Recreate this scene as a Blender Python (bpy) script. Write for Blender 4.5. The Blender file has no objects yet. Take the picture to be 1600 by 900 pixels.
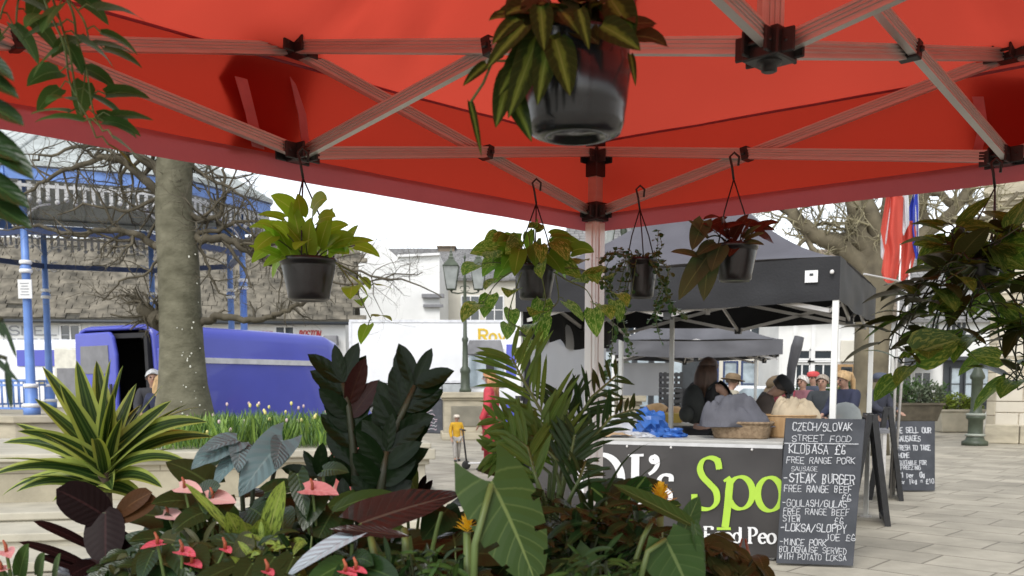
import bpy, math, random
from mathutils import Vector, Matrix, noise
R = random.Random(7)
rad = math.radians
PI = math.pi
scene = bpy.context.scene
COL = scene.collection

# ---------------------------------------------------------------- camera, sky, sun, exposure
FPX, HORIZ, EYE = 1500.0, 600.0, 1.5
PITCH = rad(5)
YPP = HORIZ + FPX * math.tan(PITCH)
cam = bpy.data.cameras.new('camera')
camo = bpy.data.objects.new('camera', cam)
COL.objects.link(camo)
cam.sensor_width = 36
cam.lens = 36 * FPX / 1600
cam.shift_y = (YPP - 450) / 1600
cam.clip_start, cam.clip_end = 0.05, 2000
camo.location = (0, 0, EYE)
camo.rotation_euler = (rad(90) - PITCH, 0, 0)
cam.dof.use_dof = True
cam.dof.focus_distance = 3.0
cam.dof.aperture_fstop = 10
scene.camera = camo
scene.render.resolution_x, scene.render.resolution_y = 1024, 576
SUN_EL, SUN_AZ = rad(48), rad(200)
world = bpy.data.worlds.new('World')
scene.world = world
world.use_nodes = True
nt = world.node_tree
sky = nt.nodes.new('ShaderNodeTexSky')
sky.sky_type = 'NISHITA'
sky.sun_disc = False
sky.sun_elevation, sky.sun_rotation = SUN_EL, SUN_AZ
sky.dust_density, sky.air_density = 1.0, 1.0
hs = nt.nodes.new('ShaderNodeHueSaturation')
hs.inputs['Saturation'].default_value = 0.25
bg = nt.nodes['Background']
nt.links.new(sky.outputs[0], hs.inputs['Color'])
nt.links.new(hs.outputs[0], bg.inputs[0])
bg.inputs[1].default_value = 0.15
sun = bpy.data.lights.new('sun', 'SUN')
suno = bpy.data.objects.new('sun', sun)
COL.objects.link(suno)
sun.energy, sun.angle, sun.color = 1.2, rad(25), (1, .97, .92)
suno.rotation_euler = (rad(90) - SUN_EL, 0, PI - SUN_AZ)
scene.view_settings.view_transform = 'Standard'
scene.view_settings.look = 'None'
scene.view_settings.exposure = 0.85
scene.view_settings.gamma = 1
scene.render.engine = 'CYCLES'
scene.cycles.max_bounces = 8
scene.cycles.transparent_max_bounces = 12
scene.cycles.caustics_reflective = False
scene.cycles.caustics_refractive = False

# ---------------------------------------------------------------- picture point -> place
CP, SP = math.cos(PITCH), math.sin(PITCH)
def ray(px, py):
    xc, yc = (px - 800) / FPX, -(py - YPP) / FPX
    return Vector((xc, CP + yc * SP, -SP + yc * CP))
def P(px, py, d):
    r = ray(px, py)
    return Vector((0, 0, EYE)) + r * (d / r.y)
def PZ(px, py, z):
    r = ray(px, py)
    return Vector((0, 0, EYE)) + r * ((z - EYE) / r.z)
def G(px, d, z=0.0):
    """place on height z in picture column px at distance d"""
    p = P(px, 600, d)
    return Vector((p.x, d, z))

# ---------------------------------------------------------------- materials
def _n(m, t, **kw):
    n = m.node_tree.nodes.new(t)
    for k, v in kw.items():
        if k.startswith('i_'):
            key = k[2:].replace('_', ' ')
            n.inputs[key].default_value = v
        else:
            setattr(n, k, v)
    return n
def c4(c):
    return (c[0], c[1], c[2], 1)
def mat(name, col, rough=.6, metal=0, var=.15, scale=6, bump=0, bscale=None, spec=.5, trans=0, tcol=None, stretch=None, col2=None, coat=0, alpha=1):
    """principled surface with mottled colour (noise between two tones), bump and optional translucency"""
    m = bpy.data.materials.new(name)
    m.use_nodes = True
    N, L = m.node_tree.nodes, m.node_tree.links
    b = N['Principled BSDF']
    b.inputs['Roughness'].default_value = rough
    b.inputs['Metallic'].default_value = metal
    b.inputs['Specular IOR Level'].default_value = spec
    b.inputs['Coat Weight'].default_value = coat
    b.inputs['Alpha'].default_value = alpha
    tc = _n(m, 'ShaderNodeTexCoord')
    mp = _n(m, 'ShaderNodeMapping')
    if stretch: mp.inputs['Scale'].default_value = stretch
    L.new(tc.outputs['Object'], mp.inputs[0])
    nz = _n(m, 'ShaderNodeTexNoise', i_Scale=scale, i_Detail=5.0)
    L.new(mp.outputs[0], nz.inputs['Vector'])
    rp = _n(m, 'ShaderNodeValToRGB')
    e = rp.color_ramp.elements
    e[0].position, e[1].position = .3, .7
    if col2 is None:
        e[0].color = c4([max(0, x * (1 - var)) for x in col]); e[1].color = c4([min(1, x * (1 + var)) for x in col])
    else:
        e[0].color, e[1].color = c4(col), c4(col2)
    L.new(nz.outputs['Fac'], rp.inputs[0])
    L.new(rp.outputs[0], b.inputs['Base Color'])
    m['ramp'] = rp.name
    if bump:
        n2 = _n(m, 'ShaderNodeTexNoise', i_Scale=bscale or scale * 6, i_Detail=4.0)
        L.new(mp.outputs[0], n2.inputs['Vector'])
        bp = _n(m, 'ShaderNodeBump', i_Strength=bump, i_Distance=.01)
        L.new(n2.outputs['Fac'], bp.inputs['Height'])
        L.new(bp.outputs[0], b.inputs['Normal'])
    if trans:
        t = _n(m, 'ShaderNodeBsdfTranslucent')
        if tcol: t.inputs[0].default_value = c4(tcol)
        else: L.new(rp.outputs[0], t.inputs[0])
        mx = _n(m, 'ShaderNodeMixShader', i_Fac=trans)
        L.new(b.outputs[0], mx.inputs[1]); L.new(t.outputs[0], mx.inputs[2])
        L.new(mx.outputs[0], N['Material Output'].inputs[0])
    return m

def leafmat(name, base, rib, edge=None, pattern='vein', rough=.35, trans=.3, blotch=None, tmul=1.6, veins=9, midw=.035, spec=.16, bumpy=.13, vein=.18):
    """leaf surface over uv: u across (0..1), v along; midrib, side veins, optional margin colour or blotches"""
    if base[1] > base[0] * 1.15 and base[2] < base[1] * .6:                                     # green kinds: keep red low, the canopy light adds it
        base = (base[0] * .88, base[1] * 1.03, base[2]); rib = (rib[0] * .92, rib[1], rib[2])
        if blotch: blotch = (blotch[0] * .88, blotch[1], blotch[2])
    m = bpy.data.materials.new(name)
    m.use_nodes = True
    N, L = m.node_tree.nodes, m.node_tree.links
    b = N['Principled BSDF']
    b.inputs['Roughness'].default_value = rough
    b.inputs['Specular IOR Level'].default_value = spec
    uv = _n(m, 'ShaderNodeUVMap')
    sx = _n(m, 'ShaderNodeSeparateXYZ')
    L.new(uv.outputs[0], sx.inputs[0])
    def M(op, a, bb=None, clamp=False):
        n = _n(m, 'ShaderNodeMath', operation=op, use_clamp=clamp)
        for i, x in enumerate((a, bb)):
            if x is None: continue
            if isinstance(x, (int, float)): n.inputs[i].default_value = x
            else: L.new(x, n.inputs[i])
        return n.outputs[0]
    def mixc(f, a, bb):
        n = _n(m, 'ShaderNodeMix', data_type='RGBA')
        L.new(f, n.inputs[0])
        for i, x in ((6, a), (7, bb)):
            if isinstance(x, (tuple, list)): n.inputs[i].default_value = c4(x)
            else: L.new(x, n.inputs[i])
        return n.outputs[2]
    au = M('MULTIPLY', M('ABSOLUTE', M('SUBTRACT', sx.outputs[0], .5)), 2)      # 0 midrib .. 1 edge
    tc = _n(m, 'ShaderNodeTexCoord')
    nz = _n(m, 'ShaderNodeTexNoise', i_Scale=9.0, i_Detail=3.0)
    L.new(tc.outputs['Object'], nz.inputs['Vector'])
    info = _n(m, 'ShaderNodeObjectInfo')
    c = mixc(nz.outputs['Fac'], [x * .7 for x in base], [min(1, x * 1.35) for x in base])
    if pattern == 'margin':                                          # pale stripes along the margins
        f = M('MULTIPLY', M('SUBTRACT', au, .5), 7, True)
        c = mixc(f, c, edge)
        f3 = M('MULTIPLY', M('SUBTRACT', M('MULTIPLY', M('SINE', M('MULTIPLY', au, 22)), .6), .3), 1.0, True)
        c = mixc(M('MULTIPLY', f3, .5), c, edge)
    if pattern == 'blotch':
        n3 = _n(m, 'ShaderNodeTexNoise', i_Scale=5.0, i_Detail=3.0, i_Distortion=.8)
        mp = _n(m, 'ShaderNodeMapping'); mp.inputs['Scale'].default_value = (3.2, 1.6, 1)
        L.new(uv.outputs[0], mp.inputs[0])
        va = _n(m, 'ShaderNodeVectorMath', operation='ADD')
        L.new(mp.outputs[0], va.inputs[0]); L.new(tc.outputs['Object'], va.inputs[1])
        L.new(va.outputs[0], n3.inputs['Vector'])
        f = M('MULTIPLY', M('SUBTRACT', n3.outputs['Fac'], .5), 9, True)
        c = mixc(f, c, blotch)
    if pattern == 'flame':                                           # pale centre stripe
        n3 = _n(m, 'ShaderNodeTexNoise', i_Scale=6.0)
        L.new(uv.outputs[0], n3.inputs['Vector'])
        f = M('MULTIPLY', M('SUBTRACT', M('ADD', .42, M('MULTIPLY', M('SUBTRACT', n3.outputs['Fac'], .5), .5)), au), 5, True)
        c = mixc(M('MULTIPLY', f, .8), c, blotch)
    # side veins: lines of v - .55*au
    vv = M('SUBTRACT', M('MULTIPLY', sx.outputs[1], veins), M('MULTIPLY', au, veins * .22))
    fr = M('ABSOLUTE', M('SUBTRACT', M('FRACT', vv), .5))
    vf = M('MULTIPLY', M('SUBTRACT', .08, fr), 10, True)
    mid = M('MULTIPLY', M('SUBTRACT', midw, M('MULTIPLY', au, .5)), 60, True)
    if pattern != 'margin':
        c = mixc(M('MULTIPLY', vf, vein), c, rib)
    c = mixc(mid, c, rib)
    if edge and pattern != 'margin':
        c = mixc(M('MULTIPLY', M('SUBTRACT', au, .9), 12, True), c, edge)
    L.new(c, b.inputs['Base Color'])
    bp = _n(m, 'ShaderNodeBump', i_Strength=bumpy, i_Distance=.004)
    L.new(M('ADD', fr, M('MULTIPLY', nz.outputs['Fac'], .3)), bp.inputs['Height'])
    L.new(bp.outputs[0], b.inputs['Normal'])
    t = _n(m, 'ShaderNodeBsdfTranslucent')
    tm = _n(m, 'ShaderNodeMix', data_type='RGBA', blend_type='MULTIPLY')
    tm.inputs[0].default_value = 1
    L.new(c, tm.inputs[6]); tm.inputs[7].default_value = (tmul * .95, tmul, tmul * .5, 1)
    L.new(tm.outputs[2], t.inputs[0])
    mx = _n(m, 'ShaderNodeMixShader', i_Fac=trans)
    L.new(b.outputs[0], mx.inputs[1]); L.new(t.outputs[0], mx.inputs[2])
    L.new(mx.outputs[0], N['Material Output'].inputs[0])
    return m

# ---------------------------------------------------------------- mesh building
class MB:
    def __init__(s): s.v, s.f, s.uv, s.sm = [], [], [], []
    def face(s, idx, uv=None, smooth=False):
        s.f.append(tuple(idx)); s.uv.append(uv); s.sm.append(smooth)
    def add(s, vs):
        o = len(s.v); s.v.extend(Vector(q) for q in vs); return o
    def quad(s, a, b, c, d, uv=((0, 0), (1, 0), (1, 1), (0, 1))):
        o = s.add((a, b, c, d)); s.face((o, o + 1, o + 2, o + 3), uv); return s
    def poly(s, pts):
        o = s.add(pts); s.face(range(o, o + len(pts))); return s
    def box(s, c, size, rz=0, M=None):
        c = Vector(c); x, y, z = [q / 2 for q in size]
        m = M or Matrix.Rotation(rz, 3, 'Z')
        o = s.add([c + m @ Vector((i * x, j * y, k * z)) for k in (-1, 1) for j in (-1, 1) for i in (-1, 1)])
        for q in ((0, 2, 3, 1), (4, 5, 7, 6), (0, 1, 5, 4), (2, 6, 7, 3), (0, 4, 6, 2), (1, 3, 7, 5)):
            s.face([o + i for i in q])
        return s
    def bar(s, a, b, w, h, up=(0, 0, 1), groove=0, ext=0):
        """box bar from a to b, w across, h along up; groove cuts channels along both broad faces"""
        a, b = Vector(a), Vector(b); d = (b - a).normalized(); a = a - d * ext; b = b + d * ext
        u = Vector(up); x = d.cross(u)
        if x.length < 1e-4: x = d.cross(Vector((1, 0, 0)))
        x.normalize(); z = x.cross(d).normalized()
        if groove:
            g = groove; hh = h / 2; ww = w / 2
            pr = []
            ks = [-.62, -.34, -.14, .14, .34, .62]
            for k in range(0, 6, 2):
                pr += [(ww, hh * ks[k] - hh * .06), (ww - g, hh * ks[k]), (ww - g, hh * ks[k + 1]), (ww, hh * ks[k + 1] + hh * .06)]
            prof = [(ww, -hh)] + pr + [(ww, hh), (-ww, hh)] + [(-q[0], q[1]) for q in reversed(pr)] + [(-ww, -hh)]
        else:
            prof = [(w / 2, -h / 2), (w / 2, h / 2), (-w / 2, h / 2), (-w / 2, -h / 2)]
        return s.extr([a, b], prof, x, z)
    def extr(s, ends, prof, x, z):
        n = len(prof)
        o = s.add([e + x * p[0] + z * p[1] for e in ends for p in prof])
        for k in range(len(ends) - 1):
            for i in range(n):
                j = (i + 1) % n
                s.face((o + k * n + i, o + k * n + j, o + (k + 1) * n + j, o + (k + 1) * n + i))
        s.face([o + i for i in reversed(range(n))]); s.face([o + (len(ends) - 1) * n + i for i in range(n)])
        return s
    def prism(s, pts, vec):
        """solid from an outline (3d points) pushed along vec"""
        vec = Vector(vec); n = len(pts)
        o = s.add(list(pts) + [Vector(q) + vec for q in pts])
        s.face([o + i for i in reversed(range(n))]); s.face([o + n + i for i in range(n)])
        for i in range(n):
            j = (i + 1) % n; s.face((o + i, o + j, o + n + j, o + n + i))
        return s
    def tube(s, pts, r, n=6, cap=True):
        pts = [Vector(q) for q in pts]
        m = len(pts)
        rs = r if isinstance(r, (list, tuple)) else [r] * m
        t0 = (pts[1] - pts[0]).normalized()
        ref = Vector((0, 0, 1)) if abs(t0.z) < .9 else Vector((1, 0, 0))
        x = t0.cross(ref).normalized()
        o = len(s.v)
        for i in range(m):
            t = (pts[min(i + 1, m - 1)] - pts[max(i - 1, 0)])
            if t.length < 1e-9: t = t0
            t.normalize()
            x = (x - t * x.dot(t))
            if x.length < 1e-6: x = t.orthogonal()
            x.normalize(); y = t.cross(x)
            for k in range(n):
                a = 2 * PI * k / n
                s.v.append(pts[i] + (x * math.cos(a) + y * math.sin(a)) * rs[i])
        for i in range(m - 1):
            for k in range(n):
                k2 = (k + 1) % n
                s.face((o + i * n + k, o + i * n + k2, o + (i + 1) * n + k2, o + (i + 1) * n + k), None, True)
        if cap:
            s.face([o + k for k in reversed(range(n))]); s.face([o + (m - 1) * n + k for k in range(n)])
        return s
    def lathe(s, prof, c=(0, 0, 0), n=24, sx=1, sy=1, smooth=True, a0=0):
        c = Vector(c); o = len(s.v); m = len(prof)
        for r, z in prof:
            for k in range(n):
                a = a0 + 2 * PI * k / n
                s.v.append(c + Vector((r * sx * math.cos(a), r * sy * math.sin(a), z)))
        for i in range(m - 1):
            for k in range(n):
                k2 = (k + 1) % n
                s.face((o + i * n + k, o + i * n + k2, o + (i + 1) * n + k2, o + (i + 1) * n + k), None, smooth)
        if prof[0][0] > 1e-5: s.face([o + k for k in reversed(range(n))])
        if prof[-1][0] > 1e-5: s.face([o + (m - 1) * n + k for k in range(n)])
        return s
    def ball(s, c, r, n=10, sc=(1, 1, 1), jit=0, rng=R):
        c = Vector(c); o = len(s.v); m = n // 2 + 1
        for i in range(m + 1):
            t = PI * i / m
            for k in range(n):
                a = 2 * PI * k / n
                q = Vector((math.sin(t) * math.cos(a) * sc[0], math.sin(t) * math.sin(a) * sc[1], math.cos(t) * sc[2])) * r
                if jit: q *= 1 + jit * noise.noise((q + c) * (1.6 / r))
                s.v.append(c + q)
        for i in range(m):
            for k in range(n):
                k2 = (k + 1) % n
                s.face((o + i * n + k, o + (i + 1) * n + k, o + (i + 1) * n + k2, o + i * n + k2), None, True)
        return s
    def grid(s, fn, nu, nv, smooth=True, flip=False):
        o = len(s.v)
        for j in range(nv + 1):
            for i in range(nu + 1): s.v.append(Vector(fn(i / nu, j / nv)))
        for j in range(nv):
            for i in range(nu):
                a = o + j * (nu + 1) + i
                q = (a, a + 1, a + nu + 2, a + nu + 1)
                u = ((i / nu, j / nv), ((i + 1) / nu, j / nv), ((i + 1) / nu, (j + 1) / nv), (i / nu, (j + 1) / nv))
                if flip: q, u = q[::-1], u[::-1]
                s.face(q, u, smooth)
        return s
    def build(s, name, m, parent=None, off=None):
        me = bpy.data.meshes.new(name)
        vs = s.v
        if off is not None: vs = [q - off for q in vs]
        me.from_pydata([tuple(q) for q in vs], [], s.f)
        if any(s.uv):
            l = me.uv_layers.new(name='UVMap')
            dat = []
            for f, u in zip(s.f, s.uv):
                for k in range(len(f)): dat.extend(u[k] if u else (0, 0))
            l.data.foreach_set('uv', dat)
        me.polygons.foreach_set('use_smooth', s.sm)
        me.materials.append(m)
        o = bpy.data.objects.new(name, me)
        COL.objects.link(o)
        if parent: o.parent = parent
        me.update()
        return o

def tag(o, label=None, cat=None, group=None, kind=None):
    if label: o['label'] = label
    if cat: o['category'] = cat
    if group: o['group'] = group
    if kind: o['kind'] = kind
    return o
def thing(name, label, cat, loc=(0, 0, 0), rz=0, group=None):
    o = bpy.data.objects.new(name, None)
    o.empty_display_size = .1
    COL.objects.link(o)
    o.location = loc; o.rotation_euler = (0, 0, rz)
    return tag(o, label, cat, group)
def solo(name, mb, m, label, cat, loc=(0, 0, 0), group=None, world=True):
    """one-mesh thing; mb in world space"""
    loc = Vector(loc)
    o = mb.build(name, m, None, loc if world else None)
    o.location = loc
    return tag(o, label, cat, group)
def setting(name, mb, m): return tag(mb.build(name, m), kind='structure')
def copy_tree(o, parent=None):
    c = o.copy(); COL.objects.link(c)
    if parent: c.parent = parent
    for ch in list(o.children): copy_tree(ch, c)
    return c
def bevel(o, w, seg=2, ang=40):
    b = o.modifiers.new('bevel', 'BEVEL'); b.width = w; b.segments = seg; b.limit_method = 'ANGLE'; b.angle_limit = rad(ang)
    return o
def solidify(o, t, off=-1):
    b = o.modifiers.new('solid', 'SOLIDIFY'); b.thickness = t; b.offset = off
    return o

# ---------------------------------------------------------------- leaves
def wprof(kind, t):
    if kind == 'lance': return 2.05 * (t + .001) ** .62 * (1 - t) ** .72 if t < 1 else 0
    if kind == 'oval': return 2.0 * (t + .001) ** .5 * max(0, 1 - t) ** .5
    if kind == 'heart':
        return min(1.0, 1.62 * (t + .02) ** .28 * max(0, 1 - t) ** .82)
    if kind == 'strap': return min(1, (t * 6 + .35)) * max(0, 1 - t ** 2.2) ** .75
    if kind == 'arrow': return min(1, .35 + 3 * t) * max(0, 1 - t) ** .8 * 1.15
    return 1
def leaf(mb, base, d, up, L, W, kind='lance', droop=.5, fold=.15, lobe=0, nl=7, nc=4, wave=0, rng=R, twist=0, slits=None, curl=0):
    """one leaf blade grown from base along d, bending down by droop; W is its full width"""
    p = Vector(base); d = Vector(d).normalized(); up = Vector(up)
    side = d.cross(up)
    if side.length < 1e-4: side = d.orthogonal()
    side.normalize()
    if slits:
        ts = [0]
        for k in range(slits):
            a = .12 + .8 * k / slits; ts += [a, a + .8 / slits * .8]
        ts += [.94, 1.0]
    else:
        ts = [i / nl for i in range(nl + 1)]
    rows = []; ph = rng.uniform(0, 6)
    last = 0
    for i, t in enumerate(ts):
        step = (t - last) * L; last = t
        p = p + d * step
        dd = (d + Vector((0, 0, -1)) * droop * step / L).normalized()
        ax = d.cross(dd)
        d = dd
        side = (side - d * side.dot(d)).normalized()
        if twist:
            side = (Matrix.Rotation(twist * step / L, 3, d) @ side).normalized()
        nrm = side.cross(d).normalized()
        w = W / 2 * wprof(kind, t)
        row = []
        for k in range(nc + 1):
            s_ = -1 + 2 * k / nc
            q = p + side * (s_ * w) + nrm * (fold * abs(s_) * w - curl * s_ * s_ * w)
            if lobe: q = q - d * (lobe * L * abs(s_) ** 1.5 * max(0, 1 - t * 1.6) ** 2)
            if slits: q = q + d * (.16 * L * abs(s_) * (1 - t) * t)
            if wave: q = q + nrm * (wave * W * abs(s_) * math.sin(t * 15 + ph + s_))
            row.append(q)
        rows.append(row)
    o = len(mb.v)
    for r_ in rows: mb.v.extend(r_)
    n = nc + 1
    for i in range(len(ts) - 1):
        for k in range(nc):
            if slits and i % 2 == 0 and 0 < i < len(ts) - 2 and (k == 0 or k == nc - 1 or (i % 4 == 0 and nc > 5 and k in (1, nc - 2))): continue
            a = o + i * n + k
            mb.face((a, a + 1, a + n + 1, a + n), ((k / nc, ts[i]), ((k + 1) / nc, ts[i]), ((k + 1) / nc, ts[i + 1]), (k / nc, ts[i + 1])), True)
    return rows[-1][nc // 2]
def leaf_to(mb, a, b, W, face, **kw):
    """leaf from point a to point b whose upper side looks towards `face` (direction)"""
    a, b = Vector(a), Vector(b); d = b - a
    L = d.length; dr = kw.get('droop', .3); kw['droop'] = dr
    d = d.normalized() + Vector((0, 0, dr * .5))
    leaf(mb, a, d, face, L * (1 + .04 * dr), W, **kw)
def arc(a, b, sag=.0, n=6, bulge=None):
    a, b = Vector(a), Vector(b); o = []
    for i in range(n + 1):
        t = i / n; q = a.lerp(b, t) + Vector((0, 0, sag * 4 * t * (1 - t)))
        if bulge is not None: q += Vector(bulge) * (4 * t * (1 - t))
        o.append(q)
    return o

# ---------------------------------------------------------------- lettering drawn as strokes (grid 4 x 6)
FONT = {'A': '00 26 40|12 32', 'B': '00 06 26 35 34 23 03|23 32 31 20 00', 'C': '45 36 16 05 01 10 30 41', 'D': '00 06 26 44 42 20 00', 'E': '40 00 06 46|03 33',
 'F': '00 06 46|03 33', 'G': '45 36 16 05 01 10 30 41 43 23', 'H': '00 06|40 46|03 43', 'I': '20 26', 'J': '36 31 20 10 01', 'K': '00 06|46 03 40', 'L': '06 00 40',
 'M': '00 06 23 46 40', 'N': '00 06 40 46', 'O': '10 01 05 16 36 45 41 30 10', 'P': '00 06 36 45 44 33 03', 'R': '00 06 36 45 44 33 03|23 40', 'S': '45 36 16 05 04 13 33 42 41 30 10 01',
 'T': '20 26|06 46', 'U': '06 01 10 30 41 46', 'V': '06 20 46', 'W': '06 10 24 30 46', 'X': '00 46|06 40', 'Y': '06 23 46|23 20', 'Z': '06 46 00 40', '&': '40 14 15 26 35 34 01 10 20 42',
 '/': '00 46', '-': '03 33', '1': '15 26 20', '0': '10 01 05 16 36 45 41 30 10', '6': '35 26 15 01 10 30 41 32 12', '=': '02 42|04 44', '.': '10 11', ':': '11 12|14 15', "'": '26 14',
 '\u00a3': '45 36 26 15 11 00 40|03 33', 'o': '10 01 02 13 33 42 41 30 10', 'r': '00 03|02 13 23', 'p': '0/ 04 24 33 31 20 00', 'e': '02 42 33 13 02 01 10 30', 'g': '33 13 02 01 10 30|34 3/ 1/', 'c': '33 13 02 01 10 30', 'k': '00 06|34 02 30'}
_lay = [0]
def ribbon(mb, pts, w, th, X, Z, Nn, o0):
    """flat raised stroke through 2d points"""
    for a, b in zip(pts[:-1], pts[1:]):
        a, b = Vector((a[0], a[1], 0)), Vector((b[0], b[1], 0)); d = b - a
        if d.length < 1e-6: continue
        d.normalize(); n = Vector((-d.y, d.x, 0)) * w / 2; e = d * w * .35
        q = [a - n - e, b - n + e, b + n + e, a + n - e]
        _lay[0] = (_lay[0] + 1) % 16
        mb.prism([o0 + X * v.x + Z * v.y for v in q], Nn * (th + .00012 * _lay[0]))
def write(mb, text, x, y, h, wid, X, Z, Nn, o0, sw=.12, th=.001, jit=.25, rng=R, slant=0):
    """hand-written line: x,y start on the board plane (metres), h cap height, wid advance per letter"""
    X, Z, Nn, o0 = Vector(X), Vector(Z), Vector(Nn), Vector(o0)
    for ch in text:
        if ch in FONT:
            jy = rng.uniform(-jit, jit) * h * .2
            for st in FONT[ch].split('|'):
                pts = []
                for t in st.split(' '):
                    gx, gy = int(t[0]), (-1 if t[1] == '/' else int(t[1]))
                    pts.append((x + (gx + rng.uniform(-jit, jit)) / 4 * wid * .74 + slant * gy / 6 * h, y + jy + (gy + rng.uniform(-jit, jit)) / 6 * h))
                ribbon(mb, pts, h * sw * rng.uniform(.8, 1.2), th, X, Z, Nn, o0)
        x += wid * (1 if ch not in 'I.' else .7)
    return x
def pen(mb, pts, thick, thin, X, Z, Nn, o0, th=.002, nib=rad(15), closed=False):
    """broad-nib letter stroke: wide where it runs across the nib, thin along it"""
    m = len(pts); Lf, Rt = [], []; _lay[0] = (_lay[0] + 1) % 16; th += .0004 * _lay[0]
    for i in range(m):
        a = pts[i - 1] if i > 0 else (pts[-2] if closed else pts[0]); b = pts[i + 1] if i < m - 1 else (pts[1] if closed else pts[-1])
        dx, dy = b[0] - a[0], b[1] - a[1]; l = math.hypot(dx, dy) or 1; dx /= l; dy /= l
        w = (thin + (thick - thin) * abs(dx * math.sin(nib) - dy * math.cos(nib)) ** 1.3) / 2
        Lf.append((pts[i][0] - dy * w, pts[i][1] + dx * w)); Rt.append((pts[i][0] + dy * w, pts[i][1] - dx * w))
    for i in range(m - 1):
        q = [Rt[i], Rt[i + 1], Lf[i + 1], Lf[i]]
        mb.prism([o0 + X * v[0] + Z * v[1] for v in q], Nn * th)
def ell(cx, cy, rx, ry, a0=0, a1=360, n=28):
    return [(cx + rx * math.cos(rad(a0 + (a1 - a0) * i / n)), cy + ry * math.sin(rad(a0 + (a1 - a0) * i / n))) for i in range(n + 1)]
# ================================================================ materials in common use
M = {}
M['alu'] = mat('brushed_aluminium', (.62, .60, .58), rough=.42, metal=.55, var=.08, scale=3, stretch=(1, 1, 12))
M['alu_white'] = mat('white_coated_aluminium', (.72, .72, .69), rough=.4, metal=.1, var=.06, scale=4)
M['black_plastic'] = mat('black_plastic', (.018, .018, .019), rough=.42, var=.3, scale=20)
M['pot_black'] = mat('black_pot_plastic', (.02, .021, .023), rough=.28, var=.3, scale=14, bump=.05)
M['soil'] = mat('potting_soil', (.03, .02, .014), rough=.95, var=.6, scale=60, bump=.8)
M['wire'] = mat('hanger_wire', (.02, .015, .014), rough=.5)
M['stem'] = mat('plant_stem', (.10, .15, .04), rough=.5, var=.3, scale=12)
M['stem_dark'] = mat('dark_plant_stem', (.035, .045, .02), rough=.5, var=.4, scale=12)
M['bark_stem'] = mat('woody_cane', (.12, .09, .06), rough=.9, var=.4, scale=30, bump=.5)
M['canopy'] = mat('red_canopy_fabric', (.50, .045, .028), rough=.8, var=.13, scale=2.2, bump=.3, bscale=22, spec=.15, trans=.62, tcol=(.66, .075, .044))
M['valance'] = mat('red_valance_fabric', (.46, .038, .022), rough=.8, var=.10, scale=2.5, bump=.12, bscale=90, spec=.15, trans=.62, tcol=(.68, .06, .032))
M['hem'] = mat('doubled_red_hem', (.50, .15, .16), rough=.85, var=.12, scale=4, bump=.15, bscale=70, spec=.15, trans=.35, tcol=(.50, .12, .13))
M['patch'] = mat('lined_red_patch', (.42, .11, .14), rough=.85, var=.12, scale=4, spec=.1, trans=.35, tcol=(.62, .11, .14))
M['strap'] = mat('pink_webbing', (.62, .22, .24), rough=.8, var=.1, scale=30, trans=.3, tcol=(.7, .2, .2))

# ================================================================ the red market gazebo overhead
ZL = 2.095
C0, ML0, MR0 = PZ(930, 332, ZL), PZ(465, 240, ZL), PZ(1568, 246, ZL)
for q in (C0, ML0, MR0): q.z = 0
eA, eB = ML0 - C0, MR0 - C0
def GZ(a, b, z):            # gazebo coordinates, half sides
    return C0 + eA * a + eB * b + Vector((0, 0, z))
H0 = GZ(1, 1, 0)
ZCU, ZMU, ZHL, ZHU, ZEAVE, ZPEAK = 2.30, 2.36, 2.085, 2.34, 2.345, 3.12
gz = thing('red_gazebo', 'bright red pop-up market gazebo with silver scissor frame overhead', 'gazebo', C0)
corners = [(0, 0), (2, 0), (2, 2), (0, 2)]
GO = C0.copy()
outn = lambda a, b: ((eA * (a - 1)) + (eB * (b - 1))).normalized()
def edge_pt(k, t, z, out=0.0):
    a, b = corners[k], corners[(k + 1) % 4]
    m = ((a[0] + b[0]) / 2, (a[1] + b[1]) / 2)
    return GZ(a[0] + (b[0] - a[0]) * t, a[1] + (b[1] - a[1]) * t, z) + outn(*m) * (.045 + out)
def corner_fix(k, t, z, out=0.0):
    # ends meet at the outer corner
    q = edge_pt(k, t, z, out)
    a, b = corners[k], corners[(k + 1) % 4]
    d = (GZ(b[0], b[1], 0) - GZ(a[0], a[1], 0)).normalized()
    return q + d * ((t * 2 - 1) * (.045 + out))
roof = MB()
for k in range(4):
    def fn(u, v, k=k):
        q = corner_fix(k, u, ZEAVE)
        pk = GZ(1, 1, ZPEAK)
        p = q.lerp(pk, v)
        p.z -= .05 * math.sin(PI * v) * math.sin(PI * u) + .012 * math.sin(PI * u) * (1 - v)
        rdg = lambda s, w: max(0, 1 - abs(noise.noise(Vector((u * s + k * 9, v * w, 2.0)))) * 5)
        p.z -= (.022 * rdg(6, .9) + .013 * rdg(14, 1.6)) * math.sin(PI * u) * (1 - v * .6) * min(1, v * 7)
        p.z += (.007 * noise.noise(p * 3.1)) * min(1, v * 7) + min(1, v * 7) * .012 * noise.noise(Vector((p.x * 1.3, p.y * 1.3, k * 5)))*math.sin(PI*u)
        return p
    roof.grid(fn, 64, 30)
can = roof.build('canopy', M['canopy'], gz, GO)
val, hem, seam = MB(), MB(), MB()
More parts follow.
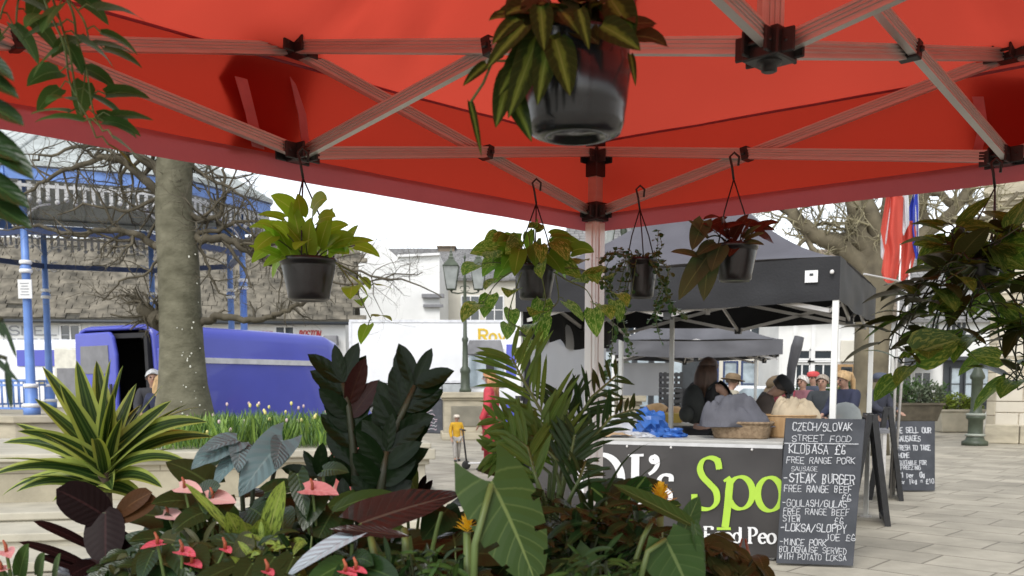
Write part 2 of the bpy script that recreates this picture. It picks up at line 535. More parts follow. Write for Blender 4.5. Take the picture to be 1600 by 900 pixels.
def vfun(k, zt, zb, out0, out1):
    def fn(u, v):
        z = zt + (zb - zt) * v
        q = corner_fix(k, u, z, out0 + (out1 - out0) * v)
        w = .004 * math.sin(u * 31 + k) * v + .004 * max(0, 1 - abs(noise.noise(Vector((u * 13, v * .8, k * 3 + 1.0)))) * 4) + .004 * noise.noise(Vector((u * 9, v * 2, k * 3)))
        a, b = corners[k], corners[(k + 1) % 4]
        q += outn((a[0] + b[0]) / 2, (a[1] + b[1]) / 2) * w * min(1, u * 8, (1 - u) * 8)
        if zt == ZEAVE: q.z -= .012 * math.sin(PI * u) * (1 - v)
        return q
    return fn
for k in range(4):
    val.grid(vfun(k, ZEAVE, 2.085, 0, .004), 40, 6)
    hem.grid(vfun(k, 2.095, 2.036, -.002, -.001), 40, 2)
    seam.tube([vfun(k, ZEAVE, 2.09, -.004, 0)(i / 20, 0) for i in range(21)], .0045, 4)
    for s in (0,):
        pass
vo = val.build('valance', M['valance'], gz, GO)
hem.build('hem', M['hem'], vo, GO)
seam.build('seam', M['patch'], can, GO)
# ridge seams of the roof
rs = MB()
for k in range(4):
    a = corner_fix(k, 0, ZEAVE - .004); b = GZ(1, 1, ZPEAK - .01)
    rs.bar(a, b, .035, .003)
rs.build('ridge_seam', M['patch'], can, GO)
def on_valance(px, py, k, back=.006):
    """where a sight line meets the inside of valance side k"""
    a, b = corners[k], corners[(k + 1) % 4]
    n = outn((a[0] + b[0]) / 2, (a[1] + b[1]) / 2)
    p0 = edge_pt(k, .5, 2.2); r = ray(px, py); o = Vector((0, 0, EYE))
    t = (p0 - o).dot(n) / r.dot(n)
    return o + r * t - n * back
def vpatch(pts, k, name, m, back=.012, th=.002, parent=None):
    mb = MB(); a, b = corners[k], corners[(k + 1) % 4]
    n = outn((a[0] + b[0]) / 2, (a[1] + b[1]) / 2)
    mb.prism([on_valance(x, y, k, back) for x, y in pts], n * th)
    return mb.build(name, m, parent or vo, GO)
pt1 = vpatch([(372, 78), (500, 82), (484, 128), (472, 180), (470, 222), (440, 238), (362, 236), (374, 196), (362, 150), (350, 118)], 0, 'lined_patch', M['patch'], -.024)
vpatch([(361, 121), (380, 126), (396, 190), (407, 235), (388, 230), (378, 180)], 0, 'strap', M['strap'], .017, .002, pt1)
vpatch([(447, 122), (456, 134), (472, 180), (477, 226), (465, 222), (460, 180)], 0, 'strap', M['strap'], .017, .002, pt1)
pt2 = vpatch([(1518, 116), (1640, 120), (1640, 240), (1560, 243), (1520, 236)], 3, 'lined_patch', M['patch'], -.024)
vpatch([(1522, 153), (1540, 153), (1547, 200), (1538, 238), (1524, 236), (1533, 195)], 3, 'strap', M['strap'], .017, .002, pt2)
vpatch([(960, 256), (1022, 252), (1026, 290), (964, 294)], 3, 'square_patch', M['patch'], -.024)
# patch part that runs up onto the roof
upp = MB()
def on_roof(px, py, k, back=.012):
    a = corner_fix(k, 0, ZEAVE); b = corner_fix(k, 1, ZEAVE); c = GZ(1, 1, ZPEAK)
    n = (b - a).cross(c - a).normalized()
    if n.z > 0: n = -n
    o = Vector((0, 0, EYE)); r = ray(px, py)
    return o + r * ((a - o).dot(n) / r.dot(n)) - n * .03
upp.prism([on_roof(x, y, 0) for x, y in ((372, 78), (362, 62), (388, 27), (450, 48), (500, 84))], Vector((0, 0, .002)))
upp.build('lined_patch', M['patch'], can, GO)

def xpair(a_lo, a_hi, b_lo, b_hi, side):
    """one scissor: a_lo-b_hi and a_hi-b_lo, side by side, with the pivot where they cross"""
    sd = side.normalized() * .011
    for p, q, s in ((a_lo, b_hi, 1), (a_hi, b_lo, -1)):
        MB().bar(p + sd * s, q + sd * s, .018, .031, groove=.003).build('truss_bar', M['alu'], gz, GO)
    # crossing in plan
    A, B, Cc, D = a_lo, b_hi, a_hi, b_lo
    t = (Cc.z - A.z) / ((B.z - A.z) - (D.z - Cc.z))
    x = A.lerp(B, t); d = (B - A).normalized()
    j = MB(); j.bar(x - d * .012, x + d * .012, .046, .040); j.bar(x - side.normalized() * .03, x + side.normalized() * .03, .012, .012)
    bevel(j.build('pivot_block', M['black_plastic'], gz, GO), .003)
mids = [(1, 0), (2, 1), (1, 2), (0, 1)]
for k in range(4):
    a, b = corners[k], corners[(k + 1) % 4]; m = mids[k]
    n = outn(*m)
    xpair(GZ(*a, ZL), GZ(*a, ZCU), GZ(*m, ZL), GZ(*m, ZMU), n)
    xpair(GZ(*b, ZL), GZ(*b, ZCU), GZ(*m, ZL), GZ(*m, ZMU), n)
    t = n.cross(Vector((0, 0, 1)))
    xpair(GZ(*m, ZL), GZ(*m, ZMU), GZ(1, 1, ZHL), GZ(1, 1, ZHU), t)
def bracket(c, size, ang, dirs):
    j = MB(); j.box(c, size, ang)
    for d in dirs:
        d = Vector(d).normalized(); x = Vector(c)
        sx = d.cross(Vector((0, 0, 1))).normalized()
        for s in (-1, 1): j.bar(x + sx * .021 * s, x + d * .055 + sx * .021 * s, .006, .042)
        j.bar(x + d * .04 - sx * .026, x + d * .04 + sx * .026, .008, .008)
    return bevel(j.build('bracket', M['black_plastic'], gz, GO), .003)
angA = math.atan2(eA.y, eA.x)
for m in mids:
    n = outn(*m); t = n.cross(Vector((0, 0, 1)))
    for z in (ZL, ZMU): bracket(GZ(*m, z), (.045, .045, .044), math.atan2(n.y, n.x), (t, -t, -n))
for a in corners:
    dA = eA * (1 if a[0] == 0 else -1); dB = eB * (1 if a[1] == 0 else -1)
    bracket(GZ(*a, ZL), (.068, .068, .062), angA, (dA, dB))
    bracket(GZ(*a, ZCU - .02), (.05, .05, .13), angA, (dA, dB))
    lg = MB(); lg.box(GZ(*a, 1.03), (.05, .05, 2.06), angA)
    for s in (-1, 1):                                                # shallow channels of the extrusion
        q = Matrix.Rotation(angA, 3, 'Z') @ Vector((0, .026 * s, 0)); lg.box(GZ(*a, 1.03) + q, (.02, .004, 2.05), angA)
        q = Matrix.Rotation(angA, 3, 'Z') @ Vector((.026 * s, 0, 0)); lg.box(GZ(*a, 1.03) + q, (.004, .02, 2.05), angA)
    l = lg.build('leg', M['alu_white'], gz, GO); bevel(l, .002, 1)
    MB().box(GZ(*a, 2.2), (.036, .036, .3), angA).build('inner_tube', M['alu'], l, GO)
    fp = MB(); fp.box(GZ(*a, .006), (.12, .12, .012), angA); fp.build('foot', M['alu'], l, GO)
hb = bracket(GZ(1, 1, ZHL), (.07, .07, .05), angA, (eA, -eA, eB, -eB))
kn = MB(); kn.lathe([(.010, -.042), (.014, -.040), (.014, -.03), (.022, -.028), (.022, 0)], GZ(1, 1, ZHL), 12)
kn.build('knob', M['black_plastic'], hb, GO)
bracket(GZ(1, 1, ZHU), (.07, .07, .05), angA, (eA, -eA, eB, -eB))
MB().bar(GZ(1, 1, ZHL - .02), GZ(1, 1, ZPEAK - .02), .038, .038, up=(1, 0, 0), groove=.003).build('centre_pole', M['alu'], gz, GO)
# ================================================================ leaf surfaces
LM = {}
LM['lime'] = leafmat('lime_pothos_leaf', (.29, .43, .045), (.44, .54, .14), trans=.45)
LM['pothos'] = leafmat('variegated_pothos_leaf', (.11, .22, .035), (.3, .4, .12), pattern='blotch', blotch=(.50, .55, .20), trans=.36)
LM['pothos_big'] = leafmat('marbled_pothos_leaf', (.07, .13, .026), (.24, .3, .1), pattern='blotch', blotch=(.26, .30, .07), trans=.40, rough=.28)
LM['brasil'] = leafmat('striped_philodendron_leaf', (.022, .036, .009), (.20, .24, .06), pattern='flame', blotch=(.15, .19, .03), trans=.22, rough=.3, veins=7)
LM['brasil_dark'] = leafmat('olive_philodendron_leaf', (.045, .036, .014), (.14, .14, .05), pattern='vein', trans=.2, rough=.3, veins=7)
LM['red'] = leafmat('rusty_red_leaf', (.085, .030, .020), (.15, .08, .05), trans=.2, rough=.35)
LM['grey_green'] = leafmat('grey_green_leaf', (.085, .11, .06), (.15, .19, .09), trans=.2, rough=.35)
LM['vinegreen'] = leafmat('trailing_leaf', (.06, .12, .035), (.14, .22, .08), trans=.3)
LM['succ'] = leafmat('small_fleshy_leaf', (.06, .12, .045), (.16, .22, .10), trans=.15, rough=.3, veins=1)
LM['drac'] = leafmat('dracaena_leaf', (.025, .05, .014), (.10, .16, .04), edge=(.34, .42, .10), pattern='margin', trans=.25, rough=.32, midw=.02)
LM['burg'] = leafmat('burgundy_rubber_leaf', (.010, .0045, .0045), (.03, .012, .012), trans=.05, rough=.45, spec=.1)
LM['burg_brown'] = leafmat('brown_rubber_leaf', (.075, .035, .015), (.14, .07, .03), trans=.3, rough=.4)
LM['zz'] = leafmat('dark_glossy_leaflet', (.009, .020, .006), (.013, .028, .009), trans=.12, rough=.26, veins=5)
LM['zz_red'] = leafmat('dark_red_leaflet', (.035, .011, .009), (.05, .02, .012), trans=.12, rough=.25, veins=5)
LM['silver'] = leafmat('silver_leaf', (.135, .215, .225), (.21, .30, .30), trans=.1, rough=.42, veins=8, bumpy=.8)
LM['silver_pale'] = leafmat('pale_silver_leaf', (.40, .51, .56), (.26, .34, .36), trans=.15, rough=.4, veins=8, bumpy=.9)
LM['bronze'] = leafmat('bronze_leaf', (.013, .015, .013), (.06, .06, .045), trans=.06, rough=.22, spec=.6, veins=11, bumpy=.6)
LM['monstera'] = leafmat('monstera_leaf', (.048, .080, .020), (.17, .22, .07), trans=.24, rough=.42, veins=7, midw=.03, bumpy=.4, vein=.55)
LM['philo'] = leafmat('philodendron_leaf', (.045, .085, .020), (.15, .21, .07), trans=.22, rough=.4, veins=8, bumpy=.3, vein=.35)
LM['speckle'] = leafmat('speckled_leaf', (.30, .36, .07), (.38, .42, .12), pattern='blotch', blotch=(.05, .075, .02), trans=.3, rough=.35)
LM['calathea'] = leafmat('striped_calathea_leaf', (.03, .07, .018), (.20, .30, .08), trans=.3, rough=.35, veins=10, midw=.06)
LM['dark'] = leafmat('dark_green_leaf', (.016, .034, .010), (.05, .085, .025), trans=.18, rough=.27, spec=.32)
LM['bright'] = leafmat('bright_pothos_leaf', (.15, .27, .04), (.3, .42, .1), trans=.4)
LM['mid'] = leafmat('mid_green_leaf', (.05, .095, .022), (.13, .2, .06), trans=.28, rough=.35)
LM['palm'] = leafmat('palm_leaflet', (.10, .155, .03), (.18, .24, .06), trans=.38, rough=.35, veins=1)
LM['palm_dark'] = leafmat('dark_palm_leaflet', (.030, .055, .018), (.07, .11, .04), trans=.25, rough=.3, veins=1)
LM['copper'] = leafmat('copper_leaf', (.045, .050, .016), (.11, .10, .04), trans=.15, rough=.3)
LM['pink'] = leafmat('pink_spathe', (.62, .10, .14), (.66, .22, .22), trans=.2, rough=.25, veins=5, bumpy=.5)
LM['coral'] = leafmat('coral_spathe', (.62, .25, .25), (.70, .36, .34), trans=.2, rough=.25, veins=5, bumpy=.5)
LM['palepink'] = leafmat('pale_pink_spathe', (.66, .40, .38), (.7, .5, .45), trans=.25, rough=.3, veins=5)
LM['yellow'] = leafmat('yellow_bract', (.72, .52, .04), (.75, .6, .12), trans=.3, rough=.4, veins=1)
M['spadix'] = mat('spadix', (.35, .09, .04), rough=.6, var=.3, scale=60, bump=.4)

TOCAM = lambda p: (Vector((0, 0, EYE)) - Vector(p)).normalized()

def pot_mb(c, rt, rb, h, n=28):
    t = rt - .004
    return MB().lathe([(rb * .72, .004), (rb * .86, 0), (rb * .97, .006), (rb, .02), (rt * .955, h * .80), (rt * .955, h * .86), (rt, h * .865), (rt * 1.02, h * .985), (rt, h), (t * .97, h * .99), (t * .93, h * .86), (.0, h * .855)], c, n)
def hanging(name, label, px, pyr, pyb, d, wpx, hook, group='potted plants hanging from the red gazebo frame', wires=3, hook_d=None, bright=False):
    """pot whose rim and base stand at picture heights pyr, pyb; hung by wires from a hook point"""
    sc = d / FPX
    base = P(px, pyb, d); top = P(px, pyr, d); h = top.z - base.z; rt = wpx * sc / 2
    t = thing(name, label, 'hanging plant', base, 0, group)
    pot = pot_mb((0, 0, 0), rt, rt * .76, h).build('pot', M['pot_black'], t)
    so = MB().lathe([(rt * .92, h * .9), (rt * .5, h * .93), (0, h * .94)], (0, 0, 0), 20).build('soil', M['soil'], pot)
    hk = Vector(hook) - base
    drop = min(.05, max(.02, (hk.z - h) * .3))
    j = hk - Vector((0, 0, drop))
    hg = MB()
    hg.tube([hk + Vector((.012, 0, -.012)), hk + Vector((.014, 0, .012)), hk + Vector((0, 0, .024)), hk + Vector((-.012, 0, .012)), hk + Vector((-.006, 0, -.012)), j], .0035, 6)
    for k in range(wires):
        a = 2 * PI * k / wires + .5
        e = Vector((rt * math.cos(a), rt * math.sin(a), h * .95))
        hg.tube([j, j.lerp(e, .5) + Vector((math.cos(a), math.sin(a), 0)) * rt * .1, e], .0021, 5)
    hg.build('hanger', M['wire'], t)
    return t, base, h, rt
def crown(lm, sm, c, n, pet, L, ratio, kind='heart', el=(10, 80), az=(0, 360), droop=(.4, 1.1), rng=R, lobe=.12, fold=.12, r0=.02, wave=.014, nl=8, dz=(-.5, .45), uz=.8, **kw):
    """n leaves on petioles springing from c"""
    c = Vector(c)
    for i in range(n):
        a = rad(rng.uniform(*az)); e = rad(rng.uniform(*el)); pl = rng.uniform(*pet)
        d = Vector((math.cos(a) * math.cos(e), math.sin(a) * math.cos(e), math.sin(e)))
        b0 = c + Vector((math.cos(a), math.sin(a), 0)) * rng.uniform(0, r0)
        b1 = b0 + d * pl
        l = rng.uniform(*L)
        sm.tube(arc(b0, b1, pl * .06, 4), [.0022, .002, .0018, .0016, .0014], 5, False)
        dd = Vector((math.cos(a + rng.uniform(-.5, .5)), math.sin(a + rng.uniform(-.5, .5)), rng.uniform(*dz) + math.sin(e) * .3))
        up = Vector((rng.uniform(-.45, .45), rng.uniform(-1.3, -.4), uz))
        leaf(lm, b1, dd, up, l, l * ratio * rng.uniform(.85, 1.1), kind, rng.uniform(*droop), rng.uniform(.5, 1.3) * fold, lobe, nl, 4, wave, rng, **kw)
def vine(lm, sm, pts, L, ratio, every=.05, kind='heart', rng=R, r=.0022, lobe=.12, droop=(.5, 1), first=.0, face=True):
    """trailing stem along pts with alternate leaves"""
    pts = [Vector(q) for q in pts]
    path = []
    for i in range(len(pts) - 1):
        p0, p1, p2, p3 = pts[max(0, i - 1)], pts[i], pts[i + 1], pts[min(len(pts) - 1, i + 2)]
        for k in range(6):
            t = k / 6
            path.append(.5 * ((2 * p1) + (p2 - p0) * t + (2 * p0 - 5 * p1 + 4 * p2 - p3) * t * t + (3 * p1 - p0 - 3 * p2 + p3) * t ** 3))
    path.append(pts[-1])
    sm.tube(path, [r * (1 - .5 * i / len(path)) for i in range(len(path))], 5, False)
    acc, s = -first, 1
    for i in range(len(path) - 1):
        seg = (path[i + 1] - path[i]).length; acc += seg
        if acc >= every or i == len(path) - 2:
            acc = 0; s = -s
            q = path[i + 1]; t = (path[i + 1] - path[i]).normalized()
            tc = TOCAM(q)
            sd = t.cross(tc)
            if sd.length < .1: sd = t.orthogonal()
            sd.normalize()
            d = (sd * s * rng.uniform(.5, 1.1) + t * rng.uniform(.0, .7) + tc * rng.uniform(-.3, .5) + Vector((0, 0, rng.uniform(-.2, .3))))
            d.normalize()
            l = rng.uniform(*L); b = q + d * l * .35
            sm.tube([q, q.lerp(b, .5) + Vector((0, 0, .006)), b], r * .6, 4, False)
            up = (tc * rng.uniform(.9, 2.0) + Vector((0, 0, .2)) + Vector((rng.uniform(-.5, .5), rng.uniform(-.5, .5), 0)))
            leaf(lm, b, d, up, l, l * ratio * rng.uniform(.85, 1.1), kind, rng.uniform(*droop), rng.uniform(.05, .25), lobe, 7, 4, .01, rng)

# ================================================================ hanging plants, left to right
GRP = 'potted plants hanging from the red gazebo frame'
def fin(t, lm, sm, lmat, smat=None, fname='foliage'):
    f = lm.build(fname, lmat, t) if lm and lm.v else None
    if sm and sm.v: sm.build('stems', smat or M['stem'], t)
    return f
# lime pothos under the left truss bracket
t, B, h, rt = hanging('hanging_pothos', 'lime green pothos in black pot hanging below the left truss bracket', 483, 404, 470, 2.40, 86, P(473, 246, 2.4))
lm, sm = MB(), MB(); c = (0, 0, h * .92); rg = random.Random(3)
crown(lm, sm, c, 26, (.05, .13), (.06, .092), .72, el=(20, 85), rng=rg, lobe=.13, fold=.18, dz=(-.7, .8))
L2 = lambda px, py, d: P(px, py, d) - B
for (a, b, w) in (((440, 400), (388, 385), 26), ((445, 398), (412, 418), 30), ((470, 380), (455, 315), 34), ((520, 385), (585, 378), 34), ((500, 385), (520, 325), 40), ((475, 385), (440, 345), 36), ((535, 392), (560, 352), 36), ((450, 392), (408, 350), 30), ((480, 395), (486, 340), 44), ((525, 392), (545, 398), 30), ((455, 398), (425, 345), 34)):
    leaf_to(lm, L2(*a, 2.36), L2(*b, 2.33), w * 2.4 / FPX, Vector((0, -.8, 1)), kind='heart', droop=.3, lobe=.12, fold=.15, rng=rg)
vine(lm, sm, [L2(525, 410, 2.35), L2(548, 440, 2.33), L2(565, 470, 2.33), L2(580, 500, 2.34)], (.062, .08), .66, .042, rng=rg, first=-.02)
vine(lm, sm, [L2(527, 412, 2.38), L2(560, 430, 2.38), L2(580, 446, 2.4)], (.045, .06), .6, .05, rng=rg)
fin(t, lm, sm, LM['lime'])
# variegated pothos left of the post
t, B, h, rt = hanging('hanging_pothos', 'cream and green pothos in black pot hanging left of the white gazebo post', 836, 415, 468, 3.0, 66, P(838, 292, 3.0))
lm, sm = MB(), MB(); lb = MB(); rg = random.Random(11); L2 = lambda px, py, d: P(px, py, d) - B
crown(lb, sm, (0, 0, h * .9), 24, (.06, .13), (.07, .11), .68, el=(15, 80), rng=rg, lobe=.12, fold=.2, dz=(-1.1, .3), uz=.3)
crown(lm, sm, (0, 0, h * .9), 14, (.06, .15), (.07, .11), .68, el=(5, 60), rng=rg, lobe=.12, fold=.2, dz=(-1.2, .1), uz=.2)
for path in ([(812, 420), (790, 430), (770, 450), (752, 480)], [(815, 425), (800, 470), (795, 500), (815, 512)], [(845, 425), (852, 470), (840, 505), (826, 540)], [(865, 425), (890, 440), (915, 452), (928, 475)], [(862, 420), (905, 420), (940, 438), (958, 460)], [(868, 430), (872, 470), (850, 490)], [(800, 415), (775, 410), (752, 412)]):
    vine(lm, sm, [L2(x, y, 2.93) for x, y in path], (.085, .12), .7, .043, rng=rg, first=.01)
fin(t, lm, sm, LM['pothos']); lb.build('upper_foliage', LM['bright'], t)
# string succulent
t, B, h, rt = hanging('hanging_succulent', 'trailing small leaved succulent in black pot just right of the white gazebo post', 1002, 404, 466, 3.1, 50, P(1000, 302, 3.1))
lm, sm = MB(), MB(); rg = random.Random(5); L2 = lambda px, py, d: P(px, py, d) - B
crown(lm, sm, (0, 0, h * .92), 70, (.01, .035), (.012, .02), .7, kind='oval', el=(20, 85), rng=rg, lobe=0, r0=.045, nl=4)
for path in ([(985, 405), (965, 415), (955, 445), (968, 480), (975, 520), (985, 555)], [(985, 402), (955, 400), (940, 432), (950, 462)], [(1020, 405), (1030, 440), (1022, 480), (1030, 525)], [(1018, 403), (1040, 450), (1050, 480), (1072, 492)], [(1016, 400), (1030, 385), (1032, 362)], [(980, 410), (972, 450), (962, 500), (950, 560), (945, 590)], [(990, 408), (980, 470), (970, 495)], [(1020, 405), (1042, 420), (1036, 462), (1020, 500)], [(984, 403), (962, 390), (938, 405)]):
    for rep in range(2):
        j = lambda: rg.uniform(-5, 5)
        vine(lm, sm, [L2(x + j(), y + j(), 3.03 + rep * .04) for x, y in path], (.016, .024), .75, .0085, kind='oval', rng=rg, lobe=0, r=.0014)
fin(t, lm, sm, LM['succ'], M['stem'])
# reddish plant
t, B, h, rt = hanging('hanging_philodendron', 'rusty red and green leaved plant in black pot hanging in front of black roof', 1148, 382, 440, 2.75, 68, P(1147, 252, 2.75), wires=2)
lm, sm, lg_ = MB(), MB(), MB(); rg = random.Random(8); L2 = lambda px, py, d: P(px, py, d) - B
for (a, b, w) in (((1140, 375), (1098, 350), 30), ((1145, 372), (1170, 335), 34), ((1150, 376), (1140, 402), 28), ((1120, 360), (1165, 350), 26), ((1160, 372), (1175, 345), 26), ((1135, 374), (1128, 338), 30)):
    leaf_to(lm, L2(*a, 2.72), L2(*b, 2.68), w * 2.75 / FPX, Vector((0, -.7, 1)), kind='heart', droop=.4, lobe=.1, rng=rg)
for (a, b, w) in (((1105, 372), (1075, 345), 30), ((1100, 345), (1082, 392), 34), ((1110, 395), (1062, 470), 44), ((1108, 398), (1100, 470), 40), ((1090, 400), (1048, 395), 26), ((1165, 375), (1195, 365), 22), ((1162, 378), (1194, 384), 20), ((1160, 372), (1190, 352), 22), ((1118, 380), (1090, 400), 30), ((1125, 385), (1112, 425), 36)):
    leaf_to(lg_, L2(*a, 2.70), L2(*b, 2.66), w * 2.75 / FPX, Vector((0, -.8, 1)), kind='heart', droop=.3, lobe=.12, rng=rg)
for a, b in (((1140, 385), (1108, 395)), ((1135, 385), (1090, 402)), ((1140, 383), (1105, 372))): sm.tube(arc(L2(*a, 2.73), L2(*b, 2.70), .015), .0022, 5)
crown(lm, sm, (0, 0, h * .92), 9, (.05, .09), (.06, .085), .6, el=(40, 85), rng=rg)
fin(t, lm, sm, LM['red'], M['stem_dark'], 'red_foliage'); lg_.build('green_foliage', LM['grey_green'], t)
# big marbled pothos on the right
t, B, h, rt = hanging('hanging_pothos', 'large marbled pothos with long trailing vines hanging at the right edge', 1530, 406, 452, 2.48, 62, P(1556, 262, 2.48))
lm, sm, lr = MB(), MB(), MB(); rg = random.Random(21); L2 = lambda px, py, d: P(px, py, d) - B
crown(lm, sm, (0, 0, h * .9), 40, (.03, .10), (.07, .10), .7, el=(0, 75), rng=rg, fold=.2, dz=(-1.3, .2), uz=.2)
crown(lr, sm, (0, 0, h * .9), 10, (.04, .09), (.06, .09), .65, el=(30, 80), rng=rg, fold=.2, dz=(-1.0, .3), uz=.2)
for path in ([(1510, 415), (1462, 430), (1432, 455), (1420, 500), (1398, 545)], [(1512, 420), (1480, 450), (1460, 500), (1450, 545), (1410, 580)], [(1540, 420), (1560, 470), (1560, 520), (1570, 560), (1590, 590)], [(1540, 415), (1590, 440), (1605, 500)], [(1525, 420), (1520, 460), (1510, 500), (1530, 540)], [(1512, 412), (1485, 410), (1468, 430), (1455, 460)], [(1515, 408), (1500, 385), (1486, 360)], [(1535, 405), (1570, 370), (1600, 350)], [(1525, 420), (1500, 470), (1478, 520)], [(1545, 425), (1590, 480), (1600, 560), (1585, 600)], [(1512, 418), (1475, 440), (1440, 470), (1425, 500)]):
    for rep in (0, 1): vine(lm if rg.random() < .8 else lr, sm, [L2(x + rg.uniform(-14, 14) * rep, y + rep * rg.uniform(-18, 10), 2.42 + rg.uniform(-.08, .06)) for x, y in path], (.075, .115), .68, .040, rng=rg, r=.003, droop=(.3, .9))
leaf_to(lm, L2(1430, 552, 2.32), L2(1502, 530, 2.30), .115, Vector((.1, -1, .3)), kind='heart', droop=.1, lobe=.1, rng=rg)
leaf_to(lm, L2(1562, 560, 2.34), L2(1510, 555, 2.32), .06, Vector((.1, -1, .3)), kind='heart', droop=.1, lobe=.1, rng=rg)
fin(t, lm, sm, LM['pothos_big'], M['stem_dark']); lr.build('bronzed_foliage', LM['copper'], t)
# big dark pot at the top of the picture, hung from the rear truss bar
d = 1.13
hp = GZ(1, 1, ZHL).lerp(GZ(2, 1, ZMU), .455)
t, B, h, rt = hanging('hanging_philodendron', 'striped olive philodendron spilling over a large glossy dark pot hanging overhead', 900, 64, 218, d, 168, hp)
bpy.data.objects.remove([o for o in t.children if o.name.startswith('pot')][0].children[0])
pt = [o for o in t.children if o.name.startswith('pot')][0]
bpy.data.objects.remove(pt)
M['pot_gloss'] = mat('dark_translucent_pot', (.014, .015, .018), rough=.2, var=.25, scale=30, spec=.6, stretch=(1, 1, .12), bump=.03)
pot = MB().lathe([(0, .006), (rt * .42, .008), (rt * .46, .003), (rt * .62, .002), (rt * .80, .006), (rt * .87, .018), (rt * .885, .03), (rt * .90, h * .3), (rt * .985, h * .72), (rt * .95, h * .75), (rt * .95, h * .97), (rt * .98, h), (rt * .9, h * .98), (0, h * .9)], (0, 0, 0), 40).build('pot', M['pot_gloss'], t)
MB().lathe([(rt * .9, h * .92), (rt * .5, h * .95), (0, h * .96)], (0, 0, 0), 20).build('soil', M['soil'], pot)
lm, sm, lg_ = MB(), MB(), MB(); rg = random.Random(31); L2 = lambda px, py, d: P(px, py, d) - B
crown(lm, sm, (0, 0, h * .95), 22, (.012, .035), (.04, .06), .8, el=(25, 80), az=(60, 280), rng=rg, r0=.05, fold=.25, lobe=.08)
crown(lg_, sm, (0, 0, h * .95), 26, (.01, .035), (.04, .058), .8, el=(40, 85), rng=rg, r0=.05, fold=.25, lobe=.08)
for (a, b, w, dd) in (((840, 60), (795, 185), 50, 1.06), ((820, 40), (760, 110), 36, 1.05), ((860, 55), (840, 165), 46, 1.05), ((800, 110), (775, 200), 44, 1.08), ((868, 62), (890, 150), 56, 1.045), ((905, 15), (920, 78), 26, 1.04), ((940, 40), (1000, 80), 52, 1.07), ((985, 85), (993, 135), 14, 1.1), ((790, 125), (830, 222), 40, 1.09), ((810, 30), (770, 70), 34, 1.06), ((845, 10), (850, 80), 40, 1.05), ((760, 100), (724, 135), 20, 1.1), ((735, 160), (752, 245), 13, 1.1), ((830, 70), (780, 150), 44, 1.07), ((955, 0), (990, 60), 60, 1.1), ((880, 20), (905, 55), 30, 1.05)):
    leaf_to(lm, L2(*a, dd), L2(*b, dd - .02), w * dd / FPX, Vector((rg.uniform(-.3, .3), -1, .4)), kind='heart', droop=.2, lobe=.06, fold=.22, rng=rg, nl=9)
for (a, b, w, dd) in (((870, 10), (900, 45), 60, 1.07), ((930, 15), (985, 40), 66, 1.11), ((850, 5), (820, 60), 60, 1.09), ((900, 40), (935, 70), 50, 1.08), ((960, 10), (988, 58), 50, 1.12), ((830, -10), (790, 30), 50, 1.08)):
    leaf_to(lg_, L2(*a, dd), L2(*b, dd - .02), w * dd / FPX, Vector((0, -1, .4)), kind='heart', droop=.2, lobe=.06, fold=.2, rng=rg)
for path in ([(800, 95), (770, 95), (755, 130), (735, 160)],): sm.tube([L2(x, y, 1.1) for x, y in path], .0016, 5)
fin(t, lm, sm, LM['brasil'], M['stem']); lg_.build('olive_foliage', LM['brasil_dark'], t)
# trailing vines at the top left, hung from a bar outside the picture
hp = GZ(1.62, 0, 2.2)
B = P(60, -160, 1.35)
t = thing('hanging_vine_basket', 'small leaved green vine trailing down at the top left corner', 'hanging plant', B, 0, GRP)
pot = pot_mb((0, 0, 0), .075, .055, .1).build('pot', M['pot_black'], t)
MB().lathe([(.069, .09), (0, .094)], (0, 0, 0), 20).build('soil', M['soil'], pot)
hg = MB()
for k in range(3): hg.tube([Vector((0, 0, .3)), Vector((.075 * math.cos(k * 2.1), .075 * math.sin(k * 2.1), .096))], .002, 5)
hg.build('hanger', M['wire'], t)
lm, sm = MB(), MB(); rg = random.Random(41); L2 = lambda px, py, d: P(px, py, d) - B
for path in ([(60, -60), (70, 0), (100, 70), (110, 130), (140, 190), (150, 215)], [(60, -60), (100, -10), (130, 30), (140, 70)], [(55, -60), (30, -5), (25, 45)], [(62, -60), (90, 20), (108, 80), (118, 140), (128, 180)], [(66, -60), (110, 10), (120, 60), (135, 110), (145, 170), (160, 205)], [(50, -60), (10, 0), (0, 30)]):
    vine(lm, sm, [L2(x, y, 1.2 + rg.uniform(-.04, .04)) for x, y in path], (.045, .064), .56, .030, rng=rg, kind='heart', lobe=.05, r=.0018)
fin(t, lm, sm, LM['vinegreen'])
# broad dark leaves poking in at the left edge: a taller plant just outside the picture
base = Vector((-.78, .93, .9))
t = thing('tall_foliage_plant', 'tall dark green plant whose pointed leaves poke in at the left edge', 'pot plant', base)
pot = pot_mb((0, 0, 0), .12, .09, .2).build('pot', M['pot_black'], t)
lm, sm = MB(), MB(); rg = random.Random(43); L2 = lambda px, py, d: P(px, py, d) - base
stemtop = Vector((.05, 0, .95))
sm.tube([(0, 0, .17), (.0, 0, .5), stemtop], .012, 7)
for (a, b, w) in (((-70, 60), (20, 130), 40), ((-90, 90), (28, 158), 46), ((-60, 150), (36, 200), 50), ((-80, 180), (50, 285), 64), ((-90, 250), (44, 330), 60), ((-80, 290), (48, 362), 56), ((-110, 200), (30, 258), 50)):
    leaf_to(lm, L2(*a, .9), L2(*b, .88), w * .9 / FPX, Vector((.2, -.8, .8)), kind='lance', droop=.3, fold=.2, rng=rg)
    sm.tube([stemtop + Vector((0, 0, -.3)), L2(*a, .9)], .003, 5)
